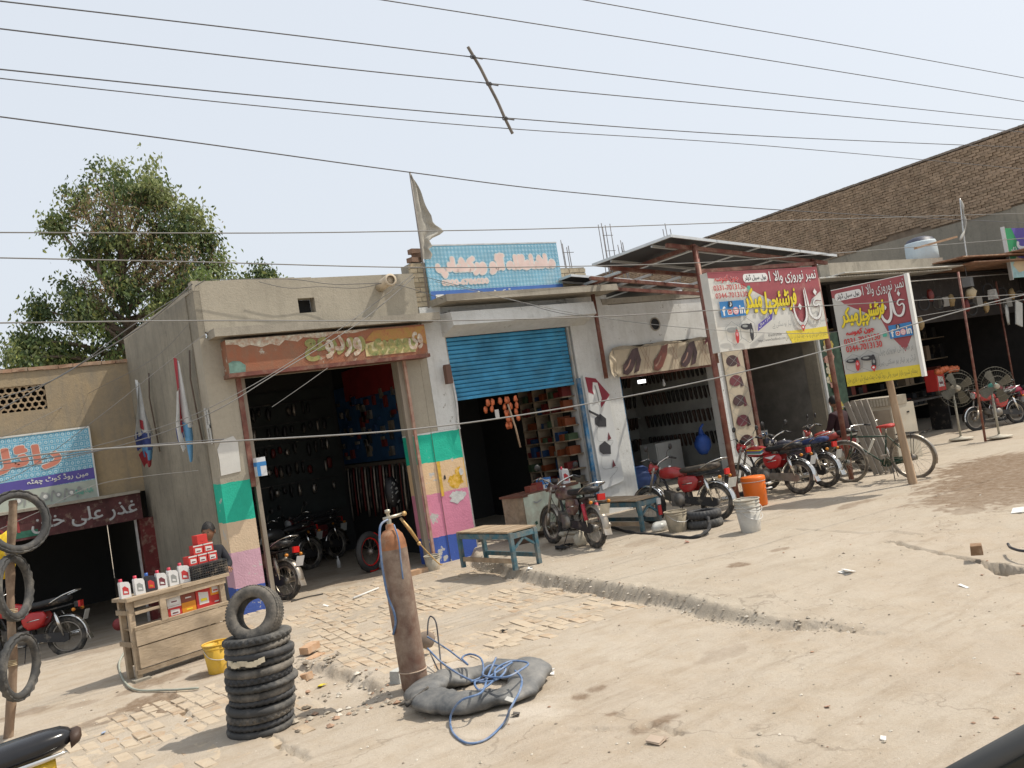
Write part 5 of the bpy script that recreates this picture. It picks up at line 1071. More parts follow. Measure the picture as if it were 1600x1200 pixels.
    for s_ in (-1, 1):
        w = MB(); pl_ = [(-.03, .70), (-.20, .715), (-.34, .70), (-.38, .63), (-.33, .52), (-.24, .465), (-.10, .46), (-.03, .53), (-.01, .62)]
        for k_, (q_, yy_) in enumerate(((1.0, .095), (.94, .118), (.80, .130), (.4, .137))): w.v.extend([(-.19 + (a - -.19) * q_, s_ * yy_, .60 + (b - .60) * q_) for a, b in pl_])
        n_ = len(pl_); w.v.append((-.19, s_ * .139, .60))
        for k_ in range(3):
            for i_ in range(n_): w.f.append((k_ * n_ + i_, k_ * n_ + (i_ + 1) % n_, (k_ + 1) * n_ + (i_ + 1) % n_, (k_ + 1) * n_ + i_)); w.m.append(0); w.s.append(True)
        for i_ in range(n_): w.f.append((3 * n_ + i_, 3 * n_ + (i_ + 1) % n_, 4 * n_)); w.m.append(0); w.s.append(True)
        sc = part('side_panel', w, PN, t, local=True)
        w = MB(); w.tube([(-.11, s_ * .139, .585), (-.29, s_ * .137, .60)], .008, 5); part('side_badge', w, CHR, sc, local=True)
    if decal:
        w = MB()
        for s_ in (-1, 1): w._a([(-.06, s_ * .135, .66), (-.30, s_ * .138, .69), (-.20, s_ * .150, .62)], [(0, 1, 2)]); w._a([(-.04, s_ * .130, .56), (-.30, s_ * .140, .60), (-.16, s_ * .152, .575)], [(0, 1, 2)])
        part('decal_stripe', w, SW, sc, local=True)
    w = MB(); w.tube(curve3([(.40, 0, .84), (.30, 0, .66), (.22, 0, .42), (.18, 0, .33)], 4), .02, 7)
    for s_ in (-.07, .07): w.tube(curve3([(.35, 0, .70), (.1, s_, .69), (-.3, s_, .70), (-.75, s_, .74)], 4), .014, 6); w.tube([(-.1, s_, .68), (-.14, s_, .34), (-.60, s_ * 1.1, .285)], .016, 6)
    w.tube([(-.08, -.11, .28), (.12, -.11, .26), (.2, .0, .32)], .012, 5); part('frame', w, BLK, t, local=True)
    w = MB(); w.obox((.02, 0, .36), (.26, .19, .20), None); w.lathe([(0, -.14), (.09, -.14), (.10, -.10), (.10, .10), (.09, .14), (0, .14)], (-.02, 0, .36), (0, 1, 0), 16)
    for i in range(8): x = .16 + i * .018; w.obox((x, 0, .40 + i * .006), (.006, .14, .15))
    w.obox((.26, 0, .42), (.09, .09, .09)); w.lathe([(0, 0), (.03, 0), (.03, .1), (0, .1)], (.08, 0, .50), (-.8, 0, .4), 8); part('engine', w, ALU, t, local=True)
    w = MB(); w.tube(curve3([(.28, -.04, .40), (.30, -.12, .28), (.12, -.15, .23), (-.15, -.16, .24)], 4), .016, 8); w.tube([(-.12, -.16, .24), (-.2, -.165, .25), (-.70, -.17, .31), (-.74, -.17, .315)], [.018, .036, .042, .03], 12); part('exhaust', w, CHR if dusty < .3 else CHD, t, local=True)
    w = MB(); w.prism([(-.67, .235), (-.60, .215), (-.05, .30), (-.05, .40), (-.60, .36), (-.67, .33)], lambda u, v, q: (u, .075 + q, v), .035); part('chain_case', w, BLK if not decal else CHD, t, local=True)
    RS = mat('red_shock', (.40, .03, .05), .5, .2, 8, dust=.1)
    for s_ in (-1, 1):
        w = MB(); w.tube([(-.60, s_ * .115, .31), (-.50, s_ * .115, .66)], .013, 8); sh_ = part('shock_absorber', w, CHR, t, local=True)
        w = MB(); w.tube([(-.575, s_ * .115, .40), (-.51, s_ * .115, .63)], .029, 10); part('cover', w, RS if redshock else CHR if dusty < .3 else CHD, sh_, local=True)
        w = MB(); w.tube([(-.08, s_ * .10, .26), (-.08, s_ * .22, .25)], .014, 8); part('footpeg', w, BLK, t, local=True)
        w = MB(); w.tube([(-.78, 0, .66), (-.79, s_ * .13, .66)], .007, 5); w.ell((-.79, s_ * .15, .66), (.03, .028, .026), n=10, k=6, m=1); part('indicator', w, [BLK, AMB], t, local=True)
    w = MB(); w.tube(curve3([(-.44, .13, .80), (-.62, .14, .88), (-.80, .11, .93), (-.83, 0, .935), (-.80, -.11, .93), (-.62, -.14, .88), (-.44, -.13, .80)], 4), .010, 6); part('grab_rail', w, CHR, t, local=True)
    w = MB(); w.obox((-.80, 0, .73), (.07, .10, .08)); w.obox((-.84, 0, .73), (.03, .12, .09), m=1); part('tail_light', w, [BLK, TLR], t, local=True)
    w = MB(); w.obox((-.905, 0, .56), (.004, .24 if fullplate else .16, .15), (Vector((.95, 0, .3)), Vector((0, 1, 0)), Vector((-.3, 0, .95)))); pl = part('number_plate', w, plate, t, local=True)
    w = MB(); w.tube([(-.05, .1, .26), (-.08, .24, .02)], .008, 5); part('side_stand', w, BLK, t, local=True)
    if rag:
        w = MB(); w.ell((-.52, .0, .885), (.20, .15, .045), n=16, k=8, jit=.10); w.ell((-.74, .03, .80), (.06, .13, .11), n=12, k=7, jit=.12); w.ell((-.35, .10, .86), (.09, .06, .04), n=10, k=6, jit=.12); r_ = solo('cloth_rag', w, rag, None)
        M = WM[t.name]; r_.matrix_world = M @ r_.matrix_world; props(r_, rag_label[0], 'cloth')
    return t
rag_label = ['']
def place(px, py, z, heading, back=.60):
    """rear contact point seen at px,py -> centre of the motorcycle"""
    p = PG(px, py, z); a = math.radians(heading); return (p.x + back * math.cos(a), p.y + back * math.sin(a), H0(p.x, p.y))
GRY = mat('rag_cloth', (.46, .42, .34), .95, .2, 6, bump=.5, bscale=20, dust=.3, dcol=(.28, .24, .18))
rag_label[0] = 'dusty pale cloth spread over the seat of the dark motorcycle'
motorcycle('dark dusty motorcycle with a pale rag on its seat and red shocks by the counter', place(932, 856, .12, 84), 84, (.06, .02, .02), lean=5, dusty=.45, redshock=True, rag=GRY, plate=mat('plate_dusty', (.46, .42, .33), .7, .2, 9))
motorcycle('red motorcycle with brown seat behind the second bench and the maroon post', place(1124, 813, .12, 103), 103, (.33, .02, .02), mat('seat_brown', (.055, .045, .035), .6, .2, 8, dust=.2), dusty=.22, lean=4, fullplate=True)
motorcycle('red motorcycle with rainbow tank decals, nearest of the parked pair', place(1252, 772, .12, 97), 97, (.42, .02, .02), dusty=.1, decal=True, lean=4, plate=LNS)
t = motorcycle('dark motorcycle with a blue seat cover behind the rainbow striped one', place(1293, 761, .12, 93), 93, (.05, .05, .07), mat('seat_blue_denim', (.03, .05, .14), .8, .4, 14, dust=.2, dcol=(.2, .22, .3)), dusty=.15, lean=4)
motorcycle('red and black motorcycle half hidden behind the bicycle', place(1365, 735, .12, 140), 140, (.30, .03, .02), dusty=.15, lean=3)
motorcycle('brown dusty motorcycle seen from behind in the tall workshop doorway', place(448, 938, 0, 118), 118, (.10, .035, .02), lean=7, dusty=.5, plate=mat('plate_white', (.5, .5, .5), .5, .1, 9), mirrors=False)
motorcycle('red motorcycle parked in the shade of the set back left shop', (.95, 15.1, H0(.95, 15.1)), 150, (.42, .015, .015), lean=5, dusty=.1, group='motorcycles standing in the dark shops')
motorcycle('black motorcycle standing far inside the dark workshop', (5.1, 15.6, 0), 200, (.05, .05, .05), dusty=.05, lean=3, group='motorcycles standing in the dark shops')
motorcycle('dark motorcycle beside the other one inside the workshop', (5.9, 16.2, 0), 205, (.10, .02, .02), dusty=.05, lean=3, group='motorcycles standing in the dark shops')
motorcycle('red motorcycle lying behind the two pedestal fans', (21.9, 11.6, .06), 160, (.42, .03, .03), dusty=.1, lean=4, group='motorcycles by the fan shop', tyre=RUBC)
motorcycle('pink and red motorcycle at the edge of the fan shop', (24.0, 12.0, .06), 150, (.5, .05, .10), dusty=.1, lean=4, group='motorcycles by the fan shop')
# foreground motorcycle tail poking in at the lower left
tt = PG(112, 1150, .78); hd_ = math.radians(176); t = thing('motorcycle', 'glossy black seat and yellow tail of a motorcycle poking in beside the tyre pole', 'motorcycle', (tt.x - .45, tt.y + .03, 0), hd_); WM_ = WM[t.name]
# local x runs to the front of the machine (out of the picture); the tail ends at x = -.45
w = MB(); loft(w, [(-.455, .800, .020, .015), (-.44, .795, .07, .035), (-.40, .79, .10, .055), (-.30, .78, .125, .068), (-.12, .765, .14, .070), (.10, .755, .145, .065), (.30, .75, .13, .06), (.42, .75, .10, .05)], 18, p=2.6); part('seat', w, mat('seat_glossy', (.016, .016, .018), .20, .2, 5, bump=.03), t, local=True)
w = MB(); loft(w, [(-.50, .79, .03, .02), (-.485, .785, .08, .035), (-.44, .77, .10, .045)], 14); part('seat_back_edge', w, mat('seat_brown_edge', (.05, .028, .018), .6), t, local=True)
for s_ in (-1, 1): w = MB(); w.tube(curve3([(-.42, s_ * .115, .735), (-.25, s_ * .142, .725), (0, s_ * .155, .715), (.3, s_ * .145, .71)], 4), [.006, .010, .012, .014, .014, .014, .013, .013, .012, .012, .012, .012, .012], 8); part('silver_strip', w, CHR, t, local=True)
w = MB(); loft(w, [(-.36, .66, .05, .03), (-.30, .655, .10, .055), (-.10, .64, .135, .07), (.15, .62, .14, .08), (.35, .60, .12, .08)], 16); part('yellow_cowl', w, mat('cowl_yellow', (.62, .40, .03), .35, .1, 5, dust=.15), t, local=True)
wheel(t, 'rear_wheel', .05); wheel(t, 'front_wheel', 1.27); w = MB(); w.tube([(1.27, 0, .29), (1.05, 0, .95)], .03, 8); w.tube([(.9, .3, 1.0), (1.05, 0, .98), (.9, -.3, 1.0)], .012, 6); part('fork', w, CHR, t, local=True)
w = MB(); loft(w, [(.42, .76, .08, .06), (.6, .80, .13, .11), (.85, .80, .13, .10), (1.0, .80, .06, .06)]); part('tank', w, MATS['cowl_yellow'], t, local=True)
w = MB(); w.obox((.6, 0, .38), (.4, .2, .3)); part('engine', w, ALU, t, local=True)

# ================================================================== BICYCLE
def bicycle(label, loc, heading, lean=-6):
    t = thing('bicycle', label, 'bicycle', loc, math.radians(heading), None, (math.radians(lean), 'X')); R = .368
    wheel(t, 'rear_wheel', -.55, R, CHD, mat('bicycle_tyre', (.10, .085, .07), .85, .2, 8, dust=.5, dcol=(.32, .27, .2)), tr=.019, rimc=CHD, ns=28); wheel(t, 'front_wheel', .58, R, CHD, MATS['bicycle_tyre'], tr=.019, rimc=CHD, ns=28)
    GRN = mat('bicycle_green', (.012, .045, .028), .5, .3, 6, dust=.25)
    w = MB(); bb = (-.08, 0, .29); st = (-.20, 0, .82); hd = (.40, 0, .84); hl = (.43, 0, .72)
    for a, b in ((bb, st), (bb, hl), ((-.18, 0, .76), (.395, 0, .80))): w.tube([a, b], .014, 8)
    for s_ in (-.05, .05): w.tube([bb, (-.55, s_, R)], .009, 6); w.tube([(-.19, 0, .78), (-.55, s_, R)], .009, 6); w.tube([(.44, s_ * .6, .66), (.50, s_, .5), (.58, s_, R)], .010, 6)
    w.tube([hl, (.385, 0, .92)], .016, 8); part('frame', w, GRN, t, local=True)
    w = MB(); w.tube(curve3([(.16, .27, .94), (.30, .25, .96), (.41, .12, .97), (.41, 0, .95), (.41, -.12, .97), (.30, -.25, .96), (.16, -.27, .94)], 4), .010, 7); w.tube([(.39, 0, .88), (.41, 0, .96)], .012, 6); w.tube([(.18, .25, .90), (.36, .1, .87), (.50, 0, .75)], .004, 4); hb = part('handlebar', w, CHR, t, local=True)
    for s_ in (-1, 1): w = MB(); w.tube([(.15, s_ * .27, .94), (.26, s_ * .26, .955)], .016, 8); part('grip', w, BLK, hb, local=True)
    w = MB(); loft(w, [(-.36, .93, .10, .025), (-.28, .935, .11, .03), (-.16, .93, .05, .025), (-.06, .925, .02, .018)]); part('saddle', w, mat('saddle_red_cover', (.42, .04, .03), .6, .2, 8), t, local=True)
    w = MB(); w.tube([(-.20, 0, .80), (-.215, 0, .91)], .012, 6); part('seat_post', w, CHR, t, local=True)
    for x, a0, a1 in ((-.55, 25, 200), (.58, 20, 165)): w = MB(); arc_strip(w, (x, 0, R), R + .025, .028, a0, a1, 16, lip=.012); part('mudguard', w, CHD, t, local=True)
    w = MB(); [w.bar((-.36, y, .78), (-.86, y, .77), .012, .01) for y in (-.07, 0, .07)]; [w.bar((x, -.08, .775), (x, .08, .775), .012, .01) for x in (-.4, -.6, -.84)]; [w.tube([(-.62, y, .77), (-.55, y * .7, R)], .005, 5) for y in (-.07, .07)]; w.tube([(-.84, 0, .78), (-.93, 0, .82)], .008, 5); part('carrier', w, BLK, t, local=True)
    w = MB(); w.lathe([(.085, 0), (.095, 0), (.095, .006), (.085, .006)], (-.08, -.05, .29), (0, 1, 0), 22); w.tube([(-.08, -.06, .29), (-.02, -.075, .13)], .009, 6); w.tube([(-.08, .06, .29), (-.14, .075, .45)], .009, 6); w.obox((-.01, -.12, .12), (.09, .09, .02)); w.obox((-.14, .12, .46), (.09, .09, .02)); part('crankset', w, CHD, t, local=True)
    w = MB(); w.prism([(-.60, .31), (-.06, .22), (.03, .25), (.03, .34), (-.06, .38), (-.60, .38)], lambda u, v, q: (u, -.075 + q, v), .012); part('chain_guard', w, GRN, t, local=True)
    w = MB(); w.tube([(-.2, .03, .3), (-.25, .16, .02)], .008, 5); w.tube([(-.2, -.03, .3), (-.18, -.16, .02)], .008, 5); part('stand', w, BLK, t, local=True)
    w = MB(); w.obox((.10, .0, .62), (.035, .035, .26), (Vector((.85, 0, .53)), Vector((0, 1, 0)), Vector((-.53, 0, .85)))); part('pump', w, mat('bottle_cream', (.6, .58, .5), .5), t, local=True)
pr, pf = PG(1436, 747, .12), PG(1343, 752, .12)
bicycle('old black bicycle with curved handlebar leaning by the wooden post', (pr.x - .03, pr.y + .62, .10), 101, -5)

# ================================================================== TYRES, INNER TUBE AND OXYGEN CYLINDER
def tyre_mesh(mb, c, axis, R, r, m=0, tread=True, hole=.62, wid=1.0):
    x, y, z = basis(axis); c = Vector(c); n = 120; prof = []
    # outer tread, shoulder, sidewall, bead
    for a in range(0, 13):
        t = math.pi * (a / 12) - math.pi / 2 * 0
    pf_ = [(R * hole, -.55), (R * hole, -.8), (R * .80, -1.0), (R * .93, -.88), (R * .985, -.6), (R, -.2), (R, .2), (R * .985, .6), (R * .93, .88), (R * .80, 1.0), (R * hole, .8), (R * hole, .55), (R * (hole + .05), .45), (R * .9, .5), (R * .93, 0), (R * .9, -.5), (R * (hole + .05), -.45)]
    k = len(pf_); vs = []
    for i in range(n):
        t = 2 * math.pi * i / n; d = x * math.cos(t) + y * math.sin(t)
        for j, (pr_, h) in enumerate(pf_):
            g = (-.014 if tread and j in ((3, 4, 7, 8) if tread == 1 else (4, 5, 6, 7)) and (i + (2 if j > 5 else 0)) % 4 < 2 else 0); vs.append(c + d * (pr_ + g) + z * h * r * wid)
    mb._a(vs, [(i * k + j, ((i + 1) % n) * k + j, ((i + 1) % n) * k + (j + 1) % k, i * k + (j + 1) % k) for i in range(n) for j in range(k)], m, True)
sx_, sy_ = 2.02, 7.31; zt = H(sx_, sy_) ; prev_z = zt; TY = [mat('tyre_rubber_a', (.050, .050, .049), .78, .25, 7, bump=.3, bscale=60, dust=.30, dcol=(.22, .20, .17), dscale=5), mat('tyre_rubber_b', (.040, .041, .043), .7, .25, 7, bump=.3, dust=.18, dcol=(.2, .18, .15), dscale=5), mat('tyre_rubber_c', (.065, .062, .057), .85, .25, 7, bump=.3, dust=.5, dcol=(.25, .22, .18), dscale=5)]
ords = ['lowest', 'second lowest', 'third from the bottom', 'fourth from the bottom', 'fifth from the bottom', 'sixth from the bottom', 'seventh from the bottom', 'seventh from the top', 'sixth from the top', 'fifth from the top', 'fourth from the top', 'third from the top', 'uppermost flat']
zz = zt
for i in range(13):
    r = random.uniform(.0275, .031); R = random.uniform(.262, .276) * (1.0 if i not in (12, 6) else 1.04); zz += r
    ox_, oy_ = .0062 * i * .83, -.0062 * i * .56; w = MB(); ax = Vector((random.uniform(-.05, .05), random.uniform(-.05, .05), 1)); tyre_mesh(w, tread=(0, 1, 2, 0, 1)[i % 5], c=(sx_ + ox_ + random.uniform(-.016, .016), sy_ + oy_ + random.uniform(-.012, .012), zz), axis=ax, R=R, r=r * 1.10)
    solo('tyre', w, TY[i % 3], ords[i] + ' tyre of the stack beside the gas cylinder', 'tyre', 'tyres stacked flat beside the wooden counter'); zz += r * .98
w = MB(); tcc = Vector((sx_ + .05, sy_ - .06, zz + .16)); TAX = Vector((-.62, -.72, .30)).normalized(); tyre_mesh(w, tcc, TAX, .225, .085, hole=.56, tread=False)
for i in range(56):
    a = 2 * math.pi * i / 56; x, y, z = basis(TAX); d = x * math.cos(a) + y * math.sin(a)
    for s_ in (-1.5, -.5, .5, 1.5): w.obox(tcc + d * (.223 if abs(s_) < 1 else .219) + z * s_ * .034, (.007, .017, .029), (d, d.cross(z), z))
solo('tyre', w, TY[2], 'small fat car tyre standing upright on top of the tyre stack', 'tyre')
w = MB(); 
for i in range(9):
    a = math.radians(200 + i * 7); w.obox((sx_ + .05 + .275 * math.cos(a), sy_ - .03 + .275 * math.sin(a), zz - .17 + random.uniform(-.012, .012)), (.05, .015, .04), (Vector((-math.sin(a), math.cos(a), random.uniform(-.3, .3))).normalized(), Vector((math.cos(a), math.sin(a), 0)), Vector((0, 0, 1))))
solo('torn_tape', w, mat('tape_cream', (.52, .46, .34), .8, .3, 10), 'scrap of cream tape wrapped round the tyre stack', 'tape')
# ---- gas cylinder
cx, cy = 3.22, 6.93; cz = H0(cx, cy) + .0; t = thing('gas_cylinder', 'tall rusty brown gas cylinder standing by the inner tube', 'gas cylinder', (cx, cy, cz), 0, None, (math.radians(-.5), 'Y'))
CYL = mat('cylinder_brown', (.155, .085, .060), .6, .35, 4, stretch=(1, 1, .25), dust=.55, dcol=(.30, .235, .18), dscale=5, bump=.25, metal=.1); CYT = mat('cylinder_rust', (.30, .13, .06), .75, .35, 8, dust=.2)
w = MB(); w.lathe([(0, 0), (.100, 0), (.114, .03), (.1145, .16), (.1165, 1.16), (.1165, 1.20)], n=36, axis=(0, 0, 1)); part('body', w, CYL, t, local=True)
w = MB(); w.lathe([(.1165, 1.20), (.112, 1.26), (.095, 1.315), (.065, 1.352), (.038, 1.365), (.036, 1.40), (.030, 1.41), (0, 1.41)], n=36); part('shoulder', w, CYT, t, local=True)
w = MB(); w.torus((0, 0, .17), (0, 0, 1), .117, .006, 36, 6); part('ring', w, mat('ring_tan', (.42, .32, .24), .7), t, local=True)
BRS = mat('brass', (.46, .29, .11), .45, .3, 8, metal=.4, dust=.15); w = MB(); w.lathe([(.022, 1.40), (.022, 1.45), (.015, 1.46), (.015, 1.50), (.024, 1.505), (.024, 1.53), (0, 1.535)], n=12)
w.tube([(-.05, 0, 1.46), (.13, -.02, 1.47)], .014, 8); v_ = part('valve', w, mat('valve_steel', (.42, .38, .30), .4, .2, 8, metal=.7), t, local=True)
w = MB(); w.tube([(.10, -.02, 1.44), (.155, -.05, 1.33), (.20, -.08, 1.22)], [.012, .016, .013], 10); w.ell((.205, -.085, 1.20), .018, n=10, k=7); w.lathe([(0, 0), (.020, 0), (.020, .02), (0, .02)], (.13, -.03, 1.47), (.3, -.9, .2), 14); part('regulator', w, BRS, t, local=True)
w = MB(); w.tube(curve3([(.205, -.09, 1.20), (.28, -.11, 1.08), (.34, -.12, 1.0), (.37, -.12, .98)], 4), .006, 6); part('torch_tip', w, BRS, t, local=True)
HB = mat('hose_blue', (.10, .17, .31), .5, .2, 8, bump=0, dust=.3, dcol=(.36, .36, .37), dscale=9); HK = mat('hose_black', (.04, .04, .045), .5, .2, 8, bump=0, dust=.2)
def C3(L): return [Vector((cx + a, cy + b, cz + c)) for a, b, c in L]
w = MB(); w.tube(curve3(C3([(-.03, -.02, 1.45), (-.12, -.04, 1.40), (-.155, -.05, 1.15), (-.15, -.05, .85), (-.125, -.07, .70), (-.12, -.06, .6), (-.13, .0, .5)]), 6), .010, 7); w.tube(curve3(C3([(-.0, -.06, 1.40), (-.01, -.125, 1.28), (-.02, -.13, 1.1), (-.025, -.128, .95)]), 5), .007, 6); solo('gas_hose', w, HB, 'blue hose looping down the left side of the gas cylinder', 'hose')
# ---- inner tube
tcx, tcy = 3.45, 6.30; zt = .0
t = thing('inner_tube', 'large half flat grey truck inner tube lying on the ground', 'inner tube', (tcx, tcy, zt))
mb = MB(); n, k = 72, 18; vs = []
ang0 = math.radians(-34)
for i in range(n):
    a = 2 * math.pi * i / n; ca, sa = math.cos(a), math.sin(a); Rx, Ry = .435, .385
    # flattened, creased in places
    rr = .137 * (1 + .10 * math.sin(3 * a + 1) + .05 * math.sin(7 * a)); fl = .50 + .08 * math.sin(2 * a + .6)
    for cr, wd in ((2.35, .11), (5.0, .08), (1.3, .07), (.35, .07), (3.4, .06), (4.2, .05)):
        dd = abs((a - cr + math.pi) % (2 * math.pi) - math.pi); rr *= 1 - .30 * math.exp(-(dd / wd) ** 2); fl += .25 * math.exp(-(dd / (wd * 1.4)) ** 2)
    c = Vector((Rx * ca, Ry * sa, 0)); d = Vector((ca / Rx, sa / Ry, 0)).normalized()
    for j in range(k):
        q = 2 * math.pi * j / k; h = math.sin(q); o_ = math.cos(q) * rr * 1.12; pin_ = .018 * math.sin(q * 2 + a * 5) + .010 * math.sin(a * 17 + q)
        p = c + d * (o_ + pin_) + Vector((0, 0, rr * fl * (1 + h) * (1 if h > -.5 else .98)))
        vs.append(p)
R_ = Matrix.Rotation(ang0, 3, 'Z'); vs = [Vector((tcx, tcy, .0)) + R_ @ p for p in vs]
for p in vs: p.z += max(0, H0(p.x, p.y)) - .004
mb._a(vs, [(i * k + j, ((i + 1) % n) * k + j, ((i + 1) % n) * k + (j + 1) % k, i * k + (j + 1) % k) for i in range(n) for j in range(k)], 0, True)
part('tube_body', mb, mat('tube_rubber', (.088, .092, .095), .62, .22, 3, bump=.25, bscale=30, dust=.5, dcol=(.235, .225, .205), dscale=3.5), t)
w = MB(); e = PG(633, 1098, .12); w.tube(curve3([(e.x, e.y, .10), (e.x + .10, e.y + .0, .13), (e.x + .22, e.y + .02, .17)]), [.02, .024, .02, .018, .018, .016, .016, .015, .014, .012, .012, .01, .01], 8); part('valve_stem', w, RUB, t)
w = MB(); pq = PG(797, 1093, .10); w.obox(pq, (.05, .07, .004), (Vector((.8, .5, .2)).normalized(), Vector((-.5, .8, .3)).normalized(), Vector((0, -.3, .95)))); part('patch', w, mat('patch_grey', (.4, .39, .36), .8), t)
def pxc(L, r, m, name, label, cat, n=8, **k): w = MB(); w.tube(curve3([PG(a, b, c) for a, b, c in L], n), r, 8); return solo(name, w, m, label, cat, **k)
pxc([(668, 1013, .25), (690, 1035, .15), (720, 1055, .17), (745, 1065, .19), (775, 1062, .2), (790, 1045, .2), (765, 1040, .2), (755, 1055, .22), (790, 1058, .22), (815, 1046, .22), (825, 1036, .22), (800, 1033, .22), (775, 1045, .22), (772, 1062, .2), (750, 1078, .2), (742, 1066, .2), (760, 1060, .2), (800, 1035, .22)], .0085, HB, 'air_hose', 'tangled blue hose heaped on top of the inner tube', 'hose', 10)
pxc([(668, 995, .32), (700, 1015, .12), (730, 1038, .18), (722, 1028, .2), (735, 1022, .22), (752, 1030, .24), (754, 1055, .2), (736, 1065, .19)], .008, HB, 'air_hose', 'blue hose arching from the gas cylinder to the inner tube', 'hose', 9)
pxc([(775, 1028, .24), (762, 1058, .2), (752, 1082, .2), (720, 1095, .17), (704, 1120, .03), (708, 1145, .012), (730, 1161, .012), (760, 1155, .012), (787, 1130, .015), (797, 1108, .12), (812, 1080, .18), (815, 1060, .2), (805, 1048, .22)], .0085, HB, 'air_hose', 'long blue hose loop falling off the front of the inner tube', 'hose', 10)
pxc([(668, 992, .30), (669, 972, .40), (673, 963, .44), (681, 972, .40), (685, 1000, .25), (688, 1030, .12), (688, 1052, .03), (672, 1020, .1)], .007, HK, 'air_hose', 'thin black hose loop sticking up beside the gas cylinder', 'hose', 9)
w = MB(); p = PG(676, 1018, .04); w.ell(p + Vector((0, .1, .10)), (.10, .075, .085), n=9, k=6, jit=.09); solo('stone', w, mat('stone_brown', (.20, .155, .12), .9, .3, 5), 'brown stone leaning against the back of the gas cylinder', 'stone')
w = MB(); p = PG(628, 1062, .03); w.obox(p + Vector((0, .05, .02)), (.13, .12, .12), .4, taper=.85); solo('stone', w, mat('stone_pale', (.46, .46, .43), .9, .2, 5, bump=.6), 'pale stone block to the left of the gas cylinder foot', 'stone')
# loose paving bricks at the hole
LB = mat('brick_loose_tan', (.46, .29, .175), .92, .22, 6, bump=.4, dust=.35, dcol=(.45, .37, .28))
for lab, x, y, z, a, tl_ in (('upper loose brick lying at the edge of the paving hole', 484, 1012, .06, .62, .05), ('lower loose brick lying in front of another at the paving hole', 492, 1030, -.03, .55, .02), ('broken brick end jutting out low beside the tyre stack', 470, 1060, -.06, -1.0, .2)):
    p = PG(x, y, z); w = MB(); w.obox(p, (.225, .11, .07), (Vector((math.cos(a), math.sin(a), tl_)).normalized(), Vector((-math.sin(a), math.cos(a), 0)), Vector((-tl_ * math.cos(a), 0, 1)).normalized())); solo('loose_brick', w, LB, lab, 'brick')
p = PG(1527, 866, .10); w = MB(); w.obox(p + Vector((0, 0, .05)), (.17, .11, .09), .5, taper=.9); solo('loose_brick', w, mat('brick_brown', (.22, .13, .07), .9, .3, 6, dust=.3), 'lone broken brick lying beside the hole in the concrete', 'brick')

# ================================================================== POLE WITH HANGING TYRES
tp = thing('tyre_pole', 'crooked wooden pole standing at the left edge', 'pole', (.40, 9.5, 0))
w = MB(); w.tube(curve3([PY(12, 1165, 9.5), PY(20, 1050, 9.45), PY(17, 960, 9.4), PY(16, 880, 9.4), PY(20, 800, 9.35), PY(20, 782, 9.35)], 5), [.046, .042, .040, .045, .038, .037, .042, .040, .037, .036, .036, .034, .033, .039, .043, .037, .036, .036, .042, .038, .035, .036, .040, .036, .036, .034], 9); part('pole', w, mat('pole_dark_wood', (.22, .15, .10), .85, .4, 6, stretch=(1, 1, .15), bump=.6, bscale=18, dust=.35, dcol=(.36, .28, .2)), tp)
w = MB(); 
for (x, y) in ((18, 865), (18, 960), (16, 1040)): c = PY(x, y, 9.4); [w.torus(c + Vector((0, 0, k * .014)), (.1, .1, 1), .052, .005, 14, 5) for k in range(4)]
part('lashing', w, mat('rope_tan', (.40, .32, .2), .9), tp)
for lab, px_, py_, ax, R in (('top tyre hung face on at the head of the crooked pole', 28, 815, (.35, -.9, .12), .285), ('middle tyre hung edge on the crooked pole', 22, 918, (.92, -.55, .0), .295), ('lowest tyre hung on the crooked pole', 31, 1042, (.90, -.62, -.1), .290)):
    w = MB(); c = PY(px_, py_, 9.28); w.torus(c, ax, R - .035, .034, 44, 10); w.torus(c, ax, R - .004, .010, 44, 6, flat=2.5, bumpy=.6); solo('tyre', w, TY[0], lab, 'tyre', 'tyres hung on the crooked pole')
w = MB(); c = PY(8, 868, 9.6); w.ell(c, (.10, .08, .20), n=10, k=8, jit=.25); solo('yellow_cloth', w, mat('cloth_yellow', (.62, .42, .02), .8, .2, 8), 'bright yellow cloth bunched behind the crooked pole', 'cloth')
# ================================================================== PEOPLE
def skin_figure(name, joints, edges, radii, mm, parent, root=0):
    me = bpy.data.meshes.new(name); me.from_pydata(joints, edges, []); o = bpy.data.objects.new(name, me); COL.objects.link(o)
    md = o.modifiers.new('skin', 'SKIN'); sv = me.skin_vertices[0].data
    for i, r in enumerate(radii): sv[i].radius = (r, r) if not isinstance(r, tuple) else r; sv[i].use_root = i == root
    ss = o.modifiers.new('sub', 'SUBSURF'); ss.levels = 2; ss.render_levels = 2
    bpy.context.view_layer.update(); ev = bpy.data.meshes.new_from_object(o.evaluated_get(bpy.context.evaluated_depsgraph_get())); bpy.data.objects.remove(o); bpy.data.meshes.remove(me)
    for p in ev.polygons: p.use_smooth = True
    ev.materials.clear(); ev.materials.append(mm); ev.name = name; o = bpy.data.objects.new(name, ev); COL.objects.link(o); o.parent = parent; return o
SKN = mat('skin', (.24, .12, .07), .55, .08, 8, bump=.05); HAIR = mat('hair_black', (.012, .010, .009), .6, .2, 30, bump=.5, bscale=90)
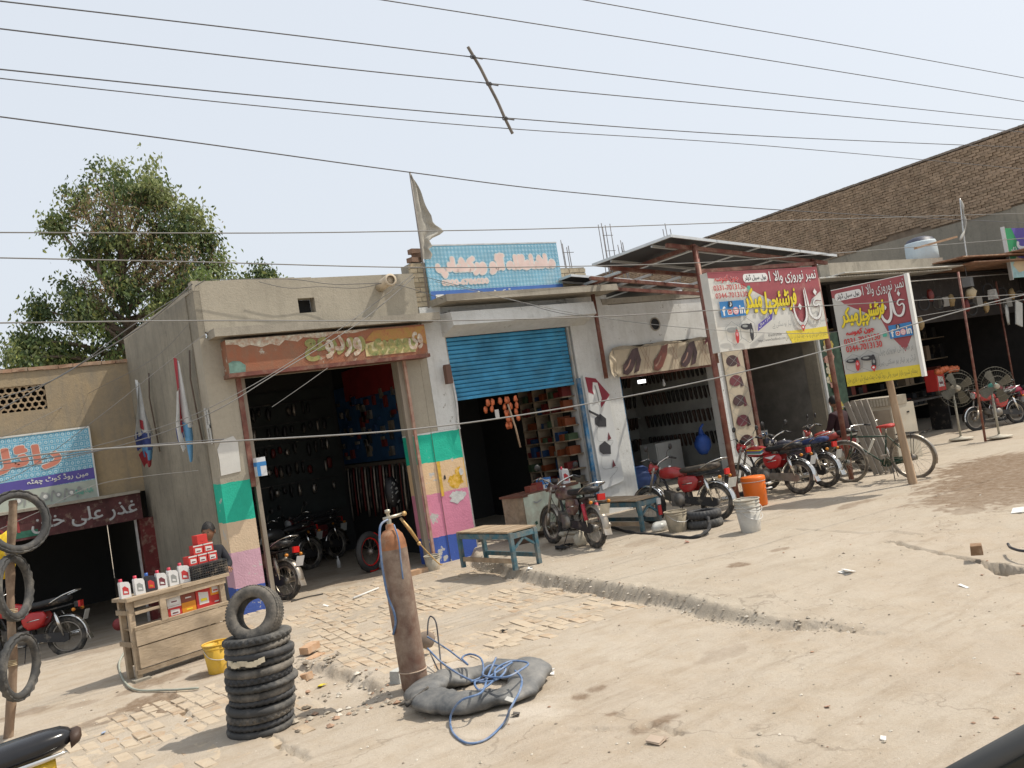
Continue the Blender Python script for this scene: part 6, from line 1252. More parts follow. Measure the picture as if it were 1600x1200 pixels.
def head(t, c, yaw, pitch=0):
    """c: centre of the skull; face towards yaw"""
    M = Matrix.Translation(c) @ Matrix.Rotation(yaw, 4, 'Z') @ Matrix.Rotation(pitch, 4, 'Y'); w = MB(); n, k = 20, 14; vs = []
    for i in range(k + 1):
        ph = math.pi * i / k; z = math.cos(ph) * .118
        for a in range(n):
            th = 2 * math.pi * a / n; r = math.sin(ph); x = r * .096 * math.cos(th); y = r * .076 * math.sin(th)
            f = max(0, math.cos(th))
            if z < -.02: x *= 1 - .10 * (-z / .118) + .06 * f; y *= 1 - .30 * (-z - .02) / .1
            if f > .9 and -.035 < z < .01: x += .016 * (f - .9) / .1 * (1 - (z + .01) / .02 if z > -.01 else (z + .035) / .025)
            if f > .8 and .0 < z < .03 and abs(th if th < 3 else th - 6.28) > .2: x -= .006
            if f > .9 and -.062 < z < -.045: x += .005
            vs.append(M @ Vector((x, y, z)))
    w._a(vs, [(i * n + a, i * n + (a + 1) % n, (i + 1) * n + (a + 1) % n, (i + 1) * n + a) for i in range(k) for a in range(n)], 0, True)
    for s_ in (-1, 1): w.ell(M @ Vector((-.005, s_ * .078, -.005)), (.016, .009, .030), n=8, k=6)
    w.add(MB().ell((.098, 0, -.022), (.014, .012, .022), n=8, k=6), M)
    part('head', w, SKN, t)
    w = MB()
    for s_ in (-1, 1): w.add(MB().ell((.086, s_ * .028, .010), (.006, .012, .006), n=8, k=5), M)
    part('eyes', w, mat('eye_dark', (.03, .025, .02), .3, .1, bump=0), t)
    w = MB(); w.add(MB().ell((.090, 0, -.053), (.006, .022, .006), n=8, k=5), M); part('mouth', w, mat('lips', (.20, .07, .05), .5, .1, bump=0), t)
    w = MB(); h = MB(); vs = []
    for i in range(8):
        ph = math.pi * .62 * i / 7
        for a in range(n):
            th = 2 * math.pi * a / n; q = ph * (1 if math.cos(th) < .3 else .62 if math.cos(th) > .75 else .8); vs.append(((1.09 + random.uniform(-.03, .05)) * .098 * math.sin(q) * math.cos(th) - .010, 1.12 * .079 * math.sin(q) * math.sin(th), .128 * math.cos(q) + .004 + random.uniform(-.008, .008)))
    h._a(vs, [(i * n + a, i * n + (a + 1) % n, (i + 1) * n + (a + 1) % n, (i + 1) * n + a) for i in range(7) for a in range(n)], 0, True)
    w.add(h, M); part('hair', w, HAIR, t)
def hand(t, wrist, d, up, m=SKN):
    d = Vector(d).normalized(); x, y, z = basis(d, up); J = [Vector(wrist), Vector(wrist) + d * .045, Vector(wrist) + d * .09]; E_ = [(0, 1), (1, 2)]; R = [.020, (.034, .015), (.036, .013)]
    for i, l in enumerate((.062, .075, .070, .055)):
        o_ = (i - 1.5) * .019; b = len(J); J += [J[2] + y * o_, J[2] + y * o_ * 1.1 + d * l * .5 - x * .010, J[2] + y * o_ * 1.1 + d * l - x * .03]; E_ += [(2, b), (b, b + 1), (b + 1, b + 2)]; R += [.0095, .0085, .007]
    b = len(J); J += [J[1] - y * .032, J[1] - y * .052 + d * .03 - x * .01, J[1] - y * .055 + d * .058 - x * .018]; E_ += [(1, b), (b, b + 1), (b + 1, b + 2)]; R += [.012, .010, .008]
    skin_figure('hand', [tuple(WM[t.name].inverted() @ p) for p in J], E_, R, m, t)
# boy behind the wooden counter
bx, by = 3.02, 12.22
t = thing('person', 'young man in dark clothes standing behind the wooden oil counter', 'person', (bx, by, 0)); I = Matrix.Translation((-bx, -by, 0))
CLT = mat('dark_kameez', (.014, .015, .020), .85, .3, 6, bump=.3, bscale=14)
J = [(0, 0, .55), (0, 0, .72), (.0, -.02, .88), (0, -.03, 1.02), (0, -.02, 1.10), (-.14, -.02, 1.03), (-.20, -.08, .82), (-.14, -.28, .78), (.14, -.02, 1.03), (.21, -.10, .82), (.12, -.30, .80), (-.09, 0, .50), (-.10, -.05, .26), (-.10, 0, .04), (.09, 0, .50), (.10, -.05, .26), (.10, 0, .04)]
skin_figure('body', J, [(0, 1), (1, 2), (2, 3), (3, 4), (3, 5), (5, 6), (6, 7), (3, 8), (8, 9), (9, 10), (0, 11), (11, 12), (12, 13), (0, 14), (14, 15), (15, 16)], [.13, .12, .125, .10, .055, .065, .05, .035, .065, .05, .035, .09, .07, .05, .09, .07, .05], CLT, t)
w = MB(); w.tube([(bx, by - .02, 1.10), (bx, by - .03, 1.20)], [.048, .044], 10); part('neck', w, SKN, t); head(t, (bx + .01, by - .045, 1.285), math.radians(-125), .12)
hand(t, (bx - .14, by - .28, .78), (.2, -1, -.2), (0, 0, 1)); hand(t, (bx + .12, by - .30, .80), (-.2, -1, -.2), (0, 0, 1))
for dx in (-.1, .1): w = MB(); w.ell((bx + dx, by - .06, .04), (.045, .12, .04), n=10, k=6); part('shoe', w, BLK, t)
# seated man seen from behind, between the canopy post and the square sign
p = PY(1313, 650, 11.2); bx, by = p.x, 11.2
t = thing('person', 'seated man in a dark maroon shirt seen from behind the canopy post', 'person', (bx, by, .12)); CL2 = mat('maroon_shirt', (.030, .010, .014), .85, .3, 6, bump=.3, bscale=14); CL3 = mat('black_trousers', (.012, .012, .014), .85, .3, 6)
J = [(0, 0, .50), (0, .0, .70), (0, .04, .92), (0, .06, 1.06), (0, .08, 1.14), (-.18, .05, 1.06), (-.26, .10, .82), (-.12, .30, .72), (.18, .05, 1.06), (.26, .10, .82), (.12, .30, .72)]
skin_figure('body', J, [(0, 1), (1, 2), (2, 3), (3, 4), (3, 5), (5, 6), (6, 7), (3, 8), (8, 9), (9, 10)], [.18, .16, .17, .13, .06, .08, .065, .045, .08, .065, .045], CL2, t)
skin_figure('trousers', [(0, .0, .46), (-.12, .02, .47), (-.2, .40, .50), (-.18, .42, .08), (.12, .02, .47), (.2, .40, .50), (.18, .42, .08)], [(0, 1), (1, 2), (2, 3), (0, 4), (4, 5), (5, 6)], [.15, .11, .08, .055, .11, .08, .055], CL3, t)
w = MB(); w.tube([(bx, by + .08, 1.24), (bx, by + .09, 1.34)], [.05, .046], 10); part('neck', w, SKN, t); head(t, (bx + .0, by + .11, 1.45), math.radians(75), .1)
hand(t, (bx - .12, by + .30, .84), (.2, 1, -.2), (0, 0, 1)); hand(t, (bx + .12, by + .30, .84), (-.2, 1, -.2), (0, 0, 1))
for dx in (-.18, .18): w = MB(); w.ell((bx + dx, by + .48, .17), (.05, .13, .045), n=10, k=6); part('shoe', w, BLK, t)
t = thing('low_stool', 'low dark stool under the seated man', 'stool', (bx, by, .12)); w = MB(); w.box(bx - .2, by - .2, .42, bx + .2, by + .2, .47); part('seat', w, BLK, t)
for a in (-.17, .17):
    for b in (-.17, .17): w = MB(); w.box(bx + a - .015, by + b - .015, .1, bx + a + .015, by + b + .015, .42); part('leg', w, BLK, t)

# ================================================================== WOODEN OIL COUNTER
TW = mat('counter_wood', (.40, .315, .22), .85, .28, 4, stretch=(.25, 2, 2), bump=.5, bscale=26, dust=.35, dcol=(.30, .23, .15), dscale=4); TW2 = mat('counter_wood_dark', (.26, .20, .135), .85, .3, 4, stretch=(.25, 2, 2), bump=.5, bscale=26, dust=.3)
ta = math.radians(15); ct, st_ = math.cos(ta), math.sin(ta); TO = PG(216, 1064, 0); TL = 1.15; TD = .27; TH = .88
t = thing('oil_counter', 'weathered plank counter with an open shelf on short legs', 'counter', TO)
Xd, Yd, Zd = Vector((ct, st_, 0)), Vector((-st_, ct, 0)), Vector((0, 0, 1))
def T3(a, b, c): return TO + Xd * a + Yd * b + Zd * c
def tb(name, a0, b0, c0, a1, b1, c1, m=TW, lab=None): w = MB(); w.obox(T3((a0 + a1) / 2, (b0 + b1) / 2, (c0 + c1) / 2), (a1 - a0, b1 - b0, c1 - c0), (Xd, Yd, Zd), 0); [w.v.__setitem__(i, tuple(x + random.uniform(-.004, .004) for x in w.v[i])) for i in range(8)]; return part(name, w, m, t, label=lab)
for a in (.0, TL - .07):
    for b in (0, TD - .06): tb('leg', a, b, 0, a + .06, b + .05, TH - .04)
tb('tabletop', -.03, -.05, TH - .04, TL * .52, TD * .5, TH); tb('tabletop', TL * .52 + .004, -.04, TH - .042, TL + .05, TD * .5, TH - .003); tb('tabletop', -.03, TD * .5 + .004, TH - .041, TL + .04, TD + .03, TH - .002, TW2)
tb('front_plank', .03, -.025, .52, TL, -.003, .56); tb('front_plank', .03, -.028, .355, TL, -.004, .515); tb('front_plank', .04, -.024, .12, TL - .02, -.002, .345); tb('apron_board', .06, -.022, TH - .11, TL, -.002, TH - .045)
tb('divider', .34, -.03, .55, .41, .0, TH - .05); tb('rail', .06, -.02, .69, .34, 0, .72, TW); tb('bottom_rail', .0, -.02, .06, TL, .02, .11, TW2); tb('shelf', .03, .01, .52, TL - .03, TD - .02, .54, TW2); tb('shelf', .06, .02, .69, .34, TD - .02, .705, TW2)
for c0, c1 in ((.12, .34), (.36, .50)): tb('back_plank', .03, TD - .02, c0, TL - .03, TD, c1, TW2)
tb('side_rail', -.02, .0, .70, 0.0, TD, .75, TW2); tb('side_rail', -.02, .0, .36, 0.0, TD, .41, TW2)
w = MB(); w.obox(TO + Vector((0.03, -.0, -.02)), (.17, .13, .08), .2); solo('concrete_block', w, PLC, 'small concrete block under the front leg of the plank counter', 'block')
# ---- oil bottles
BT = mat('bottle_white', (.66, .66, .65), .4, .06, 5, bump=0); BT2 = mat('bottle_dark', (.035, .035, .045), .35, .1, 5, bump=0); CAPR = mat('cap_red', (.50, .03, .06), .4, .05, bump=0); CAPB = mat('cap_blue', (.03, .10, .35), .4, .05, bump=0)
def oil_bottle(label, pos, yaw, h=.24, m=BT, cap=CAPR, lbl=SR, grey=False, group='oil bottles standing on the plank counter'):
    t = thing('oil_bottle', label, 'bottle', pos, yaw, group); w = MB(); a = h * .28; d = h * .15
    w.prism([(-a, 0), (a, 0), (a, h * .70), (a * .75, h * .84), (-a * .25, h * .88), (-a * .35, h * .92), (-a * .85, h * .92), (-a, h * .86)], lambda u, v, q: (u, -d + q, v), 2 * d); part('bottle_body', w, m, t, local=True)
    w = MB(); w.lathe([(.019, 0), (.019, .03), (0, .03)], (-a * .6, 0, h * .92), n=12); part('cap', w, cap, t, local=True)
    w = MB(); w._a([(-a * .6, -d - .001, h * .2), (a * .6, -d - .001, h * .15), (a * .6, -d - .001, h * .5), (-a * .1, -d - .001, h * .66), (-a * .6, -d - .001, h * .6)], [(0, 1, 2, 3, 4)], 0); w._a([(-a * .4, -d - .002, h * .28), (a * .4, -d - .002, h * .24), (a * .3, -d - .002, h * .34), (-a * .35, -d - .002, h * .4)], [(0, 1, 2, 3)], 1)
    part('label', w, [SG if grey else lbl, BT if m is BT else AMB], t, local=True); return t
for lab, a, kw in (('leftmost white oil bottle with red label on the plank counter', .03, {}), ('white oil bottle with a grey label, second from the counter end', .19, dict(grey=True)), ('black oil bottle with a blue cap on the plank counter', .32, dict(m=BT2, cap=CAPB)), ('white oil bottle with plum label beside the black bottle', .445, dict(lbl=SMR)), ('white oil bottle with grey label between two red labelled ones', .58, dict(grey=True)), ('tall white oil bottle with red label nearest the black crate', .72, dict(h=.215))):
    kw.setdefault('h', .192); oil_bottle(lab, T3(a, .09, TH), ta + random.uniform(-.1, .15) - .15, **kw)
# ---- crate
CRB_ = mat('crate_black', (.022, .022, .024), .5, .15, 5, bump=0, dust=.2); cr = thing('plastic_crate', 'black slatted plastic crate on the end of the plank counter', 'crate', T3(.99, .15, TH), ta)
for i in range(6):
    z = i * .028; w = MB(); w.obox((0, -.15, z + .01), (.44, .012, .012)); w.obox((0, .15, z + .01), (.44, .012, .012)); w.obox((-.22, 0, z + .01), (.012, .30, .012)); w.obox((.22, 0, z + .01), (.012, .30, .012)); part('slat', w, CRB_, cr, local=True)
w = MB(); [w.obox((-.22 + i * .44 / 14, s_ * .15, .078), (.008, .010, .155)) for i in range(15) for s_ in (-1, 1)]; [w.obox((s_ * .22, -.15 + i * .3 / 8, .078), (.010, .008, .155)) for i in range(9) for s_ in (-1, 1)]; w.obox((0, 0, .006), (.44, .30, .01)); w.obox((0, 0, .158), (.43, .29, .008)); part('ribs', w, CRB_, cr, local=True, kind='stuff')
# ---- cartons
CTR = mat('carton_red', (.50, .035, .03), .6, .08, 6, bump=0); CTW = mat('carton_white', (.62, .60, .57), .6, .08, 6, bump=0); CTO = mat('carton_orange', (.66, .25, .02), .6, .08, 6, bump=0); CTB = mat('carton_brown', (.22, .06, .04), .6, .1, 6, bump=0)
def carton(name, label, c, sz, yaw, m, front=None, group=None, bandm=None, extra=None):
    t = thing(name, label, 'box', c, yaw, group); w = MB(); w.obox((0, 0, sz[2] / 2), sz); part('box_body', w, m, t, local=True); w = MB(); y = -sz[1] / 2 - .001
    if front: w._a([(-sz[0] * .32, y, sz[2] * .18), (sz[0] * .34, y, sz[2] * .18), (sz[0] * .34, y, sz[2] * .62), (-sz[0] * .32, y, sz[2] * .70)], [(0, 1, 2, 3)], 0)
    if bandm: w._a([(-sz[0] / 2, y - .001, sz[2] * .86), (sz[0] / 2, y - .001, sz[2] * .86), (sz[0] / 2, y - .001, sz[2]), (-sz[0] / 2, y - .001, sz[2])], [(0, 1, 2, 3)], 1)
    w._a([(-sz[0] * .2, y - .002, sz[2] * .30), (sz[0] * .22, y - .002, sz[2] * .30), (sz[0] * .22, y - .002, sz[2] * .40), (-sz[0] * .2, y - .002, sz[2] * .42)], [(0, 1, 2, 3)], 2)
    part('label', w, [front or m, bandm or m, extra or SMR], t, local=True); return t
zc0 = TH + .163; g_ = 'small red cartons piled on the black crate'
for lab, a, z in (('bottom row carton, the one nearest the bottles', .86, 0), ('bottom row carton in the middle of the pile', .985, 0), ('bottom row carton nearest the painted pillar', 1.11, 0), ('left carton of the middle row of the pile', .95, 1), ('right carton of the middle row of the pile', 1.08, 1)):
    carton('filter_carton', lab + ', red with white label', T3(a, .17, zc0 + z * .108), (.115, .11, .105), ta + random.uniform(-.12, .12), CTR, CTW, g_, CTW)
carton('filter_carton', 'plain red carton at the very top of the pile', T3(1.01, .17, zc0 + .217), (.13, .11, .105), ta + .05, CTR, None, g_, None, CTR)
zs = .542
carton('oil_carton', 'white carton with red bottom stripe on the shelf, upper one', T3(.53, .12, zs + .125), (.16, .16, .12), ta, CTW, SW, None)
carton('oil_carton', 'white and red carton at the left end of the shelf, lower one', T3(.53, .12, zs), (.16, .16, .122), ta, CTR, CTW, None, CTW)
carton('oil_carton', 'dark red brown carton stacked over the orange one', T3(.70, .12, zs + .125), (.17, .16, .13), ta, CTB, CTB, None, None, CTW)
carton('oil_carton', 'orange carton on the shelf of the plank counter', T3(.70, .12, zs), (.17, .16, .123), ta, CTO, CTO, None, None, SY)
carton('oil_carton', 'tall bright red carton with white base panel on the shelf', T3(.885, .12, zs), (.18, .16, .28), ta, CTR, CTW, None, None, SY)
carton('oil_carton', 'orange topped striped carton on the right of the shelf', T3(1.045, .12, zs + .12), (.13, .14, .14), ta, CTO, CTW, None, None, SR)
carton('oil_carton', 'small red carton at the right end of the shelf', T3(1.045, .12, zs), (.13, .14, .118), ta, CTR, CTR, None, None, CTW)
# ================================================================== BUCKETS AND COOLER
def bucket(name, label, c, r, h, m, rim=None, handle=True, tl_=(0, 0), inner=None, cat='bucket', side=1.0):
    t = thing(name, label, cat, c, 0); w = MB(); w.lathe([(0, 0), (r * .78, 0), (r * .8, .01), (r, h), (r * .97, h), (r * .76, .015), (0, .015)], n=26); part('body', w, m, t, local=True)
    w = MB(); w.torus((0, 0, h), (0, 0, 1), r, .009, 26, 6); w.torus((0, 0, h * .86), (0, 0, 1), r * .975, .006, 26, 6); part('rim', w, rim or m, t, local=True)
    if handle: w = MB(); w.tube(curve3([(-r, 0, h * .9), (-r * .8, -r * .75, h * .62), (0, -r * 1.08, h * .50), (r * .8, -r * .75, h * .62), (r, 0, h * .9)], 5), .004, 5); part('handle', w, STEEL, t, local=True)
    if inner: w = MB(); w.lathe([(0, h * .75), (r * .9, h * .75)], n=20); part('contents', w, inner, t, local=True)
    return t
YB = mat('bucket_yellow', (.62, .38, .04), .55, .15, 4, bump=.05, dust=.3, dcol=(.45, .33, .16), dscale=6); WB = mat('bucket_white', (.50, .48, .43), .6, .15, 4, dust=.35, dcol=(.34, .30, .24), dscale=6); GB = mat('bucket_grey', (.30, .275, .23), .7, .2, 4, dust=.5)
bucket('bucket', 'yellow plastic bucket beside the plank counter', PG(350, 1052, 0) + Vector((0, .12, 0)), .15, .30, YB)
p = PG(1181, 832, .12) + Vector((.05, .12, 0)); bucket('bucket', 'lower white paint bucket carrying the nested one', p, .165, .34, WB)
bucket('bucket', 'upper grey white bucket nested in the other, below the orange cooler', p + Vector((0, 0, .10)), .172, .34, mat('bucket_offwhite', (.42, .40, .34), .6, .15, 4, dust=.4), inner=GB)
p = PG(681, 892, 0) + Vector((.02, .1, 0)); bucket('bucket', 'small cement stained bucket by the painted jamb', p, .125, .23, mat('bucket_cement', (.40, .37, .30), .8, .2, 5, dust=.5, bump=.4), inner=mat('cement', (.24, .19, .14), .95), handle=False)
p = PG(1065, 832, .12) + Vector((.05, .12, 0)); bucket('bucket', 'dirty drab bucket standing beside the second bench', p, .165, .30, mat('bucket_dirty', (.27, .235, .17), .8, .3, 5, dust=.5, bump=.4), inner=GB)
p = PG(1192, 790, .12) + Vector((0.05, .15, 0)); t = thing('water_cooler', 'bright orange insulated water cooler behind the white buckets', 'cooler', (p.x - .55, p.y - .3, .12)); ORG = mat('cooler_orange', (.75, .16, .015), .4, .06, 4, bump=.03, dust=.05)
pc = PG(1183, 790, .12); w = MB(); q = Vector((pc.x - .0, pc.y, .12)); w.lathe([(0, .0), (.165, .0), (.175, .02), (.19, .38), (.185, .40), (0, .40)], q, n=28); part('body', w, ORG, t)
w = MB(); w.lathe([(.195, .40), (.20, .42), (.195, .47), (.18, .48), (0, .485)], q, n=28); part('lid', w, ORG, t)
w = MB(); w.torus(q + Vector((0, 0, .405)), (0, 0, 1), .19, .008, 28, 6); part('white_band', w, SW, t)
w = MB(); hx = q + Vector((.05, -.19, .30)); w.tube([hx + Vector((-.0, -.0, .05)), hx + Vector((.0, -.05, .05)), hx + Vector((.10, -.04, .05)), hx + Vector((.10, .015, .05))], .012, 6); w.tube([hx + Vector((-.0, -.0, -.03)), hx + Vector((.0, -.05, -.03)), hx + Vector((.10, -.04, -.03)), hx + Vector((.10, .015, -.03))], .012, 6); part('handle', w, SW, t)
# ================================================================== BENCHES
BNM = mat('bench_teal', (.045, .13, .17), .7, .35, 6, dust=.45, dcol=(.25, .21, .16), dscale=5); BTP = mat('bench_top_wood', (.33, .24, .155), .8, .25, 4, stretch=(.3, 2, 2), dust=.3)
def bench(label, A, B_, depth, h, nb=9):
    """A, B_: front-left and front-right foot positions; depth to the back"""
    A, B_ = Vector(A), Vector(B_); x = (B_ - A).normalized(); y = Vector((-x.y, x.x, 0)); L = (B_ - A).length; t = thing('bench', label, 'bench', A, 0); z = Vector((0, 0, 1))
    for a in (0, L):
        for b in (0, depth): w = MB(); w.obox(A + x * a + y * b + z * h / 2, (.055, .055, h), (x, y, z)); part('leg', w, BNM, t)
    for b in (0, depth): w = MB(); w.obox(A + x * L / 2 + y * b + z * (h - .05), (L - .058, .04, .07), (x, y, z)); part('rail', w, BNM, t)
    for a in (0, L): w = MB(); w.obox(A + x * a + y * depth / 2 + z * (h - .05), (.04, depth - .058, .07), (x, y, z)); part('rail', w, BNM, t); w = MB(); w.obox(A + x * a + y * depth / 2 + z * .12, (.03, depth - .058, .06), (x, y, z)); part('stretcher', w, BNM if a else BTP, t)
    for a, s_ in ((.03, 1), (L - .03, -1)): w = MB(); w.bar(A + x * a + z * (h - .22), A + x * (a + s_ * .2) + z * (h - .08), .03, .03); part('brace', w, BNM, t)
    for i in range(nb):
        c = (i + .5) / nb; w = MB(); w.obox(A + x * L * .5 + y * (depth * c) + z * (h + .012 + random.uniform(0, .004)), (L + .08, depth / nb - .006, .02), (x, y, z)); part('top_plank', w, BTP, t)
    return t
bench('blue green slatted bench in front of the pink and blue pillar', PG(720, 893, .12) + Vector((.25, .0, 0)), PG(803, 888, .12) + Vector((.1, .05, 0)), .55, .56) if False else None
a_ = PG(829, 889, .12); b_ = PG(838, 884, .12)
# front-right foot near (838,885); front-left foot near (805,890) -> the short end faces the street
def bench4(label, fl, fr, dirv, length, h, nb=8, **k):
    """fl, fr: the two near feet (short end); dirv: direction of the long side"""
    fl, fr, d = Vector(fl), Vector(fr), Vector(dirv).normalized(); return bench(label, fl + d * length if False else fl, fr, length, h, nb)
f1, f2 = PG(806, 891, .12), PG(839, 886, .12)
bench('teal framed plank bench in front of the pink and blue pillar', f1, f1 + Vector((.42, .035, 0)), 1.22, .50, 7)
g1 = PG(1005, 831, .12); bench('old plank bench in front of the shoe shop and red motorcycle', g1, g1 + Vector((.40, .03, 0)), 1.35, .47, 7)
w = MB(); q = PG(1037, 770, .55); w.obox(g1 + Vector((.40, -.01, .26)), (.06, .02, .15)); w.obox(g1 + Vector((.40, -.01, .40)), (.065, .03, .09), m=1); solo('red_tag', w, [SR, CTW], 'red and white strip tied on the near leg of the shoe shop bench', 'tag')
# ================================================================== SHUTTER SHOP COUNTER AND GOODS
t = thing('shop_counter', 'low counter draped with a torn printed pale green poster cloth', 'counter', (8.6, 12.6, .12))
CO = PG(795, 822, .12); CE = PG(880, 803, .12); CO = Vector((7.95, 12.0, .12)); CE = Vector((9.30, 12.25, .12)); x = (CE - CO).normalized(); y = Vector((-x.y, x.x, 0)); z = Vector((0, 0, 1)); L = (CE - CO).length
w = MB(); w.obox(CO + x * L / 2 + y * .25 + z * .42, (L, .5, .60), (x, y, z)); part('counter_box', w, TW2, t)
w = MB(); w.obox(CO + x * L / 2 + y * .25 + z * .74, (L + .06, .56, .035), (x, y, z)); part('counter_top', w, mat('counter_redbrown', (.14, .06, .04), .7, .3), t)
PGN = mat('poster_palegreen', (.46, .50, .40), .75, .3, 3, bump=.3, bscale=10, dust=.4, dcol=(.42, .36, .27), dscale=3.5)
sheet('poster_cloth', 24, 10, lambda u, v: CO - y * (.02 + .015 * math.sin(u * 21) * (1 - v) + .02 * math.sin(u * 7)) + x * (L * u * 1.02 - .01) + z * (.75 - .58 * (1 - v) + (.04 * math.sin(u * 31) * (1 - v) if v < .15 else 0)), PGN, t, thick=.003)
B = Board(CO - y * .058 + z * .20, x, z, L, .5); DG = mat('print_darkgreen', (.04, .09, .06), .7, .2, 9, bump=0)
B.poly([(.60, .30), (.80, .62), (.83, .80), (.62, .48)], DG); B.poly([(.58, .22), (.60, .28), (.80, .58), (.80, .52)], DG)
for u, v, s_ in ((.88, .62, .07), (.93, .78, .06), (.9, .45, .05), (.84, .5, .04)): B.ribbon([(u - s_, v - s_), (u, v + s_), (u + s_, v), (u, v - s_), (u - s_ * .6, v + s_ * .6)], .02, DG)
B.text('موبل آئل', .38, .12, .56, .30, DG, True, .03); B.ribbon([(.12, .85), (.18, .8), (.26, .86)], .02, SG); B.poly([(.1, .1), (.14, .12), (.13, .22), (.09, .2)], DG); B.done(t)
top = lambda a, b=.2: CO + x * (L * a) + y * b + z * .758
yawc = math.atan2(x.y, x.x)
carton('battery_carton', 'blue and white carton on the draped counter', top(.55), (.22, .14, .09), yawc, CTW, SB, None, SB, SW); carton('battery_carton', 'upper blue carton on top of the blue and white one', top(.54) + z * .09, (.22, .14, .09), yawc + .05, mat('carton_blue', (.05, .17, .42), .6, .08, 6), CTW, None, None, SB)
oil_bottle('white oil bottle with red label at the counter end, left of the pair', top(.93), yawc - .2, .27, group='pair of oil bottles on the draped counter'); oil_bottle('white oil bottle on the far right end of the draped counter', top(1.0, .42) + x * .14, yawc - .2, .27, group='pair of oil bottles on the draped counter')
w = MB(); w.obox(CO + x * (L + .14) + y * .42 + z * .38, (.22, .3, .755), (x, y, z)); solo('side_cabinet', w, TW2, 'narrow cabinet at the right end of the draped counter', 'cabinet')
for lab, a, m_, h in (('dark carton on the left part of the draped counter', .30, CTB, .10), ('tan carton right of the blue cartons', .72, mat('carton_tan', (.30, .22, .15), .7), .12), ('red tin on the left part of the draped counter', .42, mat('tin_red', (.22, .04, .03), .5), .13)): carton('goods_carton', lab, top(a), (.16, .13, h), yawc, m_)
# shelf unit inside with packets
t = thing('goods_shelf', 'tall shelf of bright packets along the inner wall of the shutter shop', 'shelf', (9.95, 14, .1))
for i in range(8): w = MB(); w.box(9.86, 13.05, .75 + i * .27, 10.15, 14.5, .77 + i * .27); part('shelf_board', w, TW2, t)
for i in range(3): w = MB(); w.box(9.86, 13.5 + i * .48, .7, 10.15, 13.52 + i * .48, 2.7); part('upright', w, TW2, t)
PKS = [mat('packet_%s' % n, c, .5, .2, 9, bump=0) for n, c in (('red', (.13, .018, .015)), ('orange', (.17, .045, .015)), ('blue', (.02, .05, .12)), ('green', (.05, .08, .04)), ('cream', (.14, .12, .09)))]
for i in range(7):
    for j in range(10):
        if random.random() < .82: w = MB(); hh = random.uniform(.08, .2); yy = 13.07 + j * .145; w.box(9.84 + random.uniform(0, .06), yy, .772 + i * .27, 10.1, yy + .11, .772 + i * .27 + hh, j=.006); part('packet', w, PKS[random.choice((0, 0, 1, 1, 2, 3, 4))], t)
# hanging packets under the shutter
t = thing('hanging_packets', 'strips of orange snack packets hanging below the shutter', 'packets', (8.3, 12.9, 1.9)); OR2 = mat('packet_foil', (.50, .13, .05), .35, .5, 14, metal=.2, bump=.2)
for cxp, n_ in ((8.10, 2), (8.22, 2), (8.36, 1), (8.48, 5), (8.56, 5), (8.70, 4)):
    for i in range(n_): w = MB(); w.ell((cxp + random.uniform(-.03, .03), 12.88 + random.uniform(-.03, .03), 2.47 - i * .11), (.045, .02, .065), n=7, k=5, jit=.25); part('packet', w, OR2, t)
w = MB(); w.obox((8.27, 12.86, 2.25), (.10, .01, .17), .3); part('card', w, CTW, t)
w = MB(); w.tube([(8.52, 12.86, 2.4), (8.60, 12.86, 2.0), (8.64, 12.86, 1.62)], .018, 6); part('pole_strip', w, mat('strip_tan', (.42, .3, .2), .7), t)
# ================================================================== SHOE SHOP GOODS
SHM = [mat('shoe_black', (.018, .016, .015), .5, .2, 9, bump=0), mat('shoe_brown', (.055, .028, .018), .5, .2, 9, bump=0), mat('shoe_dark_brown', (.03, .018, .014), .5, .2, 9, bump=0)]
def shoe_mb(m):
    w = MB(); loft(w, [(-.02, .05, .02, .03), (0, .05, .035, .04), (.10, .045, .03, .035), (.20, .035, .042, .022), (.255, .03, .025, .014)], 8, m); return w
shm = [mesh('shoe', MB().add(shoe_mb(0), Matrix.Rotation(math.radians(78), 4, 'Y')), m_) for m_ in SHM]
t = thing('shoe_rack', 'rows of dark sandals hung along the back of the shoe shop', 'shoe rack', (12.5, 15.8, .4)); cnt = 0
for r, zr in enumerate((1.0, 1.5, 2.0, 2.5, 2.85)):
    w = MB(); w.box(11.2, 15.80, zr + .17, 14.15, 15.98, zr + .19); part('rail', w, mat('rail_grey', (.33, .33, .30), .7, .1), t)
    for i in range(30):
        if cnt < 230: child('shoe', shm[(i // 7 + r) % 3], t, Matrix.Translation(Vector((11.25 + i * .095, 15.74 + random.uniform(-.02, .02), zr + .17)) - Vector((12.5, 15.8, .4))) @ Matrix.Rotation(random.uniform(1.2, 1.9), 4, 'Z')); cnt += 1
    for i in range(16):
        if cnt < 230: child('shoe', shm[(i // 5 + r) % 3], t, Matrix.Translation(Vector((14.10, 13.5 + i * .14, zr + .17)) - Vector((12.5, 15.8, .4)))); cnt += 1
w = MB(); w.box(13.0, 14.2, .30, 13.75, 14.7, 1.12); t = thing('white_cabinet', 'pale grey cabinet standing in the shoe shop', 'cabinet', (13.4, 14.2, .3)); part('cabinet_body', w, mat('cabinet_pale', (.42, .43, .42), .6, .1, 4), t); w = MB(); w.box(13.03, 14.185, .34, 13.36, 14.198, 1.08); w.box(13.38, 14.185, .34, 13.72, 14.198, 1.08); part('door', w, MATS['cabinet_pale'], t)
w = MB(); w.ell((13.55, 13.35, .98), (.19, .15, .22), n=14, k=9, jit=.10); w.tube([(13.55, 13.35, 1.15), (13.56, 13.36, 1.32), (13.6, 13.3, 1.4)], [.08, .03, .02], 8); solo('blue_bag', w, mat('bag_blue', (.02, .07, .30), .5, .2, 6, bump=.3), 'bright blue bag hanging beside the pale cabinet', 'bag')
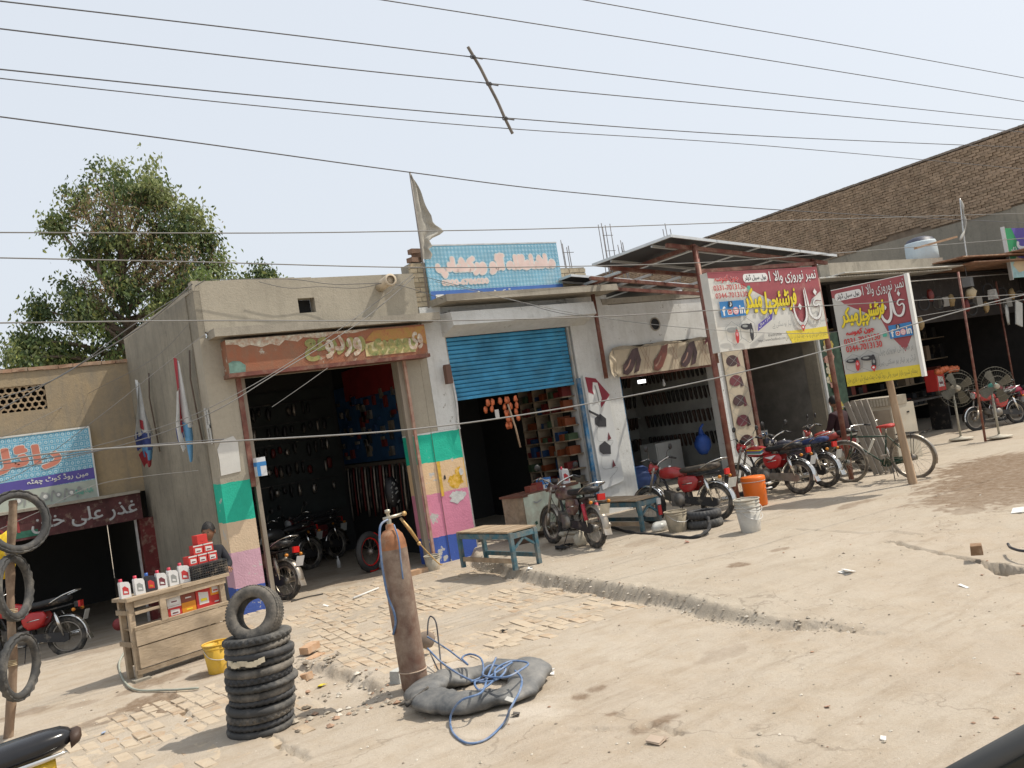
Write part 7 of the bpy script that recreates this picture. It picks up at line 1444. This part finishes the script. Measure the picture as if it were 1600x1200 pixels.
w = MB(); w.ell((11.75, 13.5, .55), (.42, .3, .26), n=14, k=9, jit=.07); solo('blue_bundle', w, mat('bundle_blue', (.02, .045, .14), .7, .3, 6, bump=.4), 'dark blue bundle on the shoe shop floor behind the bench', 'bundle')
w = MB(); w.obox((11.82, 13.0, 2.46), (.17, .05, .07)); t = thing('ceiling_lamp', 'small lit white lamp under the shoe shop lintel', 'lamp', (11.82, 13, 2.4)); part('lamp_body', w, mat('lamp_lit', (1, 1, 1), .5, 0, emit=2.2, bump=0), t)
w = MB(); w.lathe([(0, 0), (.03, .02), (.035, .06), (.018, .1), (.018, .15), (0, .15)], (12.68, 13.3, 2.30), n=12); solo('light_bulb', w, LNS, 'unlit white bulb hanging in the shoe shop', 'bulb')
w = MB(); w.box(13.15, 15.3, 1.8, 13.3, 15.32, 2.3); 
# cabinet goods in the dim goods shop
t = thing('goods_table', 'low table of red and blue packets in the dim goods shop', 'table', (15.6, 14, .1)); w = MB(); w.box(15.0, 14.0, .75, 16.6, 14.7, .8); part('tabletop', w, TW2, t)
for a in (15.03, 16.53):
    for b in (14.03, 14.63): w = MB(); w.box(a, b, .1, a + .05, b + .05, .748); part('leg', w, TW2, t)
for lab, x_, m_ in (('white flat carton on the goods table', 15.3, CTW), ('red carton in the middle of the goods table', 15.75, CTR), ('orange carton on the goods table', 16.1, CTO), ('blue white pack at the end of the goods table', 16.4, CTW)): carton('goods_carton', lab, (x_, 14.25, .802), (.28, .22, .13), .1, m_, SB if m_ is CTW else CTW)
t = thing('wall_shelf', 'wall shelf with small red packs in the dim goods shop', 'shelf', (14.6, 14.5, 1.2))
for i in range(4):
    w = MB(); w.box(14.37, 13.5, 1.1 + i * .4, 14.62, 15.4, 1.12 + i * .4); part('shelf_board', w, TW2, t)
    for j in range(10): w = MB(); yy = 13.55 + j * .18; w.box(14.42, yy, 1.122 + i * .4, 14.6, yy + .12, 1.122 + i * .4 + random.uniform(.08, .18)); part('packet', w, PKS[random.choice((0, 4, 4, 2))], t)
# ================================================================== LARGE WORKSHOP INTERIOR
t = thing('spare_parts_board', 'blue board crowded with hanging spare parts inside the workshop', 'display board', (7.18, 15.3, 1.5)); w = MB(); w.box(7.17, 13.4, 1.75, 7.215, 17.2, 3.3); part('board', w, mat('board_blue', (.02, .07, .16), .7, .3, 5), t)
w = MB(); w.box(7.14, 14.0, 3.0, 7.165, 16.6, 3.6); part('red_banner', w, mat('banner_red', (.22, .02, .02), .7, .2), t)
for i in range(70):
    w = MB(); x_, z_ = random.uniform(13.5, 17.0), random.uniform(1.8, 2.95); w.box(7.11, x_, z_, 7.165, x_ + random.uniform(.05, .16), z_ + random.uniform(.06, .22)); part('hanging_part', w, [MATS['packet_red'], MATS['packet_blue'], BLK, CHD, MATS['packet_cream']][i % 5], t)
t = thing('wall_rack', 'dim rows of parts hanging on the back wall of the big workshop', 'rack', (4.7, 17.1, 1.2)); w = MB(); w.box(3.7, 17.24, .9, 7.1, 17.28, 3.4); part('back_board', w, mat('board_dim', (.030, .036, .034), .8, .3, 3), t)
for r_ in range(5):
    w = MB(); w.box(3.75, 17.2, 1.55 + r_ * .4, 7.0, 17.235, 1.57 + r_ * .4); part('rail', w, BLK, t)
    for j in range(22):
        w = MB(); x_ = 3.82 + j * .145 + random.uniform(-.03, .03)
        if random.random() < .15: continue
        w.ell((x_, 17.17, 1.42 + r_ * .4 + random.uniform(-.05, .03)), (random.uniform(.03, .06), .03, random.uniform(.06, .14)), n=7, k=5, jit=.2); part('hanging_part', w, [BLK, CRB_, CHD, BLK, MATS['packet_red']][random.randint(0, 4)], t)
t = thing('tool_rack', 'rack of chains and tubes hanging low inside the workshop', 'rack', (7.15, 15.3, .4)); w = MB(); w.box(7.17, 13.4, 1.62, 7.21, 17.2, 1.72); part('rail', w, mat('rack_wood', (.16, .13, .10), .8), t)
for i in range(26): w = MB(); x_ = 13.5 + i * .14; w.tube(curve3([(7.14, x_, 1.66), (7.12, x_ + .02, 1.2), (7.12, x_ + .05, .75 + random.uniform(-.2, .2))], 3), random.uniform(.012, .035), 5); part('hanging_part', w, [BLK, CHD, MATS['packet_red']][i % 3], t)
for lab, px_, py_, y_, rimm in (('bicycle wheel with bright red rim standing behind the gas cylinder', 583, 862, 14.3, TLR),):
    t = thing('upright_tyre', lab, 'tyre', PG(583, 893, 0), math.radians(25)); wheel(t, 'tyre', 0, .33, CHD, mat('tyre_black_red', (.03, .03, .03), .7), tr=.05, rimc=TLR); w = MB(); w.torus((0, -.02, .33), (0, 1, 0), .31, .022, 36, 8, a0=-1.2, a1=1.9); part('red_stripe', w, TLR, t, local=True)
t = thing('hanging_bag', 'black bag with white lettering hanging by the inner jamb of the workshop', 'bag', (6.3, 13.6, 1.2)); w = MB(); w.ell((6.55, 13.85, 1.22), (.13, .10, .26), n=14, k=9, jit=.12); part('bag_body', w, mat('bag_black', (.02, .02, .022), .5, .2, 6), t)
w = MB(); [w.obox((6.55 + random.uniform(-.08, .08), 13.74 + random.uniform(-.0, .02), 1.22 + random.uniform(-.18, .2)), (random.uniform(.02, .06), .01, .016), (Vector((.7, 0, .7)), Vector((0, 1, 0)), Vector((-.7, 0, .7)))) for i in range(14)]; part('white_marks', w, SG, t, kind='stuff')
w = MB(); w.lathe([(0, 0), (.035, 0), (.035, .12), (.012, .17), (.012, .21), (0, .21)], PG(530, 887, 0), n=12); solo('small_bottle', w, [BT], 'small white topped bottle standing on the workshop floor', 'bottle')
w = MB(); c = PG(604, 888, 0); [w.ell(c + Vector((random.uniform(-.12, .12), random.uniform(-.08, .08), .06)), (.10, .08, .08), n=9, k=6, jit=.2) for i in range(3)]; solo('rag_heap', w, mat('rag_greyblue', (.25, .26, .28), .9, .3), 'heap of grey rags on the workshop threshold', 'rags')
w = MB(); w.obox(PG(660, 893, .02) + Vector((0, 0, .02)), (.5, .12, .07), .1); solo('threshold_brick', w, LB, 'broken brick threshold at the foot of the painted jamb', 'brick')
# ================================================================== THINGS ON THE APRON
def flat_tyre(lab, p, m): w = MB(); tyre_mesh(w, p, (0.03, .02, 1), .27, .06); solo('tyre', w, m, lab, 'tyre', 'two tyres lying by the maroon post')
q = PG(1112, 826, .12) + Vector((.08, .2, .065)); flat_tyre('lower of the two tyres lying by the maroon post', q, TY[0]); flat_tyre('upper of the two tyres lying by the maroon post', q + Vector((.02, .03, .13)), TY[1])
pxc([(1052, 826, .16), (1075, 815, .22), (1100, 806, .30), (1108, 815, .25), (1105, 830, .18), (1080, 840, .14), (1030, 836, .13), (985, 832, .13), (950, 822, .13), (930, 816, .13)], [.02 + .012 * math.sin(i * .7) ** 2 for i in range(73)], RUBC, 'inner_tube_strip', 'long limp black inner tube trailing past the bench', 'inner tube')
w = MB(); c = PG(1033, 830, .12); w.ell(c + Vector((0, 0, .07)), (.17, .10, .08), n=16, k=9, jit=.12); solo('plastic_bag', w, mat('bag_clear', (.62, .62, .58), .3, .15, 9, alpha=.75, bump=.5, bscale=12), 'crumpled clear plastic bag beside the second bench', 'bag')
w = MB(); c = PG(880, 858, .12); [w.tube(curve3([c + Vector((random.uniform(-.2, .2), random.uniform(-.1, .1), .02)), c + Vector((random.uniform(-.25, .25), random.uniform(-.1, .1), .05)), c + Vector((random.uniform(-.3, .3), random.uniform(-.1, .1), .02))], 4), .014, 6) for i in range(5)]; solo('rubber_scraps', w, RUBC, 'black rubber scraps on the ground by the dusty motorcycle', 'scraps')
t = thing('low_crate', 'small dark crate with a white pack on the shop step', 'crate', PG(824, 848, .12)); c = PG(824, 850, .12) + Vector((0, .15, 0)); w = MB(); w.obox(c + Vector((0, 0, .07)), (.3, .2, .12)); part('crate_body', w, mat('crate_brown', (.10, .06, .04), .8), t)
carton('white_pack', 'flat white pack lying on the small dark crate', c + Vector((0, 0, .131)), (.22, .16, .05), .1, CTW)
# planks leaning behind the bicycle
t = thing('leaning_planks', 'grey planks and panel leaning behind the bicycle', 'planks', PG(1395, 742, .12)); wdp = mat('plank_grey', (.30, .27, .23), .85, .25, 5, stretch=(2, 2, .3))
for i in range(4): w = MB(); a0 = PG(1388 + i * 9, 742 - i * 1, .12) + Vector((.1, .3, 0)); w.bar(a0, a0 + Vector((-.02 + i * .02, .35, 1.35)), .10, .025, up=(1, 0, 0)); part('plank', w, wdp, t)
w = MB(); a0 = PG(1380, 735, .12) + Vector((.1, .35, 0)); w.bar(a0, a0 + Vector((-.05, .3, .75)), .42, .02, up=(0, 1, .3)); part('panel', w, mat('panel_drab', (.20, .19, .16), .85), t)
# air cooler
c = PG(1440, 722, .10); ax_ = PY(1400, 615, 11.2); t = thing('air_cooler', 'beige boxy air cooler standing in front of the open shed', 'air cooler', (16.1, 10.5, .08)); CB = mat('cooler_beige', (.44, .40, .32), .7, .15, 3, dust=.3)
x0, y0 = 15.75, 10.35; w = MB(); w.box(x0, y0, .08, x0 + .78, y0 + .85, 1.22); part('cabinet_body', w, CB, t)
w = MB(); w.box(x0 - .02, y0 - .02, 1.222, x0 + .55, y0 + .87, 1.40, j=.01); part('top_cover', w, mat('cover_brown', (.30, .26, .20), .8, .2, 5), t)
for i in range(12): w = MB(); w.box(x0 - .024, y0 + .03 + i * .068, 1.23, x0 - .014 - .008, y0 + .07 + i * .068, 1.38); part('grille_bar', w, CB, t)
w = MB(); w.box(x0 - .004, y0 + .03, .15, x0 - .001, y0 + .82, 1.15); part('side_panel', w, mat('panel_tan', (.30, .25, .19), .8, .2, 4), t); w = MB(); w.box(x0 + .5, y0 - .01, 1.02, x0 + .58, y0 - .001, 1.05); part('slot', w, DK, t)
# crates by the seated man
t = thing('plastic_crate', 'dark plastic crate with round slots stacked behind the bicycle', 'crate', (14.4, 11.5, .5)); p = PY(1360, 640, 11.2)
w = MB(); w.box(p.x - .3, 11.2, p.z - .25, p.x + .3, 11.6, p.z + .12); part('crate_body', w, mat('crate_charcoal', (.03, .032, .034), .6), t)
for i in range(4): w = MB(); w.box(p.x - .28, 11.19, p.z - .20 + i * .055, p.x + .28, 11.199, p.z - .175 + i * .055); part('slot', w, mat('slot_grey', (.12, .12, .12), .7), t)
w = MB(); w.box(p.x - .34, 11.15, p.z + .125, p.x + .4, 11.65, p.z + .145); part('lid', w, mat('lid_silver', (.5, .52, .52), .4, .1, 5, metal=.4), t)
w = MB(); w.box(p.x - .28, 11.22, .1, p.x + .28, 11.58, p.z - .252); solo('metal_stand', w, BLK, 'dark stand under the plastic crate behind the bicycle', 'stand')
# pedestal fans
def fan(label, foot, zc_, px_, hubm):
    t = thing('pedestal_fan', label, 'fan', foot, 0, 'pedestal fans outside the open shed'); FP = mat('fan_post', (.38, .36, .30), .6, .2, 5, metal=.3)
    w = MB(); w.lathe([(0, 0), (.26, 0), (.25, .025), (.05, .05), (.03, .07)], foot, n=26); part('base', w, CB, t)
    hub = Vector((foot.x + .02, foot.y - .1, zc_)); w = MB(); w.tube([foot + Vector((0, 0, .05)), Vector((foot.x, foot.y, zc_ - .05))], .024, 10); part('pole', w, FP, t)
    d = Vector((-.55, -.83, .0)).normalized(); w = MB(); w.lathe([(0, -.16), (.07, -.14), (.09, -.04), (.08, .03), (0, .05)], hub - d * .06, d, 18); part('motor', w, hubm, t)
    w = MB(); w.lathe([(0, .08), (.05, .08), (.06, .05), (.06, .03)], hub, d, 16); part('hub_cap', w, CB, t)
    x, y, z = basis(d); bm_ = mat('fan_blade', (.11, .10, .075), .5, .15, 5, metal=.2)
    for k in range(4):
        a = k * math.pi / 2 + .5; u = x * math.cos(a) + y * math.sin(a); v = z.cross(u); w = MB(); pts = [(.05, -.02), (.15, -.09), (.34, -.14), (.38, -.02), (.34, .075), (.14, .05), (.05, .03)]
        vs = [hub + u * r + v * s_ + z * (s_ * .35 + .02) for r, s_ in pts]; vs += [p - z * .004 for p in vs]; n = len(pts); w._a(vs, [tuple(range(n)), tuple(range(2 * n - 1, n - 1, -1))] + [(i, (i + 1) % n, n + (i + 1) % n, n + i) for i in range(n)]); part('blade', w, bm_, t)
    gm = mat('fan_guard', (.16, .15, .12), .5, .2, 5, metal=.4); w = MB(); [w.torus(hub + z * o_, z, r, .004, 40, 5) for r, o_ in ((.42, 0), (.34, .05), (.22, .075), (.10, .085))]
    for k in range(40): a = k * math.pi / 20; u = x * math.cos(a) + y * math.sin(a); w.tube([hub + u * .06 + z * .085, hub + u * .25 + z * .065, hub + u * .42], .0018, 3, cap=False); w.tube([hub + u * .09 - z * .10, hub + u * .42], .0018, 3, cap=False)
    part('guard', w, gm, t, kind='stuff')
F1 = PG(1502, 686, .1); F2 = PG(1562, 683, .1); fan('left pedestal fan with a beige hub in front of the open shed', F1, PY(1487, 608, F1.y).z, 0, CB); fan('right pedestal fan with a turquoise hub beside the thin maroon post', F2, PY(1547, 605, F2.y).z, 0, mat('fan_teal', (.10, .42, .36), .4, .1))
P0_ = PG(1540, 690, .1)
for lab, b, tp_, m_ in (('thin maroon post rising between the two pedestal fans', P0_, PY(1497, 425, P0_.y), RED), ('thin rusty post further inside the open shed', PY(1584, 600, 12.3) + Vector((0, 0, -1.0)), PY(1556, 440, 12.3), RED)):
    w = MB(); w.tube([b, tp_], .026, 8); solo('shed_post', w, m_, lab, 'post')
# goods in the open shed
def hang(lab, px_, py_, y_, fnm): c = PY(px_, py_, y_); w = MB(); mm_, nm, cat = fnm(w, c); return solo(nm, w, mm_, lab, cat)
hang('grey plastic box hanging from the shed roof edge', 1512, 441, 12.0, lambda w, c: (w.obox(c, (.34, .2, .24), .3), w.tube([c + Vector((0, 0, .1)), c + Vector((.0, 0, .45))], .008, 5), (mat('box_grey', (.16, .165, .17), .5), 'hanging_box', 'box'))[2])
hang('cream bundle hanging below the grey plastic box', 1517, 458, 12.0, lambda w, c: (w.ell(c, (.18, .12, .14), n=10, k=7, jit=.2), (mat('bundle_cream', (.42, .34, .22), .8), 'hanging_bundle', 'bundle'))[1])
hang('grey white basket hanging near the rusty post', 1551, 460, 12.2, lambda w, c: (w.obox(c, (.32, .2, .26), .3, taper=.8), (mat('basket_grey', (.36, .36, .34), .7, .4, 14), 'hanging_basket', 'basket'))[1])
hang('white paper hanging at the right edge of the shed', 1592, 490, 11.9, lambda w, c: (w.obox(c, (.34, .03, .7), (Vector((.9, 0, -.3)), Vector((0, 1, 0)), Vector((.3, 0, .9)))), (mat('paper_white', (.46, .46, .43), .8), 'hanging_cloth', 'cloth'))[1])
hang('small white rag on a string inside the shed', 1574, 492, 12.1, lambda w, c: (w.ell(c, (.08, .04, .26), n=8, k=7, jit=.25), (MATS['paper_white'], 'hanging_rag', 'cloth'))[1])
t = thing('parts_rack', 'dim rack of red and pale goods deep in the open shed', 'rack', (20, 15, .1))
for i in range(5): w = MB(); w.box(18.1, 15.4, .6 + i * .65, 27, 15.9, .63 + i * .65); part('shelf_board', w, TW2, t)
for i in range(5):
    for j in range(34):
        if random.random() < .6: w = MB(); x_ = 18.2 + j * .26; w.box(x_, 15.4 + random.uniform(0, .1), .632 + i * .65, x_ + .2, 15.8, .632 + i * .65 + random.uniform(.15, .5)); part('goods_box', w, [MATS['packet_red'], CTB, BLK, MATS['crate_charcoal'], MATS['carton_tan'], DK][random.choice((0, 1, 2, 3, 3, 5, 5, 4))], t)
carton('red_box', 'red printed box standing behind the left pedestal fan', PY(1460, 590, 13.0) + Vector((0, 0, -.35)), (.45, .3, .55), .1, CTR, CTW)
w = MB(); c = PY(1478, 578, 12.6); [w.ell(c + Vector((i * .11 - .4, 0, random.uniform(-.03, .03))), (.09, .07, .08), n=8, k=6, jit=.2) for i in range(9)]; solo('packet_bundle', w, OR2, 'row of orange red packets above the left pedestal fan', 'packets')
t = thing('goods_bench', 'dark bench under the goods behind the fans', 'bench', (20.5, 13.2, 0)); w = MB(); w.box(19.0, 12.9, .95, 22.3, 13.6, 1.0); part('seat', w, BLK, t)
for a in (19.05, 22.2): w = MB(); w.box(a, 12.95, 0, a + .05, 13.5, .948); part('leg', w, BLK, t)
t = thing('goods_rail', 'rail of mixed tyres, bags and small goods hung under the shed roof edge', 'rail', (22, 12.4, 3.9)); w = MB(); w.tube([(18.2, 12.4, 3.95), (26.6, 12.4, 3.95)], .015, 6); part('rail', w, STEEL, t)
for i in range(26):
    x_ = 18.5 + i * .31 + random.uniform(-.08, .08); z_ = 3.9 - random.uniform(.15, .9); k_ = i % 5; w = MB(); w.tube([(x_, 12.4, 3.95), (x_, 12.4, z_)], .004, 4)
    if k_ in (0, 3): w.torus((x_, 12.38, z_ - .16), (.3, 1, .1), .16, .022, 22, 6, 1)
    elif k_ == 1: w.obox((x_, 12.38, z_ - .12), (.22, .12, .24), random.uniform(-.5, .5), 1)
    else: w.ell((x_, 12.38, z_ - .14), (.10, .08, .16), n=9, k=6, m=1, jit=.2)
    part('hanging_part', w, [BLK, [RUBC, mat('bag_grey', (.22, .21, .19), .8, .2), mat('bag_ochre', (.28, .20, .10), .8, .2), RUBC, MATS['packet_red']][k_]], t)
# ================================================================== LITTER AND SMALL THINGS
def scrap(label, px_, py_, z_, sx, sy, m, name='paper_scrap', cat='litter', n=3):
    w = MB(); c = PG(px_, py_, z_); c.z = H(c.x, c.y) + .008
    for i in range(n): a = random.uniform(0, 3); w.obox(c + Vector((random.uniform(-sx, sx) * .4, random.uniform(-sy, sy) * .4, .008 * i)), (sx, sy, .004), (Vector((math.cos(a), math.sin(a), random.uniform(-.35, .35))).normalized(), Vector((-math.sin(a), math.cos(a), random.uniform(-.3, .3))).normalized(), Vector((0, 0, 1))))
    solo(name, w, m, label, cat)
PW = mat('paper_litter', (.66, .65, .62), .8, .08, 9)
scrap('crumpled white paper by the back of the inner tube', 855, 1056, 0, .09, .06, PW); scrap('white paper scrap in the middle of the concrete', 1322, 895, .1, .12, .07, PW); scrap('small white scrap near the concrete hole', 1503, 903, .1, .12, .03, PW, n=1); scrap('white lump at the foot of the teal bench', 829, 889, .12, .07, .06, PW)
scrap('white plastic scrap on the brick paving', 510, 947, 0, .09, .03, PW, n=1); scrap('blue tinted scrap near the plank counter', 160, 1147, 0, .08, .03, mat('scrap_blue', (.35, .42, .55), .7), n=1); scrap('yellow wrapper in the broken paving hole', 500, 1068, -.05, .08, .04, mat('wrapper_yellow', (.62, .50, .05), .6)); scrap('dark crumpled leaf scrap on the brick paving', 788, 987, 0, .06, .03, mat('scrap_dark', (.10, .09, .08), .8)); scrap('dark crumpled scrap in front of the inner tube', 807, 1119, 0, .05, .03, MATS['scrap_dark']); scrap('red brown scrap on the concrete apron', 1072, 849, .12, .06, .03, mat('scrap_red', (.30, .12, .08), .8), n=2); scrap('pale brown crumpled plastic at the bottom centre', 1022, 1160, 0, .10, .07, mat('scrap_brown', (.42, .33, .25), .4)); scrap('white speck of paper at lower right', 1380, 1154, 0, .035, .03, PW, n=1); scrap('pink brick chip on the dusty ground', 1293, 1107, 0, .04, .03, mat('chip_pink', (.45, .26, .18), .9), n=1)
scrap('white and dark crushed pack at the right edge', 1597, 798, .1, .2, .12, PW)
a_, b_ = PG(553, 937, 0), PG(592, 922, 0); w = MB(); a_.z = H(a_.x, a_.y) + .02; b_.z = H(b_.x, b_.y) + .02; w.tube([a_, b_], .014, 8); solo('white_pipe', w, PW, 'short white tube lying on the brick paving', 'tube')
a_, b_ = PG(455, 942, 0), PG(505, 930, 0); w = MB(); w.tube(curve3([a_ + Vector((0, 0, .02)), (a_ + b_) / 2 + Vector((0, 0, .03)), b_ + Vector((0, 0, .02))], 4), .010, 6); solo('dark_stick', w, mat('stick_black', (.05, .045, .04), .8), 'thin dark stick on the ground by the doorway motorcycle', 'stick')
pxc([(200, 1010, .1), (186, 1040, .02), (205, 1075, .02), (260, 1078, .02), (310, 1075, .02)], .012, mat('hose_drab', (.34, .35, .29), .7, .2), 'garden_hose', 'drab hose running under the plank counter', 'hose')
pxc([(1575, 850, .13), (1580, 856, .13), (1600, 861, .13), (1640, 860, .13)], .014, HK, 'black_hose', 'black hose end at the right edge of the concrete', 'hose')
w = MB(); c = PG(187, 985, -.05); w.ell(c + Vector((0, 0, .09)), .09, n=12, k=8); solo('red_ball', w, mat('ball_red', (.20, .03, .03), .6), 'small dull red ball in the shade left of the counter', 'ball')
# car window sill of the vehicle the view is taken from
A_ = CAM + ray(1470, 1232).normalized() * .62; B_ = CAM + ray(1672, 1122).normalized() * .60; d = (B_ - A_).normalized(); t = thing('vehicle_window_sill', 'dark rubber edged window sill of the vehicle at the lower right corner', 'vehicle', A_)
n_ = d.cross(-FW).normalized(); n_ = n_ if n_.dot(UP) < 0 else -n_; w = MB(); w.tube([A_ - d * .1, B_ + d * .1], .008, 12); part('edge_trim', w, mat('trim_grey', (.06, .06, .058), .5, .1, bump=0), t)
w = MB(); w.obox((A_ + B_) / 2 + n_ * .16 + FW * -.0, ((B_ - A_).length + .2, .32, .02), (d, n_, d.cross(n_))); part('door_panel', w, mat('door_dark', (.022, .022, .016), .7, .1, bump=0), t)
